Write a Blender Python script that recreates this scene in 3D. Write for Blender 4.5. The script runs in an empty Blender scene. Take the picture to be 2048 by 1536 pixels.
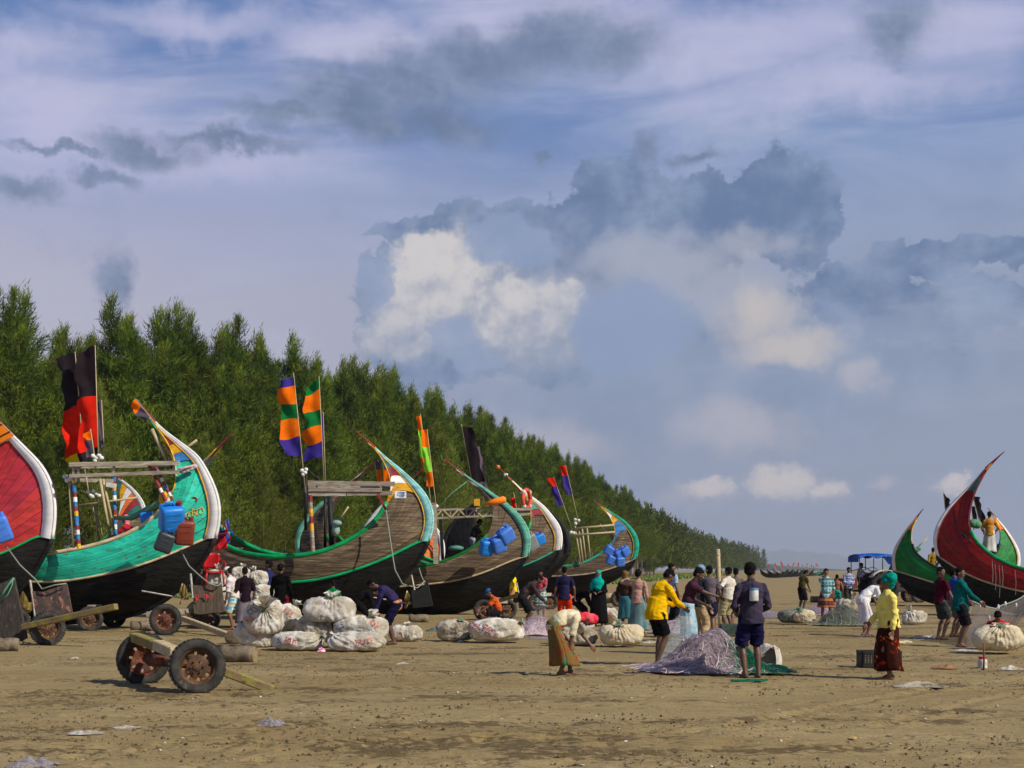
import bpy, bmesh, math, random
import numpy as np
from mathutils import Vector, Matrix, noise as mnoise

# ------------------------------------------------------------------ camera
F, CX, HY, CAMH = 2844.4, 1024.0, 1140.0, 1.6      # photo pixels (2048 wide) and eye height
sc = bpy.context.scene
cam = bpy.data.cameras.new('camera'); camo = bpy.data.objects.new('camera', cam)
sc.collection.objects.link(camo); sc.camera = camo
cam.lens = 50.0; cam.sensor_width = 36.0; cam.shift_y = (HY - 768.0) / 2048.0
cam.clip_start = 0.1; cam.clip_end = 30000
camo.location = (0, 0, CAMH); camo.rotation_euler = (math.radians(90), 0, 0)

# ------------------------------------------------------------------ sun
SUN = Vector((0.66, -0.44, 0.62)).normalized()      # towards the sun
sl = bpy.data.lights.new('sun', 'SUN'); slo = bpy.data.objects.new('sun', sl); sc.collection.objects.link(slo)
sl.energy = 5.0; sl.angle = math.radians(0.6); sl.color = (1.0, 0.93, 0.80)
slo.rotation_euler = SUN.to_track_quat('Z', 'Y').to_euler()

# ------------------------------------------------------------------ view
sc.view_settings.view_transform = 'Standard'; sc.view_settings.look = 'None'
sc.view_settings.gamma = 1.0; sc.view_settings.exposure = 0.0; sc.view_settings.use_curve_mapping = False
sc.cycles.use_denoising = True
try: sc.cycles.denoiser = 'OPENIMAGEDENOISE'
except Exception: pass
sc.cycles.max_bounces = 4; sc.cycles.diffuse_bounces = 2; sc.cycles.glossy_bounces = 2
sc.cycles.transmission_bounces = 2; sc.cycles.transparent_max_bounces = 14; sc.cycles.volume_bounces = 0
sc.cycles.use_adaptive_sampling = True; sc.cycles.adaptive_threshold = 0.015; sc.cycles.adaptive_min_samples = 8
sc.cycles.sample_clamp_indirect = 4.0

# ------------------------------------------------------------------ world: Nishita sky with cloud layers
W = bpy.data.worlds.new('World'); sc.world = W; W.use_nodes = True
wt = W.node_tree; wt.nodes.clear()
def wn(t): return wt.nodes.new(t)
def wl(a, b): wt.links.new(a, b)
def wm(op, a, b=None, c=None, clamp=False):
    n = wn('ShaderNodeMath'); n.operation = op; n.use_clamp = clamp
    for i, x in enumerate((a, b, c)):
        if x is None: continue
        if isinstance(x, (int, float)): n.inputs[i].default_value = x
        else: wl(x, n.inputs[i])
    return n.outputs[0]
def wv(op, a, b=None):
    n = wn('ShaderNodeVectorMath'); n.operation = op
    for i, x in enumerate((a, b)):
        if x is None: continue
        if isinstance(x, (tuple, list)): n.inputs[i].default_value = x
        else: wl(x, n.inputs[i])
    return n.outputs['Value'] if op in ('LENGTH', 'DOT_PRODUCT') else n.outputs[0]
def wnoise(vec, scale, detail=6, rough=0.55, dist=0.0):
    n = wn('ShaderNodeTexNoise'); n.inputs['Scale'].default_value = scale; n.inputs['Detail'].default_value = detail
    n.inputs['Roughness'].default_value = rough; n.inputs['Distortion'].default_value = dist
    wl(vec, n.inputs['Vector']); return n
def wstep(x, lo, hi):
    n = wn('ShaderNodeMapRange'); n.interpolation_type = 'SMOOTHSTEP'
    n.inputs['From Min'].default_value = lo; n.inputs['From Max'].default_value = hi; wl(x, n.inputs['Value']); return n.outputs[0]
def wmix(fac, a, b):
    n = wn('ShaderNodeMix'); n.data_type = 'RGBA'
    if isinstance(fac, (int, float)): n.inputs[0].default_value = fac
    else: wl(fac, n.inputs[0])
    for s, x in ((6, a), (7, b)):
        if isinstance(x, (tuple, list)): n.inputs[s].default_value = (*x, 1)
        else: wl(x, n.inputs[s])
    return n.outputs[2]
tc = wn('ShaderNodeTexCoord'); sep = wn('ShaderNodeSeparateXYZ'); wl(tc.outputs['Generated'], sep.inputs[0])
dx, dy, dz = sep.outputs
az = wm('ARCTAN2', dx, dy)
hor = wm('SQRT', wm('ADD', wm('MULTIPLY', dx, dx), wm('MULTIPLY', dy, dy)))
el = wm('ARCTAN2', dz, hor)
cmb = wn('ShaderNodeCombineXYZ'); wl(az, cmb.inputs[0]); wl(el, cmb.inputs[1]); SKY = cmb.outputs[0]   # azimuth, elevation in radians
def ae(u, v):
    x = (u - CX) / F; a = math.atan(x); return a, math.atan((HY - v) / F * math.cos(a))
def blobs(vec, lst):
    out = None
    for (u, v, ru, rv) in lst:
        a, e = ae(u, v)
        l = wv('LENGTH', wv('MULTIPLY', wv('SUBTRACT', vec, (a, e, 0)), (F / ru, F / rv, 0)))
        out = l if out is None else wm('MINIMUM', out, l)
    return wm('SUBTRACT', 1.0, out)
K = 10.0
def kc(r, g, b): return tuple(K * (c / 255.0) ** 2.2 for c in (r, g, b))     # sRGB cloud tone -> radiance before the 0.1 strength
sky = wn('ShaderNodeTexSky'); sky.sky_type = 'NISHITA'; sky.sun_disc = False
sky.sun_elevation = math.asin(SUN.z); sky.sun_rotation = math.atan2(SUN.x, SUN.y)
sky.air_density = 1.0; sky.dust_density = 0.2; sky.ozone_density = 4.0
warpn = wnoise(SKY, 20.0, 6, 0.66)
warp = wv('MULTIPLY', wv('SUBTRACT', warpn.outputs['Color'], (0.5, 0.5, 0.5)), (0.062, 0.052, 0))
WS = wv('ADD', SKY, warp)
medn = wnoise(SKY, 15.0, 5, 0.6, 0.2).outputs[0]
finen = wnoise(SKY, 42.0, 6, 0.66).outputs[0]
strn = wnoise(wv('MULTIPLY', SKY, (3.4, 15.0, 0)), 1.3, 6, 0.6, 0.8).outputs[0]
reln = wnoise(wv('ADD', SKY, (-0.004, 0.010, 0)), 42.0, 4, 0.6).outputs[0]
rel = wm('MULTIPLY', wm('SUBTRACT', finen, reln), 1.0)          # billows lit on their upper side
mixn = wm('ADD', wm('MULTIPLY', medn, 0.55), wm('MULTIPLY', finen, 0.45))
# blue overhead under a thin veil that whitens downwards, lavender at the left and blue-grey at the right
blue = wmix(0.80, sky.outputs[0], wmix(wstep(el, 0.38, 0.95), kc(96, 126, 182), kc(40, 70, 130)))  # unseen zenith deepened to weaken the ambient fill from above
upper = wmix(wstep(az, -0.30, 0.25), kc(156, 166, 204), kc(148, 165, 200))
col = wmix(wm('MULTIPLY', wstep(wm('ADD', strn, wm('MULTIPLY', wm('SUBTRACT', 0.33, el), 2.2)), 0.30, 0.74), 0.90), blue, upper)
lowc = wmix(wstep(az, -0.40, 0.30), kc(186, 183, 198), kc(141, 152, 174))
col = wmix(wm('MULTIPLY', wstep(wm('ADD', el, wm('MULTIPLY', wm('SUBTRACT', strn, 0.5), 0.10)), 0.30, 0.15), 0.92), col, lowc)
def layer(lst, n1, amp, lo, hi, opac, colour):
    global col
    b = wm('ADD', blobs(WS, lst), wm('MULTIPLY', wm('SUBTRACT', n1, 0.5), amp))
    col = wmix(wm('MULTIPLY', wstep(b, lo, hi), opac), col, colour)
# high lavender and white streaks
layer([(380, 48, 260, 44), (690, 85, 220, 70), (60, 95, 230, 60), (1480, 85, 520, 100), (1930, 60, 330, 130), (1180, 40, 260, 70), (980, 30, 200, 80), (1720, 165, 480, 60), (90, 230, 200, 150), (300, 300, 340, 60)],
      strn, 1.5, -0.45, 1.05, 0.80, kc(192, 192, 222))
# grey ragged bank across the top, dark scraps at the left
bank = wmix(wstep(mixn, 0.40, 0.62), kc(102, 120, 150), kc(130, 145, 174))
layer([(600, 236, 170, 30), (700, 200, 170, 76), (820, 176, 180, 80), (960, 126, 180, 76), (1090, 96, 180, 80), (1200, 92, 160, 66), (870, 250, 150, 50), (730, 244, 190, 46),
       (1800, 55, 100, 74), (45, 385, 76, 32), (200, 362, 80, 22), (285, 300, 140, 42), (110, 306, 140, 14), (450, 282, 190, 24), (232, 556, 40, 64), (1285, 296, 40, 34), (1390, 305, 60, 18), (1090, 325, 40, 14)],
      mixn, 1.8, -0.20, 0.80, 0.92, bank)
# blue-grey mass right of centre, crisp heads on its upper side
mass = wmix(wstep(wm('ADD', medn, wm('MULTIPLY', rel, 0.22)), 0.34, 0.68), kc(92, 116, 154), kc(134, 152, 183))
under = wmix(wstep(medn, 0.36, 0.64), kc(124, 142, 172), kc(146, 160, 186))
layer([(1270, 410, 130, 96), (1360, 430, 120, 96), (1560, 385, 110, 96), (1460, 430, 120, 70), (1620, 420, 56, 100), (1090, 455, 160, 62), (930, 455, 130, 50), (810, 462, 84, 32), (1590, 480, 70, 70),
       (1190, 530, 330, 120), (1060, 620, 330, 150), (770, 560, 46, 76), (1700, 590, 120, 64), (1900, 520, 190, 42), (1860, 630, 250, 60), (860, 640, 160, 150)],
      finen, 1.1, 0.0, 0.14, 0.94, mass)
# broad dim underside
layer([(1250, 720, 480, 190), (1130, 850, 480, 170), (1520, 790, 380, 130), (1150, 980, 380, 120), (1850, 700, 260, 120)], medn, 1.3, -0.2, 0.7, 0.75, under)
# paler body of the big cumulus
layer([(1340, 515, 270, 66), (1500, 490, 130, 50), (1290, 585, 230, 70), (1450, 570, 170, 80)], mixn, 1.3, -0.2, 0.8, 0.70, kc(172, 175, 190))
# sunlit heads
layer([(890, 575, 190, 150), (1060, 640, 190, 120)], mixn, 1.2, -0.10, 0.75, 0.62, kc(176, 178, 190))
lit = wmix(wstep(wm('ADD', el, wm('ADD', wm('MULTIPLY', wm('SUBTRACT', mixn, 0.5), 0.14), wm('MULTIPLY', rel, 0.09))), 0.130, 0.225), kc(146, 157, 180), kc(222, 215, 210))
layer([(885, 545, 128, 92), (845, 486, 74, 42), (775, 675, 90, 54), (820, 625, 76, 80), (900, 640, 100, 70)], mixn, 1.4, -0.04, 0.46, 0.80, lit)
layer([(762, 560, 44, 66), (905, 665, 52, 50), (950, 700, 60, 40)], finen, 0.9, 0.0, 0.30, 0.75, kc(142, 158, 190))
layer([(1050, 655, 126, 74), (1125, 605, 66, 44), (1010, 605, 66, 44)], mixn, 1.4, -0.04, 0.46, 0.80, lit)
layer([(1250, 650, 140, 110), (1020, 490, 120, 60)], mixn, 0.9, 0.0, 0.30, 0.85, kc(136, 154, 188))
layer([(1515, 640, 98, 80), (1575, 695, 130, 46)], medn, 1.1, -0.15, 0.85, 0.85, kc(200, 192, 188))
# little clouds low down and soft patches above them
layer([(1570, 978, 100, 50), (1655, 990, 50, 38), (1400, 990, 130, 36), (1905, 958, 60, 34), (1480, 860, 180, 66), (1730, 755, 64, 32), (1100, 890, 200, 70), (1760, 970, 40, 18)],
      mixn, 1.3, -0.05, 0.85, 0.60, kc(190, 184, 190))
layer([(1568, 972, 74, 42), (1652, 986, 38, 30), (1905, 955, 44, 26), (1420, 985, 60, 24)], finen, 1.2, 0.0, 0.7, 0.80, kc(216, 206, 200))
# faint billow over the whole vault
col = wmix(wm('MULTIPLY', wstep(mixn, 0.52, 0.70), 0.30), col, kc(128, 146, 184))
col = wmix(wm('MULTIPLY', wstep(strn, 0.52, 0.72), 0.22), col, kc(196, 196, 212))
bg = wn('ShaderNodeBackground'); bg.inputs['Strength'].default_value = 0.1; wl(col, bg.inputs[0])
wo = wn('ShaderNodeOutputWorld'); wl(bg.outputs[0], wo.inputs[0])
W.cycles.sampling_method = 'MANUAL'; W.cycles.sample_map_resolution = 512

# ------------------------------------------------------------------ helpers
COL = sc.collection
R = random.Random(7)
def V(*a): return Vector(a)
def px(u, v, d): return Vector(((u - CX) / F * d, d, CAMH + (HY - v) / F * d))
def gd(v): return CAMH * F / (v - HY)
def gp(u, v):
    d = gd(v); return px(u, v, d)
def mesh_obj(name, verts, faces, mat=None, parent=None, smooth=False, mats=None, midx=None):
    me = bpy.data.meshes.new(name)
    me.from_pydata([tuple(v) for v in verts], [], faces)
    return wrap(name, me, mat, parent, smooth, mats, midx)
def wrap(name, me, mat=None, parent=None, smooth=False, mats=None, midx=None):
    if mats:
        for m in mats: me.materials.append(m)
        if midx is not None: me.polygons.foreach_set('material_index', np.asarray(midx, dtype=np.int32))
    elif mat: me.materials.append(mat)
    if smooth: me.polygons.foreach_set('use_smooth', np.ones(len(me.polygons), dtype=bool))
    me.update()
    o = bpy.data.objects.new(name, me); COL.objects.link(o)
    if parent: o.parent = parent
    return o
def np_mesh(name, verts, tris, mat, parent=None, smooth=False):
    verts = np.asarray(verts, dtype=np.float32); tris = np.asarray(tris, dtype=np.int32); k = tris.shape[1]
    me = bpy.data.meshes.new(name); me.vertices.add(len(verts)); me.vertices.foreach_set('co', verts.ravel())
    me.loops.add(tris.size); me.loops.foreach_set('vertex_index', tris.ravel())
    me.polygons.add(len(tris)); me.polygons.foreach_set('loop_start', np.arange(0, tris.size, k, dtype=np.int32))
    me.update(calc_edges=True)
    return wrap(name, me, mat, parent, smooth)
def empty(name, loc=(0, 0, 0), rz=0.0, parent=None):
    o = bpy.data.objects.new(name, None); COL.objects.link(o); o.location = loc; o.rotation_euler = (0, 0, rz)
    o.empty_display_size = 0.2
    if parent: o.parent = parent
    return o
def tag(o, label=None, cat=None, group=None, kind=None):
    if label: o['label'] = label
    if cat: o['category'] = cat
    if group: o['group'] = group
    if kind: o['kind'] = kind
    return o
class MB:
    """collects shapes for one mesh"""
    def __init__(s): s.v = []; s.f = []
    def add(s, verts, faces):
        o = len(s.v); s.v += [tuple(p) for p in verts]; s.f += [tuple(i + o for i in f) for f in faces]; return s
    def box(s, c, size, rot=None, taper=1.0):
        hx, hy, hz = size[0] / 2, size[1] / 2, size[2] / 2
        pts = []
        for z in (-hz, hz):
            k = 1.0 if z < 0 else taper
            for x, y in ((-hx, -hy), (hx, -hy), (hx, hy), (-hx, hy)):
                p = Vector((x * k, y * k, z))
                if rot: p = rot @ p
                pts.append(p + Vector(c))
        return s.add(pts, [(3, 2, 1, 0), (4, 5, 6, 7), (0, 1, 5, 4), (1, 2, 6, 5), (2, 3, 7, 6), (3, 0, 4, 7)])
    def bar(s, a, b, w, h, up=Vector((0, 0, 1))):
        a = Vector(a); b = Vector(b); d = (b - a).normalized()
        if abs(d.dot(up)) > 0.98: up = Vector((0, 1, 0))
        r = d.cross(up).normalized(); u = r.cross(d)
        pts = []
        for p in (a, b):
            for x, y in ((-w / 2, -h / 2), (w / 2, -h / 2), (w / 2, h / 2), (-w / 2, h / 2)): pts.append(p + r * x + u * y)
        return s.add(pts, [(3, 2, 1, 0), (4, 5, 6, 7), (0, 1, 5, 4), (1, 2, 6, 5), (2, 3, 7, 6), (3, 0, 4, 7)])
    def tube(s, pts, rad, n=8, caps=True):
        pts = [Vector(p) for p in pts]; m = len(pts)
        rr = rad if isinstance(rad, (list, tuple, np.ndarray)) else [rad] * m
        ref = None; rings = []
        for i, p in enumerate(pts):
            d = (pts[min(i + 1, m - 1)] - pts[max(i - 1, 0)]).normalized()
            if ref is None:
                up = Vector((0, 0, 1)) if abs(d.z) < 0.9 else Vector((1, 0, 0)); ref = d.cross(up).normalized()
            ref = (ref - d * ref.dot(d)).normalized(); q = d.cross(ref)
            rings.append([p + (ref * math.cos(2 * math.pi * k / n) + q * math.sin(2 * math.pi * k / n)) * rr[i] for k in range(n)])
        vs = [x for r in rings for x in r]; fs = []
        for i in range(m - 1):
            for k in range(n):
                a = i * n + k; b = i * n + (k + 1) % n; fs.append((a, b, b + n, a + n))
        if caps: fs.append(tuple(range(n - 1, -1, -1))); fs.append(tuple((m - 1) * n + k for k in range(n)))
        return s.add(vs, fs)
    def lathe(s, prof, M=None, n=24, closed=False, skip=None):
        """prof: (radius, height) pairs about z"""
        vs = []; fs = []; m = len(prof)
        for (r, z) in prof:
            for k in range(n):
                p = Vector((r * math.cos(2 * math.pi * k / n), r * math.sin(2 * math.pi * k / n), z)); vs.append(M @ p if M else p)
        for i in range(m if closed else m - 1):
            j = (i + 1) % m
            for k in range(n):
                if skip and skip(i, k): continue
                fs.append((i * n + k, i * n + (k + 1) % n, j * n + (k + 1) % n, j * n + k))
        return s.add(vs, fs)
    def grid(s, P):
        """P[i][j] points"""
        m, n = len(P), len(P[0]); vs = [p for r in P for p in r]
        return s.add(vs, [(i * n + j, i * n + j + 1, (i + 1) * n + j + 1, (i + 1) * n + j) for i in range(m - 1) for j in range(n - 1)])
    def ell(s, c, r, rot=None, nu=12, nv=8):
        vs = []; fs = []
        for i in range(nv + 1):
            t = math.pi * i / nv
            for k in range(nu):
                a = 2 * math.pi * k / nu
                p = Vector((r[0] * math.sin(t) * math.cos(a), r[1] * math.sin(t) * math.sin(a), r[2] * math.cos(t)))
                if rot: p = rot @ p
                vs.append(p + Vector(c))
        for i in range(nv):
            for k in range(nu): fs.append((i * nu + k, (i + 1) * nu + k, (i + 1) * nu + (k + 1) % nu, i * nu + (k + 1) % nu))
        return s.add(vs, fs)
    def build(s, name, mat, parent=None, smooth=False, bevel=0):
        o = mesh_obj(name, s.v, s.f, mat, parent, smooth)
        if bevel:
            b = o.modifiers.new('b', 'BEVEL'); b.width = bevel; b.segments = 1
        return o
def copy_tree(o, parent=None):
    c = o.copy(); COL.objects.link(c); c.parent = parent
    for ch in o.children: copy_tree(ch, c)
    return c
# vectorised value noise
def _h(ix, iy, seed):
    n = (ix.astype(np.int64) * 374761393 + iy.astype(np.int64) * 668265263 + seed * 974711) & 0x7fffffff
    n = ((n ^ (n >> 13)) * 1274126177) & 0x7fffffff
    return ((n ^ (n >> 16)) & 0xffff) / 65535.0
def vnoise(x, y, seed=0):
    ix = np.floor(x); iy = np.floor(y); fx = x - ix; fy = y - iy
    fx = fx * fx * (3 - 2 * fx); fy = fy * fy * (3 - 2 * fy)
    a = _h(ix, iy, seed); b = _h(ix + 1, iy, seed); c = _h(ix, iy + 1, seed); d = _h(ix + 1, iy + 1, seed)
    return (a * (1 - fx) + b * fx) * (1 - fy) + (c * (1 - fx) + d * fx) * fy
def fbm(x, y, oct=4, seed=0):
    s = 0; a = 0.5; t = 0
    for i in range(oct):
        s = s + a * vnoise(x * 2 ** i, y * 2 ** i, seed + i); t += a; a *= 0.5
    return s / t
def gz(x, y):
    """broad lie of the beach"""
    x = np.asarray(x, dtype=float); y = np.asarray(y, dtype=float)
    return (fbm(x / 9.0, y / 9.0, 2, 5) - 0.5) * 0.10 * np.clip(60.0 / np.maximum(y, 1), 0, 1)
def G(x, y): return float(gz(np.array([x]), np.array([y]))[0])

# ------------------------------------------------------------------ materials
MATS = {}
def lin(c): return tuple((x / 255.0) ** 2.2 for x in c)
def mat(name, c, rough=0.75, c2=None, nscale=6.0, bump=0.0, bscale=30.0, metal=0.0, spec=0.3, stretch=(1, 1, 1), detail=5, lo=0.38, hi=0.64, c3=None, n3=40.0, rnd=0.0, coords='Object', transl=0.0, thr3=(0.58, 0.68)):
    if name in MATS: return MATS[name]
    m = bpy.data.materials.new(name); m.use_nodes = True; t = m.node_tree; b = t.nodes['Principled BSDF']
    b.inputs['Roughness'].default_value = rough; b.inputs['Metallic'].default_value = metal; b.inputs['Specular IOR Level'].default_value = spec
    N = t.nodes.new; L = t.links.new
    tcn = N('ShaderNodeTexCoord'); mp = N('ShaderNodeMapping'); mp.inputs['Scale'].default_value = stretch; L(tcn.outputs[coords], mp.inputs[0])
    out = None
    def mix(fac, a, bb, mode='MIX'):
        n = N('ShaderNodeMix'); n.data_type = 'RGBA'; n.blend_type = mode
        if isinstance(fac, float): n.inputs[0].default_value = fac
        else: L(fac, n.inputs[0])
        for s, x in ((6, a), (7, bb)):
            if isinstance(x, tuple): n.inputs[s].default_value = (*x, 1)
            else: L(x, n.inputs[s])
        return n.outputs[2]
    def ns(scale, dt=detail):
        n = N('ShaderNodeTexNoise'); n.inputs['Scale'].default_value = scale; n.inputs['Detail'].default_value = dt; n.inputs['Roughness'].default_value = 0.6; L(mp.outputs[0], n.inputs['Vector']); return n.outputs[0]
    def st(x, a, bb):
        n = N('ShaderNodeMapRange'); n.interpolation_type = 'SMOOTHSTEP'; n.inputs['From Min'].default_value = a; n.inputs['From Max'].default_value = bb; L(x, n.inputs['Value']); return n.outputs[0]
    out = tuple(c)
    if c2: out = mix(st(ns(nscale), lo, hi), tuple(c), tuple(c2))
    if c3: out = mix(st(ns(n3), *thr3), out, tuple(c3))
    if rnd:
        oi = N('ShaderNodeObjectInfo'); hs = N('ShaderNodeHueSaturation')
        if isinstance(out, tuple): hs.inputs['Color'].default_value = (*out, 1)
        else: L(out, hs.inputs['Color'])
        mr = N('ShaderNodeMapRange'); mr.inputs['To Min'].default_value = 1 - rnd; mr.inputs['To Max'].default_value = 1 + rnd; L(oi.outputs['Random'], mr.inputs['Value']); L(mr.outputs[0], hs.inputs['Value'])
        mr2 = N('ShaderNodeMapRange'); mr2.inputs['To Min'].default_value = 0.5 - rnd * 0.05; mr2.inputs['To Max'].default_value = 0.5 + rnd * 0.05; L(oi.outputs['Random'], mr2.inputs['Value']); L(mr2.outputs[0], hs.inputs['Hue'])
        out = hs.outputs[0]
    if isinstance(out, tuple): b.inputs['Base Color'].default_value = (*out, 1)
    else: L(out, b.inputs['Base Color'])
    if bump:
        bp = N('ShaderNodeBump'); bp.inputs['Strength'].default_value = 1.0; bp.inputs['Distance'].default_value = bump; L(ns(bscale), bp.inputs['Height']); L(bp.outputs[0], b.inputs['Normal'])
    if transl:
        tr = N('ShaderNodeBsdfTranslucent'); ms = N('ShaderNodeMixShader'); ms.inputs[0].default_value = transl
        if isinstance(out, tuple): tr.inputs[0].default_value = (*out, 1)
        else: L(out, tr.inputs[0])
        L(b.outputs[0], ms.inputs[1]); L(tr.outputs[0], ms.inputs[2]); L(ms.outputs[0], t.nodes['Material Output'].inputs[0])
    MATS[name] = m; return m

# ================================================================== GROUND
def ground():
    rows = [3.0]
    while rows[-1] < 140: rows.append(rows[-1] * 1.0060)
    while rows[-1] < 15500: rows.append(rows[-1] * 1.06)
    rows = np.array(rows); nc = 440
    t = np.linspace(-1, 1, nc)
    Y = np.repeat(rows[:, None], nc, 1); X = t[None, :] * (0.62 * rows[:, None] + 4.0)
    z = gz(X, Y)
    near = np.clip((75 - Y) / 45, 0, 1)
    # churned, damp streaks that run across the beach
    s1 = fbm(X / 2.6, Y / 0.95, 4, 20); s2 = fbm(X / 0.55 + 9, Y / 0.55, 4, 31); s3 = fbm(X / 7.0, Y / 2.4, 3, 44)
    churn = np.clip((s1 * 0.65 + s3 * 0.35 - 0.50) * 6.5, 0, 1)
    def band(y0, w, x0, x1, slope=0.0):
        c = np.exp(-((Y - y0 - slope * X - (fbm(X / 3.0, Y * 0 + y0, 2, 77) - 0.5) * 1.2) / w) ** 2)
        return c * np.clip((X - x0) / 1.5, 0, 1) * np.clip((x1 - X) / 1.5, 0, 1)
    tracks = np.zeros_like(X)
    for (y0, w, a, b, sl) in ((12.4, .22, -9, 4, -.03), (13.2, .20, -9, 2, -.03), (17.6, .35, -12, -1.0, .0), (18.4, .3, -12, -2, .02), (21.7, .45, -1, 6.5, .0), (22.8, .4, -4, 7, 0.02), (25.6, .45, -7, 1.0, .0), (27.6, .4, -7, 1.5, 0.02),
                             (29.8, .5, -4, 1.5, 0), (16.2, .3, 3, 9, .02), (34, .6, -3, 12, 0), (14.6, .25, -2, 8, .04), (19.6, .3, 4, 12, 0), (39, .7, 4, 14, 0), (48, .9, 2, 20, 0)):
        tracks = np.maximum(tracks, band(y0, w, a, b, sl))
    churn = np.clip(np.maximum(churn * 0.75, tracks) * np.clip((s2 - 0.30) * 2.6, 0, 1), 0, 1)
    z = z + near * ((s2 - 0.5) * (0.012 + 0.034 * churn) + (fbm(X / 0.16, Y / 0.16, 3, 51) - 0.5) * (0.010 + 0.042 * churn) + (fbm(X / 1.7, Y / 1.1, 3, 60) - 0.5) * 0.022)
    # tyre ruts: pairs of grooves winding over the flat sand
    rut = np.zeros_like(X)
    for (x0, y0, k, amp, ph, yy0, yy1) in ((0.6, 0, 0.20, 0.9, 0.3, 13, 22), (3.0, 0, 0.24, 1.1, 1.8, 13, 21), (-3.2, 0, .1, 1.2, .6, 12, 26)):
        cx_ = x0 + amp * np.sin((Y - 12) * 0.55 + ph) + k * (Y - 14)
        for off in (-0.09, 0.09, ):
            rut = np.maximum(rut, np.exp(-((X - cx_ - off) / 0.07) ** 2) * np.clip((Y - yy0), 0, 1) * np.clip(yy1 - Y, 0, 1))
    rut = rut * (0.5 + 0.5 * np.sin(Y * 38.0))
    z = z - 0.022 * rut
    # land falls under the sea far out at the right
    rg_ = np.random.default_rng(21)
    for tr_ in range(95):
        y0 = 12.5 * (46 / 12.5) ** rg_.random(); x0 = (rg_.random() * 2 - 1) * .4 * y0; an = rg_.normal(0, .5) + (math.pi if rg_.random() < .5 else 0); st = int(rg_.integers(8, 34))
        for q_ in range(st):
            an += rg_.normal(0, .06); x0 += math.cos(an) * .55; y0 += math.sin(an) * .55; sd_ = (-1) ** q_ * .09; fx, fy = x0 - math.sin(an) * sd_, y0 + math.cos(an) * sd_
            i0, i1 = np.searchsorted(rows, (fy - .45, fy + .45))
            if i1 - i0 < 2 or i0 <= 0 or i1 >= len(rows): continue
            hw_ = 0.62 * rows[i0] + 4.0; j0 = int((fx - .6 + hw_) / (2 * hw_) * (nc - 1)); j1 = int((fx + .6 + hw_) / (2 * hw_) * (nc - 1)) + 2
            if j0 < 0 or j1 > nc: continue
            dx_ = X[i0:i1, j0:j1] - fx; dy_ = Y[i0:i1, j0:j1] - fy; a_ = dx_ * math.cos(an) + dy_ * math.sin(an); b_ = -dx_ * math.sin(an) + dy_ * math.cos(an)
            r2 = (a_ / .16) ** 2 + (b_ / .075) ** 2; z[i0:i1, j0:j1] += -.024 * np.exp(-r2 ** 1.5) + .010 * np.exp(-(np.sqrt(r2) - 1.7) ** 2 * 4); churn[i0:i1, j0:j1] = np.maximum(churn[i0:i1, j0:j1], .42 * np.exp(-r2 * .5))
    for (xa, ya, xb, yb, cv) in ((-9, 16.2, 7, 19.0, 1.3), (-9, 17.6, 7, 20.4, 1.3), (-6, 24.5, 9, 26.5, -.8), (-6, 25.9, 9, 27.9, -.8), (-5, 12.6, 5.5, 15.4, -.6), (2, 14.0, 10, 23, .5), (3.4, 14.0, 11.4, 23, .5), (-12, 31, 3, 34, .5), (-8, 20.8, 4, 22.0, .4)):
        L2 = math.hypot(xb - xa, yb - ya); ux, uy = (xb - xa) / L2, (yb - ya) / L2; a_ = (X - xa) * ux + (Y - ya) * uy; b_ = -(X - xa) * uy + (Y - ya) * ux - cv * np.sin(np.pi * np.clip(a_ / L2, 0, 1)) - (fbm(a_ / 2, a_ * 0 + xa, 2, 3) - .5) * .3
        m_ = np.clip(a_, 0, 1) * np.clip(L2 - a_, 0, 1) * (0.55 + .6 * fbm(a_ * 1.3, b_ * 0, 2, 9)); gr = np.exp(-(b_ / .11) ** 4) * m_; rim_ = np.exp(-((np.abs(b_) - .19) / .06) ** 2) * m_
        z = z - .030 * gr * (0.7 + .3 * np.sin(a_ * 34 + np.abs(b_) * 30)) + .020 * rim_; churn = np.maximum(churn, .55 * gr * (.5 + .5 * np.sin(a_ * 34 + np.abs(b_) * 30)) + .35 * rim_)
    verts = np.stack([X, Y, z], -1).reshape(-1, 3)
    nr = len(rows); i = np.arange(nr - 1)[:, None] * nc + np.arange(nc - 1)[None, :]
    q = np.stack([i, i + 1, i + 1 + nc, i + nc], -1).reshape(-1, 4)
    g = bpy.data.materials.new('sand'); g.use_nodes = True; T = g.node_tree; b = T.nodes['Principled BSDF']; N = T.nodes.new; L = T.links.new
    b.inputs['Roughness'].default_value = 0.88; b.inputs['Specular IOR Level'].default_value = 0.18
    tc_ = N('ShaderNodeTexCoord'); at = N('ShaderNodeAttribute'); at.attribute_name = 'damp'
    def noi(sx, sy, scale, dt=6):
        mp = N('ShaderNodeMapping'); mp.inputs['Scale'].default_value = (sx, sy, 1); L(tc_.outputs['Object'], mp.inputs[0])
        n = N('ShaderNodeTexNoise'); n.inputs['Scale'].default_value = scale; n.inputs['Detail'].default_value = dt; n.inputs['Roughness'].default_value = 0.62; L(mp.outputs[0], n.inputs['Vector']); return n.outputs[0]
    def mr(x, a, c, lo=0, hi=1):
        n = N('ShaderNodeMapRange'); n.interpolation_type = 'SMOOTHSTEP'; n.inputs['From Min'].default_value = a; n.inputs['From Max'].default_value = c; n.inputs['To Min'].default_value = lo; n.inputs['To Max'].default_value = hi; L(x, n.inputs['Value']); return n.outputs[0]
    def mix(f, a, c):
        n = N('ShaderNodeMix'); n.data_type = 'RGBA'
        L(f, n.inputs[0])
        for s, x in ((6, a), (7, c)):
            if isinstance(x, tuple): n.inputs[s].default_value = (*x, 1)
            else: L(x, n.inputs[s])
        return n.outputs[2]
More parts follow.
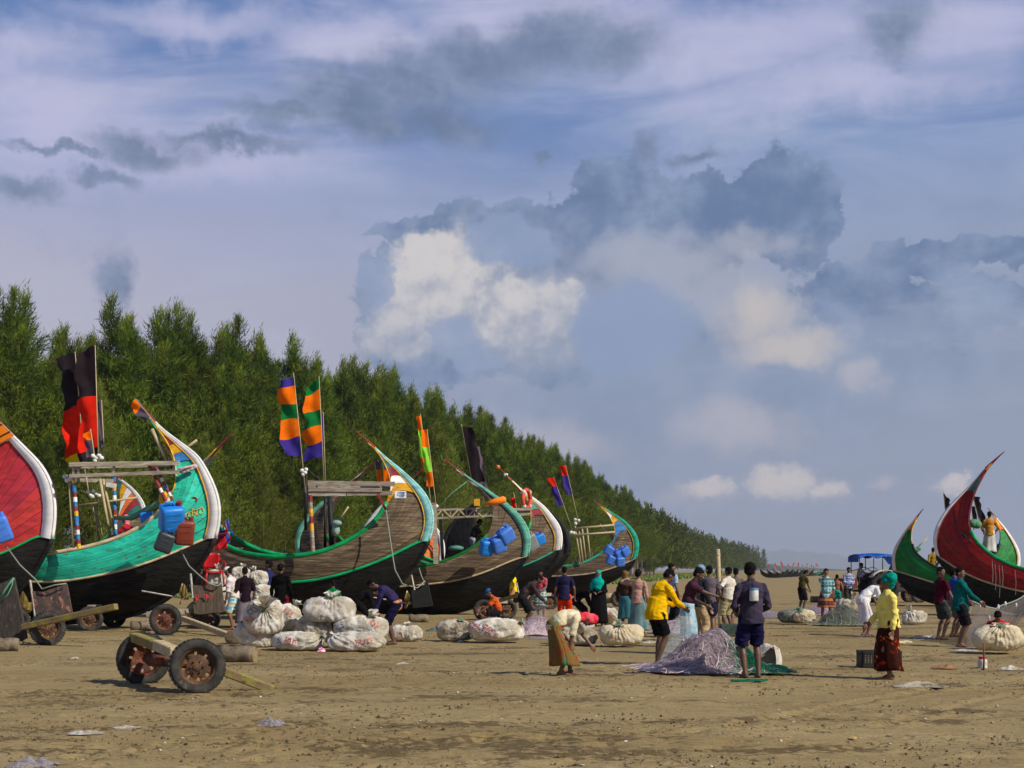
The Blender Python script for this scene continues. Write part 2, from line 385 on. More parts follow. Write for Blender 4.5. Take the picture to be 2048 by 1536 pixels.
    c = mix(mr(noi(0.5, 1.2, 0.35), 0.36, 0.66), (0.252, 0.180, 0.075), (0.325, 0.242, 0.112))
    c = mix(mr(noi(1, 2.6, 1.7), 0.50, 0.70, 0, 0.40), c, (0.180, 0.124, 0.050))
    c = mix(mr(noi(0.30, 2.4, 1.6, 7), 0.53, 0.68, 0, 0.42), c, (0.170, 0.116, 0.046))
    c = mix(mr(noi(0.8, 2.6, 7.0, 6), 0.58, 0.70, 0, 0.50), c, (0.130, 0.088, 0.036))
    c = mix(mr(noi(0.6, 2.0, 3.1, 6), 0.56, 0.72, 0, 0.55), c, (0.41, 0.315, 0.16))
    sp = noi(1, 1.6, 9, 7)
    m_ = N('ShaderNodeMath'); m_.operation = 'ADD'; L(sp, m_.inputs[0]); m2 = N('ShaderNodeMath'); m2.operation = 'MULTIPLY'; m2.inputs[1].default_value = 0.30; L(at.outputs['Fac'], m2.inputs[0]); L(m2.outputs[0], m_.inputs[1])
    c = mix(mr(m_.outputs[0], 0.585, 0.72, 0, 0.85), c, (0.088, 0.059, 0.025))
    c = mix(mr(noi(1, 1, 40, 3), 0.55, 0.75, 0, 0.45), c, (0.16, 0.112, 0.056))
    L(c, b.inputs['Base Color'])
    bp = N('ShaderNodeBump'); bp.inputs['Distance'].default_value = 0.03; bp.inputs['Strength'].default_value = 0.8; L(noi(1, 1, 14, 8), bp.inputs['Height']); L(bp.outputs[0], b.inputs['Normal'])
    o = np_mesh('beach', verts, q, g, smooth=True)
    a = o.data.attributes.new('damp', 'FLOAT', 'POINT'); a.data.foreach_set('value', (churn * np.clip((140 - Y) / 60, 0.25, 1)).ravel().astype(np.float32))
    tag(o, 'churned tan sand of the fishing beach', kind='structure')
ground()

# grass verge at the foot of the far trees
def hills():
    m = mat('hill_green', (0.045, 0.075, 0.035), 0.95, c2=(0.07, 0.10, 0.05), nscale=0.01, coords='Object')
    for nm, dist, xs, hs, lab in (('hill', 14000, (1380, 2300), [(1380, 26), (1470, 33), (1520, 38), (1560, 42), (1600, 37), (1640, 35), (1670, 33), (1700, 24), (1760, 18), (1850, 12), (1950, 9), (2100, 6), (2300, 3)], 'faint blue hills far along the coast'),
                                  ('headland', 3400, (1480, 1700), [(1480, 20), (1530, 16), (1560, 10), (1590, 8), (1620, 6), (1700, 1)], 'low wooded headland beyond the far end of the trees')):
        us = np.linspace(xs[0], xs[1], 120); hh = np.interp(us, [a for a, _ in hs], [b for _, b in hs]) * dist / F
        hh = hh * (1 + 0.22 * (fbm(us / 14.0, us * 0, 4, 3) - 0.5))
        X = (us - CX) / F * dist; P = []
        for (f, y) in ((0, -200), (0.45, -120), (1, 0), (0.6, 150), (0, 300)):
            P.append([(x, dist + y * 0.9 + 30 * math.sin(k * .7), h * f - (2 if f == 0 else 0)) for k, (x, h) in enumerate(zip(X, hh))])
        o = MB().grid(P).build(nm, m, smooth=True); tag(o, lab, kind='structure')
    # short grass in front of the trees
    n = 26000; rg = np.random.default_rng(4)
    t = rg.random(n); y = 60 * (420 / 60) ** t
    edge = np.interp(y, [60, 77, 93, 110, 162, 243, 398, 561], [-32, -27.7, -15, -7.9, 5.5, 19.3, 45.6, 74])
    x = edge + 2.0 + (rg.random(n) - 0.3) * 5.0 * (y / 120)
    k = 0.16 * (0.6 + rg.random(n)) * (0.5 + y / 160); a = rg.random(n) * 6.28
    p = np.stack([x, y, np.zeros(n)], -1); d = np.stack([np.cos(a), np.sin(a), a * 0], -1) * (k * 0.5)[:, None]
    tip = p + np.stack([(rg.random(n) - .5) * k * .6, (rg.random(n) - .5) * k * .6, k * 1.1], -1)
    v = np.stack([p - d, p + d, tip], 1).reshape(-1, 3)
    o = np_mesh('grass', v, np.arange(3 * n).reshape(-1, 3), mat('grass', (0.13, 0.20, 0.03), 0.8, c2=(0.2, 0.24, 0.06), nscale=0.4, coords='Object'))
    tag(o, 'strip of bright grass along the foot of the trees', 'grass', kind='stuff')
hills()

# ================================================================== TREES
def tree_arrays(seed, H=15.0, nb=95, per=8, nn=22, low=0.10, wid=0.043, ln=0.38, spread=3.1):
    rg = np.random.default_rng(seed); tris = []
    lead = [(0.0, 0.0, H)] + [((rg.random() - .5) * 1.6, (rg.random() - .5) * 1.6, H * (0.80 + 0.15 * rg.random())) for _ in range(3)]
    for b in range(nb):
        zb = H * (low + (0.985 - low) * (b + rg.random()) / nb); fr = zb / H
        L = spread * (1 - fr ** 1.40) * (0.48 + 0.75 * rg.random()) + 0.20
        if fr < 0.25: L *= 0.55 + fr * 1.8
        a = rg.random() * 6.283; el_ = math.radians(28 + 34 * rg.random())
        lx, ly, lz = lead[rg.integers(0, 4)] if fr > 0.55 else lead[0]
        if zb > lz: lx, ly, lz = lead[0]
        ox, oy = lx * max(0, (fr - .5) * 2), ly * max(0, (fr - .5) * 2); zb2 = min(zb, lz * 0.985)
        d = np.array([math.cos(a) * math.cos(el_), math.sin(a) * math.cos(el_), math.sin(el_)])
        m = max(3, int(per * (0.35 + L / spread)))
        s = (0.18 + 0.82 * (np.arange(m) + rg.random(m)) / m) * L
        c = np.array([ox, oy, zb2]) + s[:, None] * d + np.stack([0.07 * s ** 2 * 0.5, s * 0, 0.10 * s ** 2 * 0.5], -1)
        k = nn if fr < .88 else nn // 2; tp = max(0.0, (fr - .80) / .20); c = np.repeat(c, k, 0) + rg.normal(0, 0.125 + 0.045 * L, (m * k, 3)) * np.array([1 - .5 * tp, 1 - .5 * tp, 0.75 + 1.2 * tp])
        dr = d * 0.55 + rg.normal(0, 0.55, (m * k, 3)) + np.array([0.22, 0, 0.42 + .8 * tp]); dr /= np.linalg.norm(dr, axis=1)[:, None]
        ll = ln * (0.55 + 0.8 * rg.random(m * k)); side = np.cross(dr, rg.normal(0, 1, (m * k, 3))); side /= np.linalg.norm(side, axis=1)[:, None] + 1e-6
        w = wid * (0.6 + 0.8 * rg.random(m * k))
        tris.append(np.stack([c - side * w[:, None] * .5, c + side * w[:, None] * .5, c + dr * ll[:, None]], 1))
    return np.concatenate(tris, 0)
def trunk_mesh(seed, H=15.0):
    rg = np.random.default_rng(seed + 900); mb = MB()
    pts = [(0.12 * math.sin(z * .35 + seed), 0.1 * math.cos(z * .3 + seed) - .1, z - 0.3) for z in np.linspace(0, H * 0.97, 9)]
    mb.tube(pts, [.17, .15, .12, .09, .06, .04, .025, .015, .01], 6)
    for i in range(16):
        z = H * (0.18 + 0.7 * i / 16); a = rg.random() * 6.28; l = 2.2 * (1 - (z / H) ** 1.6) + .3
        mb.tube([(0, 0, z), (math.cos(a) * l * .5, math.sin(a) * l * .5, z + l * .35), (math.cos(a) * l, math.sin(a) * l, z + l * .85)], [0.045, 0.03, 0.01], 4, False)
    return mb
def forest():
    fol = mat('casuarina', (0.046, 0.080, 0.004), 0.72, c2=(0.145, 0.180, 0.010), nscale=0.55, lo=0.40, hi=0.62, rnd=0.22, transl=0.18, spec=0.2)
    folb = mat('casuarina_young', (0.120, 0.160, 0.014), 0.72, c2=(0.190, 0.215, 0.030), nscale=0.6, lo=0.40, hi=0.62, rnd=0.25, transl=0.25, spec=0.2)
    bark = mat('bark', (0.11, 0.085, 0.06), 0.9, c2=(0.2, 0.17, 0.13), nscale=4)
    crowns = []; trunks = []
    for s in range(8):
        t = tree_arrays(s, low=(0.07, 0.07, 0.05, 0.2, 0.22, 0.1, 0.06, 0.25)[s], spread=(4.3, 3.9, 4.8, 3.8, 4.2, 3.6, 5.0, 4.0)[s], nb=(140, 130, 155, 120, 125, 130, 155, 120)[s])
        me = np_mesh('crown', t.reshape(-1, 3), np.arange(len(t) * 3).reshape(-1, 3), folb if s in (2, 6) else fol)
        crowns.append(me.data); bpy.data.objects.remove(me)
        o = trunk_mesh(s).build('trunk', bark, smooth=True); trunks.append(o.data); bpy.data.objects.remove(o)
    rg = random.Random(11)
    path = [(-58, 60), (-40, 70), (-27.7, 79), (-15, 95), (-7.9, 113), (5.5, 165), (19.3, 246), (32, 320)]
    seg = []; acc = 0
    for (x0, y0), (x1, y1) in zip(path[:-1], path[1:]):
        l = math.hypot(x1 - x0, y1 - y0); seg.append((acc, l, x0, y0, x1, y1)); acc += l
    def at(s):
        for a, l, x0, y0, x1, y1 in seg:
            if s <= a + l or (a, l) == seg[-1][:2]:
                t = (s - a) / l; nx, ny = -(y1 - y0) / l, (x1 - x0) / l
                return x0 + (x1 - x0) * t, y0 + (y1 - y0) * t, nx, ny
    words = ('tall', 'slender', 'bushy', 'narrow', 'broad', 'feathery', 'full', 'wispy'); tones = ('dark green', 'deep green', 'olive green', 'mid green')
    k = 0
    for row in range(4):
        s = rg.random() * 3
        while s < acc:
            x, y, nx, ny = at(s)
            off = row * 3.1 + rg.uniform(-1.2, 1.2); X = x + nx * off; Yy = y + ny * off
            if abs(X) < 0.40 * Yy + 2.5:
                vi = (rg.choice((2, 6, 0, 1, 5)) if row == 0 and s < 95 else rg.choice((0, 1, 3, 4, 5, 7)))
                hgt = {0: 13.6, 1: 16.5, 2: 18.2, 3: 19.0}[row] * rg.uniform(0.90, 1.07)
                if row == 0 and s < 95: hgt *= rg.uniform(0.68, 0.95)
                hgt *= 1.0 if s > 50 else 0.98
                t = empty('casuarina_tree', (X, Yy, 0), rg.random() * 0.9 - 0.45)
                f = hgt / 15.0; w = f * rg.uniform(0.92, 1.15); t.scale = (w, w, f)
                for nm, lst in (('trunk', trunks), ('crown', crowns)):
                    c = bpy.data.objects.new(nm, lst[vi]); COL.objects.link(c); c.parent = t
                uu = CX + F * X / Yy
                where = next(w_ for lim, w_ in ((60, 'behind the crimson boat'), (230, 'behind the black and red flags'), (430, 'behind the turquoise stern'), (560, 'left of the banded flags'), (690, 'behind the banded flags'), (860, 'behind the pale blue stem'), (930, 'behind the lime streamers'), (1010, 'behind the black streamer'), (1100, 'behind the ring buoy'), (1180, 'behind the far pair of streamers'), (1290, 'beyond the aqua stem'), (9999, 'where the wood dwindles')) if uu < lim)
                look = ('young ' if row == 0 else 'low ' if hgt < 15 else 'tall ' if hgt > 20 else '') + words[vi] + ' casuarina'
                tag(t, look + (' at the wood edge ', ' in the second row ', ' deep in the wood ', ' on the skyline ')[row] + where, 'tree', 'casuarina trees of the wood')
                k += 1
            s += rg.uniform(2.2, 3.15) * (1.0 if s < 120 else 1.3 if s < 200 else 1.8)
    dup = {}
    for t in [x for x in COL.objects if x.name.startswith('casuarina_tree')]: dup.setdefault(t['label'], []).append(t)
    for lb, ts in dup.items():
        if len(ts) > 1:
            for i, t in enumerate(sorted(ts, key=lambda t: t.location.x / t.location.y)): t['label'] = lb + ', ' + ('first', 'second', 'third', 'fourth', 'fifth', 'sixth', 'seventh', 'eighth', 'ninth', 'tenth', 'eleventh', 'twelfth', 'last')[min(i, 12)] + ' from left'
    # the receding far wood, one mass
    base = [tree_arrays(60 + i, nb=46, per=5, nn=5, wid=0.26, ln=0.85, low=0.12) for i in range(5)]
    rgn = np.random.default_rng(5); T = []
    pth = np.array([(26, 285), (45.6, 398), (74, 561), (150, 900), (176, 985)], float)
    for row in range(4):
        for a, b_ in zip(pth[:-1], pth[1:]):
            l = np.hypot(*(b_ - a)); n = int(l / (4.6 + 0.004 * a[1] + row * .6)); d = (b_ - a) / l; nrm = np.array([-d[1], d[0]])
            for i in range(n):
                p = a + d * l * (i + rgn.random()) / n + nrm * (row * 5 + rgn.normal(0, 1.2)); f = (0.80 + 0.24 * rgn.random()) * (1.05, 1.22, 1.30, 1.34)[row]
                th = rgn.random() * 6.28; c, s_ = math.cos(th), math.sin(th)
                t = base[rgn.integers(0, 5)]; t = t[rgn.random(len(t)) < (0.8 if p[1] < 450 else 0.5)]
                w = f * 1.15
                q = np.stack([(t[..., 0] * c - t[..., 1] * s_) * w + p[0], (t[..., 0] * s_ + t[..., 1] * c) * w + p[1], t[..., 2] * f], -1); T.append(q)
    T = np.concatenate(T, 0)
    o = np_mesh('far_wood', T.reshape(-1, 3), np.arange(len(T) * 3).reshape(-1, 3), fol)
    tag(o, 'far end of the casuarina wood fading into haze', 'wood', kind='stuff')
    print('TREES', k, 'far tris', len(T))
forest()

# haze: one closed box of thin, even air
def haze():
    m = bpy.data.materials.new('haze'); m.use_nodes = True; t = m.node_tree; t.nodes.clear()
    v = t.nodes.new('ShaderNodeVolumePrincipled'); v.inputs['Color'].default_value = (0.80, 0.87, 1.0, 1); v.inputs['Density'].default_value = 0.00014; v.inputs['Anisotropy'].default_value = 0.2
    o = t.nodes.new('ShaderNodeOutputMaterial'); t.links.new(v.outputs[0], o.inputs['Volume'])
    h = MB().box((0, 7950, 124.0), (21000, 16100, 250.0)).build('haze', m); tag(h, 'thin sea haze over the beach', kind='stuff')
haze()

# ================================================================== BOATS
WOODB = mat('hull_wood', (0.075, 0.050, 0.028), 0.8, c2=(0.185, 0.132, 0.076), nscale=2.6, stretch=(0.45, 1, 7), bump=0.012, bscale=9, c3=(0.34, 0.265, 0.175), n3=4, rnd=0.22, thr3=(0.55, 0.72))
WOODI = mat('inner_wood', (0.10, 0.075, 0.05), 0.85, c2=(0.17, 0.13, 0.09), nscale=4, stretch=(0.6, 1, 4), rnd=0.15)
WOODG = mat('grey_timber', (0.24, 0.195, 0.145), 0.85, c2=(0.42, 0.36, 0.28), nscale=5, stretch=(0.5, 4, 4), bump=0.006, bscale=9, c3=(0.12, 0.09, 0.06), n3=7, rnd=0.18, thr3=(.60, .70))
WOODY = mat('raw_timber', (0.42, 0.32, 0.17), 0.85, c2=(0.52, 0.42, 0.26), nscale=6, bump=0.006, bscale=20, c3=(0.2, 0.14, 0.07), n3=12)
BAMB = mat('bamboo', (0.46, 0.37, 0.20), 0.6, c2=(0.38, 0.30, 0.17), nscale=9)
TAR = mat('tarred_hull', (0.009, 0.0085, 0.008), 0.6, c2=(0.020, 0.019, 0.017), nscale=4, stretch=(0.5, 1, 4), bump=0.02, bscale=10, c3=(0.05, 0.042, 0.032), n3=7, thr3=(0.62, 0.78), spec=0.12)
def paint(name, c, wear=(0.25, 0.2, 0.13), rough=0.6, rnd=0.12, amt=(0.63, 0.72), c2k=0.62):
    l = lin(c); return mat(name, l, rough, c2=tuple(x * c2k for x in l), nscale=2.8, stretch=(0.7, 1, 2.2), bump=0.003, bscale=16, c3=wear, n3=9, rnd=rnd, thr3=amt)
P_TURQ = paint('paint_turquoise', (44, 198, 166), wear=(0.11, 0.10, 0.04), amt=(0.57, 0.68))
P_RED = paint('paint_crimson', (182, 50, 56), wear=(0.45, 0.12, 0.12), amt=(0.60, 0.85))
P_DRED = paint('paint_dark_red', (140, 10, 18), wear=(0.2, .03, .03), amt=(0.66, 0.8))
P_GREEN = paint('paint_green', (10, 128, 52), wear=(0.22, 0.28, 0.08), amt=(0.63, 0.75))
P_EMER = paint('paint_emerald', (16, 164, 96), wear=(0.35, 0.4, 0.3), amt=(0.66, 0.74), rough=0.35)
P_WHITE = paint('paint_white', (238, 234, 228), wear=(0.42, 0.36, 0.27), amt=(0.64, 0.72), rough=0.55, c2k=0.86)
P_CREAM = paint('paint_cream', (226, 204, 160), wear=(0.2, 0.12, 0.06), amt=(0.61, 0.68))
P_SKY = paint('paint_pale_blue', (156, 226, 222), wear=(0.5, 0.55, 0.5), amt=(0.65, 0.75))
P_MINT = paint('paint_mint', (112, 190, 164), wear=(0.5, 0.52, 0.45), amt=(0.63, 0.72))
P_AQUA = paint('paint_aqua', (34, 172, 142), amt=(0.66, 0.75))
P_YEL = paint('paint_yellow', (238, 176, 30), amt=(0.65, 0.74))
P_ORA = paint('paint_orange', (236, 116, 40), amt=(0.65, 0.75))
P_MAR = paint('paint_maroon', (150, 52, 58), amt=(0.65, 0.75))
P_BLU = paint('paint_blue', (60, 130, 190), amt=(0.65, 0.75))
P_BLACK = paint('paint_black', (36, 36, 36), wear=(.06, .05, .04))
P_BLUG = paint('paint_grey_green', (52, 110, 96))

def smooth_curve(P, n):
    P = np.asarray(P, float)
    for _ in range(2):
        Q = [P[0]]
        for a, b in zip(P[:-1], P[1:]): Q += [a * .75 + b * .25, a * .25 + b * .75]
        Q.append(P[-1]); P = np.array(Q)
    d = np.r_[0, np.cumsum(np.linalg.norm(np.diff(P, axis=0), axis=1))]; t = np.linspace(0, d[-1], n)
    return np.stack([np.interp(t, d, P[:, k]) for k in range(P.shape[1])], -1)
class Boat: pass
def boat(label, d, stem, sheer, rail, keel, pmat, trim, beam=1.25, yaw=14, left=False, NP=12, gun=P_EMER, railm=P_EMER, stripes=(), line=P_YEL, tw=0.30, ghi=0.62, sfrom=0.57, fan=(0.64, 0.90), bow=1.0, gr=0.055, rr=0.034, lvl=2, hullm=None, group='moon boats drawn up on the beach'):
    """stem: from junction up to the tip; sheer/rail/keel: from amidships out to tip / junction / junction (photo points)"""
    B = Boat(); J = Vector(px(stem[0][0], stem[0][1], d))
    ph = math.radians(180 - yaw) if left else math.radians(-yaw)
    if left: ph = math.radians(180 + yaw)
    X = Vector((math.cos(ph), math.sin(ph), 0)); Yh = Vector((-math.sin(ph), math.cos(ph), 0)); cs = 1.0 if left else -1.0
    C = Vector((0, 0, CAMH))
    def unp(u, v, b):
        r = Vector(((u - CX) / F, 1, (HY - v) / F)); t = ((J - C).dot(Yh) + cs * b) / r.dot(Yh); return C + r * t
    def tr(pts, bf):
        pts = np.asarray(pts, float); q = np.r_[0, np.cumsum(np.linalg.norm(np.diff(pts, axis=0), axis=1))]; q /= q[-1]; out = []
        for (u, v), t in zip(pts, q):
            b = bf(t); P = unp(u, v, b); out.append(((P - J).dot(X), b, P.z))
        return np.array(out)
    N = 30
    S = tr(sheer, lambda t: max(0.035, beam * (1 - t ** 1.5) ** 1.7)); Rr = tr(list(rail), lambda t: max(0.035, 0.90 * beam * (1 - t ** 2.2)))
    T = tr(stem, lambda t: 0.035); Kk = tr(list(keel), lambda t: 0.06)
    S[-1] = T[-1]; Rr[-1] = T[0]; Kk[-1] = T[0]
    x0 = Rr[0][0]
    for A in (S, Rr, T, Kk): A[:, 0] -= x0
    S[0][0] = 0; Kk[0][0] = 0
    O = J + X * x0; O.z = 0; gzv = G(O.x, O.y)
    S, Rr, Kk = smooth_curve(S, N), smooth_curve(Rr, N), smooth_curve(Kk, N)
    def Tv(v):
        TT = smooth_curve(T, 60); k = v * 59; i = min(58, int(k)); f = k - i; return TT[i] * (1 - f) + TT[i + 1] * f
    TT = smooth_curve(T, 60)
    def grid(vs, us):
        vs = np.asarray(vs); us = np.asarray(us)
        su = lambda A: np.stack([np.interp(us, np.linspace(0, 1, N), A[:, k]) for k in range(3)], -1)
        tv = np.stack([np.interp(vs, np.linspace(0, 1, 60), TT[:, k]) for k in range(3)], -1)
        r = su(Rr)[:, None]; s = su(S)[:, None]; u = us[:, None, None]; v = vs[None, :, None]
        mv = (Rr[0] * (1 - vs[:, None]) + S[0] * vs[:, None]); mv = mv + np.stack([vs * 0, 0.07 * np.sin(np.pi * vs), vs * 0], -1)
        P = (1 - v) * r + v * s + (1 - u) * mv[None] + u * tv[None] - ((1 - u) * ((1 - v) * Rr[0] + v * S[0]) + u * ((1 - v) * T[0] + v * T[-1]))
        P[..., 1] = np.maximum(P[..., 1], 0.03); return P
    Xv, Yv = np.array(X), np.array(Yh)
    def w(P, s=1, e=1):                                   # local -> offset from the boat's origin, in world axes
        P = np.asarray(P); z = P[..., 2] if e > 0 or bow == 1.0 else np.minimum(P[..., 2], S[0][2]) + np.maximum(P[..., 2] - S[0][2], 0) * bow
        return P[..., :1] * e * (1.0 if e > 0 else 0.35 + 0.65 * bow) * Xv + P[..., 1:2] * s * cs * Yv + np.stack([P[..., 0] * 0, P[..., 0] * 0, z], -1)
    root = empty('moon_boat', tuple(O)); tag(root, label, 'boat', group)
    B.o = root; B.O = O; B.w = w; B.grid = grid; B.unp = unp; B.d = d; B.cs = cs; B.X = X; B.Y = Yh; B.S = S; B.R = Rr; B.T = TT
    # planking, bow to stern, each strake its own piece
    us = np.linspace(0, 1, 33 if lvl > 1 else 17)
    vb = np.linspace(0, 1, NP + 1)
    for s in (1, -1):
        if lvl < 1 and s < 0: continue
        for i in range(NP):
            g = 0.10 / NP * (0.6 + R.random() * .8) if i else 0.0
            G0 = grid([vb[i] + g * .5, vb[i + 1] - g * .2], us)
            dv = grid([min(1, vb[i + 1]), max(0, vb[i])], us)
            pr = R.uniform(0.0, 0.012)
            outs = []
            for k in range(2):
                o_ = G0[:, k].copy(); o_[:, 1] += 0.020 + pr; outs.append(o_)
            ins = [G0[:, k].copy() for k in range(2)]
            for q in ins: q[:, 1] = np.maximum(q[:, 1] - 0.012, 0.012)
            rows = [outs[0], outs[1], ins[1], ins[0]]
            full = []
            for r_ in rows: full.append(np.concatenate([w(r_[::-1], s, -1)[:-1], w(r_, s, 1)], 0))
            n = len(full[0]); V_ = np.concatenate(full, 0); Fc = []; mi = []
            for k in range(4):
                kk = (k + 1) % 4
                for j in range(n - 1):
                    Fc.append((k * n + j, k * n + j + 1, kk * n + j + 1, kk * n + j)); mi.append(1 if k == 2 else 0)
            Fc += [(0, n, 2 * n, 3 * n), (n - 1, 4 * n - 1, 3 * n - 1, 2 * n - 1)]; mi += [0, 0]
            mesh_obj('plank', V_, Fc, parent=root, mats=[pmat, WOODI], midx=mi)
    for s in (1, -1):                                     # inner skin behind the strakes
        g_ = grid(np.linspace(0, 1, 9), np.linspace(0, 1, 33)); g_[..., 1] = np.maximum(g_[..., 1] - 0.004, 0.014)
        MB().grid([np.concatenate([w(g_[::-1, k], s, -1)[:-1], w(g_[:, k], s, 1)], 0) for k in range(9)]).build('inner_planking', WOODI, root, True)
    # tarred bottom
    mb = MB()
    for s in (1, -1):
        rows = []
        for t in np.linspace(0, 1, 7):
            P = Rr * (1 - t) + Kk * t; bul = np.sin(np.pi * t) * 0.32 * (Rr[:, 1] / beam)
            P = P.copy(); P[:, 1] += bul * .6 + 0.012 * (1 - t); P[:, 2] -= bul * 0.30
            rows.append(np.concatenate([w(P[::-1], s, -1)[:-1], w(P, s, 1)], 0))
        mb.grid(rows)
    mb.build('hull', hullm or TAR, root, True)
    # keel strip, rails, trims
    kp = np.concatenate([w(Kk[::-1], 1, -1)[:-1], w(Kk, 1, 1)], 0); MB().tube(kp, 0.07, 6).build('keel', hullm or TAR, root, True)
    for s in (1, -1):
        rp = Rr.copy(); rp[:, 1] += 0.03
        MB().tube(np.concatenate([w(rp[::-1], s, -1)[:-1], w(rp, s, 1)], 0), rr, 6).build('rub_rail', railm, root, True)
        m = max(3, int(N * ghi)); sp = S[:m].copy(); sp[:, 1] += 0.01
        MB().tube(np.concatenate([w(sp[::-1], s, -1)[:-1], w(sp, s, 1)], 0), gr, 8).build('gunwale', gun, root, True)
        if line is not None and lvl > 1:
            sp = S[m - 1:-4].copy(); sp[:, 1] += 0.05
            MB().tube(w(sp, s, 1), 0.018, 5).build('horn_edging', line, root, True)
    vs = np.linspace(0, 0.86, 26)
    for e in ((1, -1) if lvl > 0 else (1,)):
        for s in (1, -1):
            us_t = []; P0 = grid(vs, [1.0])[0]; P1 = []
            for k, v in enumerate(vs):
                ww = tw * 0.86 * (1 - 0.80 * max(0, v - 0.25) / 0.75)
                ln_ = grid([v], np.linspace(0.55, 1, 220))[:, 0]; dd = np.linalg.norm(ln_ - ln_[-1], axis=1); j = np.argmin(np.abs(dd - ww)); P1.append(ln_[j])
            P1 = np.array(P1); a = P0.copy(); b = P1.copy(); a[:, 1] += 0.075; b[:, 1] += 0.075; c = P1.copy()
            MB().grid([w(a, s, e), w(b, s, e), w(c, s, e)]).build('stem_trim', trim, root, True)
            if line is not None and lvl > 1:
                b2 = P1.copy(); b2[:, 1] += 0.07; MB().tube(w(b2, s, e), 0.016, 5).build('trim_edging', line, root, True)
        MB().tube(w(TT[:52:2], 1, e), [0.055 - 0.025 * k / 25 for k in range(26)], 6).build('stem_post', trim, root, True)
        tp = w(TT[48:], 1, e); MB().tube(tp, np.linspace(0.05, 0.016, len(tp)), 6).build('prow_spar', P_MAR, root, True)
        # painted fan
        ns_ = len(stripes)
        for s in ((1, -1) if lvl > 1 else (1,)):
            for i, sm in enumerate(stripes):
                ss = np.linspace(0, 1, 11); cols = []
                for q in (i / ns_, (i + 0.96) / ns_):
                    uk = fan[0] + (fan[1] - fan[0]) * q; vk = sfrom + (0.90 - sfrom) * q
                    line_ = np.array([grid([1 + (vk - 1) * t], [uk + (0.985 - uk) * t])[0, 0] for t in ss]); line_[:, 1] += 0.062; cols.append(w(line_, s, e))
                mid = np.array([grid([1 + ((sfrom + (0.90 - sfrom) * (i + .5) / ns_) - 1) * t], [(fan[0] + (fan[1] - fan[0]) * (i + .5) / ns_) * (1 - t) + 0.985 * t])[0, 0] for t in ss]); mid[:, 1] += 0.064
                MB().grid([cols[0], w(mid, s, e), cols[1]]).build('painted_stripe', sm, root)
    # deck and thwarts
    mb = MB(); us2 = np.linspace(0, 0.8, 10); D = grid([0.18], us2)[:, 0]
    row = [np.concatenate([w(D[::-1], s, -1)[:-1], w(D, s, 1)], 0) for s in (1, -1)]
    mb.grid(row).build('deck', WOODI, root)
    if lvl > 1:
        for q in (0.1, 0.35, 0.55):
            for e in (1, -1):
                c = grid([0.75], [q])[0, 0]; a = w(c, 1, e); b = w(c, -1, e); MB().bar(a, b, 0.16, 0.05).build('thwart', WOODI, root)
    return B
def lp(B, P): return Vector(P) - B.O
def bpart(B, name, m, pts=None, w=0.06, h=None, rad=None, mb=None, bev=0, smooth=False):
    q = MB()
    if mb: mb(q)
    elif rad is not None: q.tube([lp(B, p) for p in pts], rad, 7)
    else: q.bar(lp(B, pts[0]), lp(B, pts[1]), w, h or w)
    return q.build(name, m, B.o, smooth or rad is not None)

B1 = boat('crimson moon boat with broad white stem at the far left edge', 37.0,
    [(104, 1078), (109, 1045), (110, 1012), (106, 981), (95, 950), (77, 923), (55, 901), (33, 879), (0, 847), (-45, 806)],
    [(-270, 1116), (-200, 1100), (-140, 1075), (-95, 1040), (-70, 1005), (-58, 965), (-50, 920), (-48, 880), (-48, 845), (-45, 806)],
    [(-270, 1170), (-150, 1152), (-60, 1128), (0, 1110), (42, 1090), (80, 1070), (104, 1078)],
    [(-270, 1246), (-150, 1240), (-50, 1222), (33, 1189), (62, 1156), (89, 1109), (104, 1078)],
    P_RED, P_WHITE, NP=12, line=None, stripes=(P_WHITE, P_RED, P_WHITE, P_MAR), tw=0.30, sfrom=0.68)
B2 = boat('turquoise moon boat with white stem and tarred bottom', 37.5,
    [(430, 1076), (437, 1050), (439, 1020), (435, 992), (424, 962), (410, 935), (394, 910), (363, 887), (332, 864), (314, 849), (270, 797)],
    [(55, 1113), (93, 1108), (155, 1098), (210, 1085), (266, 1063), (305, 1036), (330, 1012), (345, 991), (353, 965), (354, 945), (350, 915), (338, 887), (322, 864), (311, 851), (270, 797)],
    [(55, 1164), (133, 1163), (221, 1147), (288, 1129), (354, 1103), (420, 1073), (430, 1076)],
    [(55, 1247), (133, 1245), (221, 1240), (288, 1224), (332, 1200), (376, 1162), (415, 1108), (430, 1076)],
    P_TURQ, P_WHITE, NP=13, gun=P_CREAM, railm=P_CREAM, line=P_YEL, stripes=(P_BLU, P_YEL, P_MAR, P_YEL, P_TURQ), tw=0.30, sfrom=0.46, ghi=0.60, fan=(0.64, 0.84))
B3 = boat('large bare-timber moon boat with pale blue stem and thick green gunwale', 45.5,
    [(857, 1082), (864, 1060), (866, 1039), (863, 1014), (850, 987), (825, 960), (796, 935), (771, 915), (754, 899), (711, 861)],
    [(560, 1114), (575, 1113), (624, 1108), (673, 1094), (722, 1067), (755, 1037), (771, 1012), (783, 980), (782, 960), (776, 940), (766, 919), (751, 899), (711, 861)],
    [(560, 1166), (578, 1165), (636, 1160), (697, 1145), (771, 1118), (845, 1079), (857, 1082)],
    [(560, 1240), (600, 1237), (690, 1226), (746, 1208), (790, 1177), (815, 1150), (844, 1111), (857, 1082)],
    WOODB, P_SKY, NP=14, gr=0.078, rr=0.048, stripes=(P_YEL, P_WHITE, P_MAR, P_BLUG, P_BLU, P_YEL), sfrom=0.30, fan=(0.56, 0.88), tw=0.31)
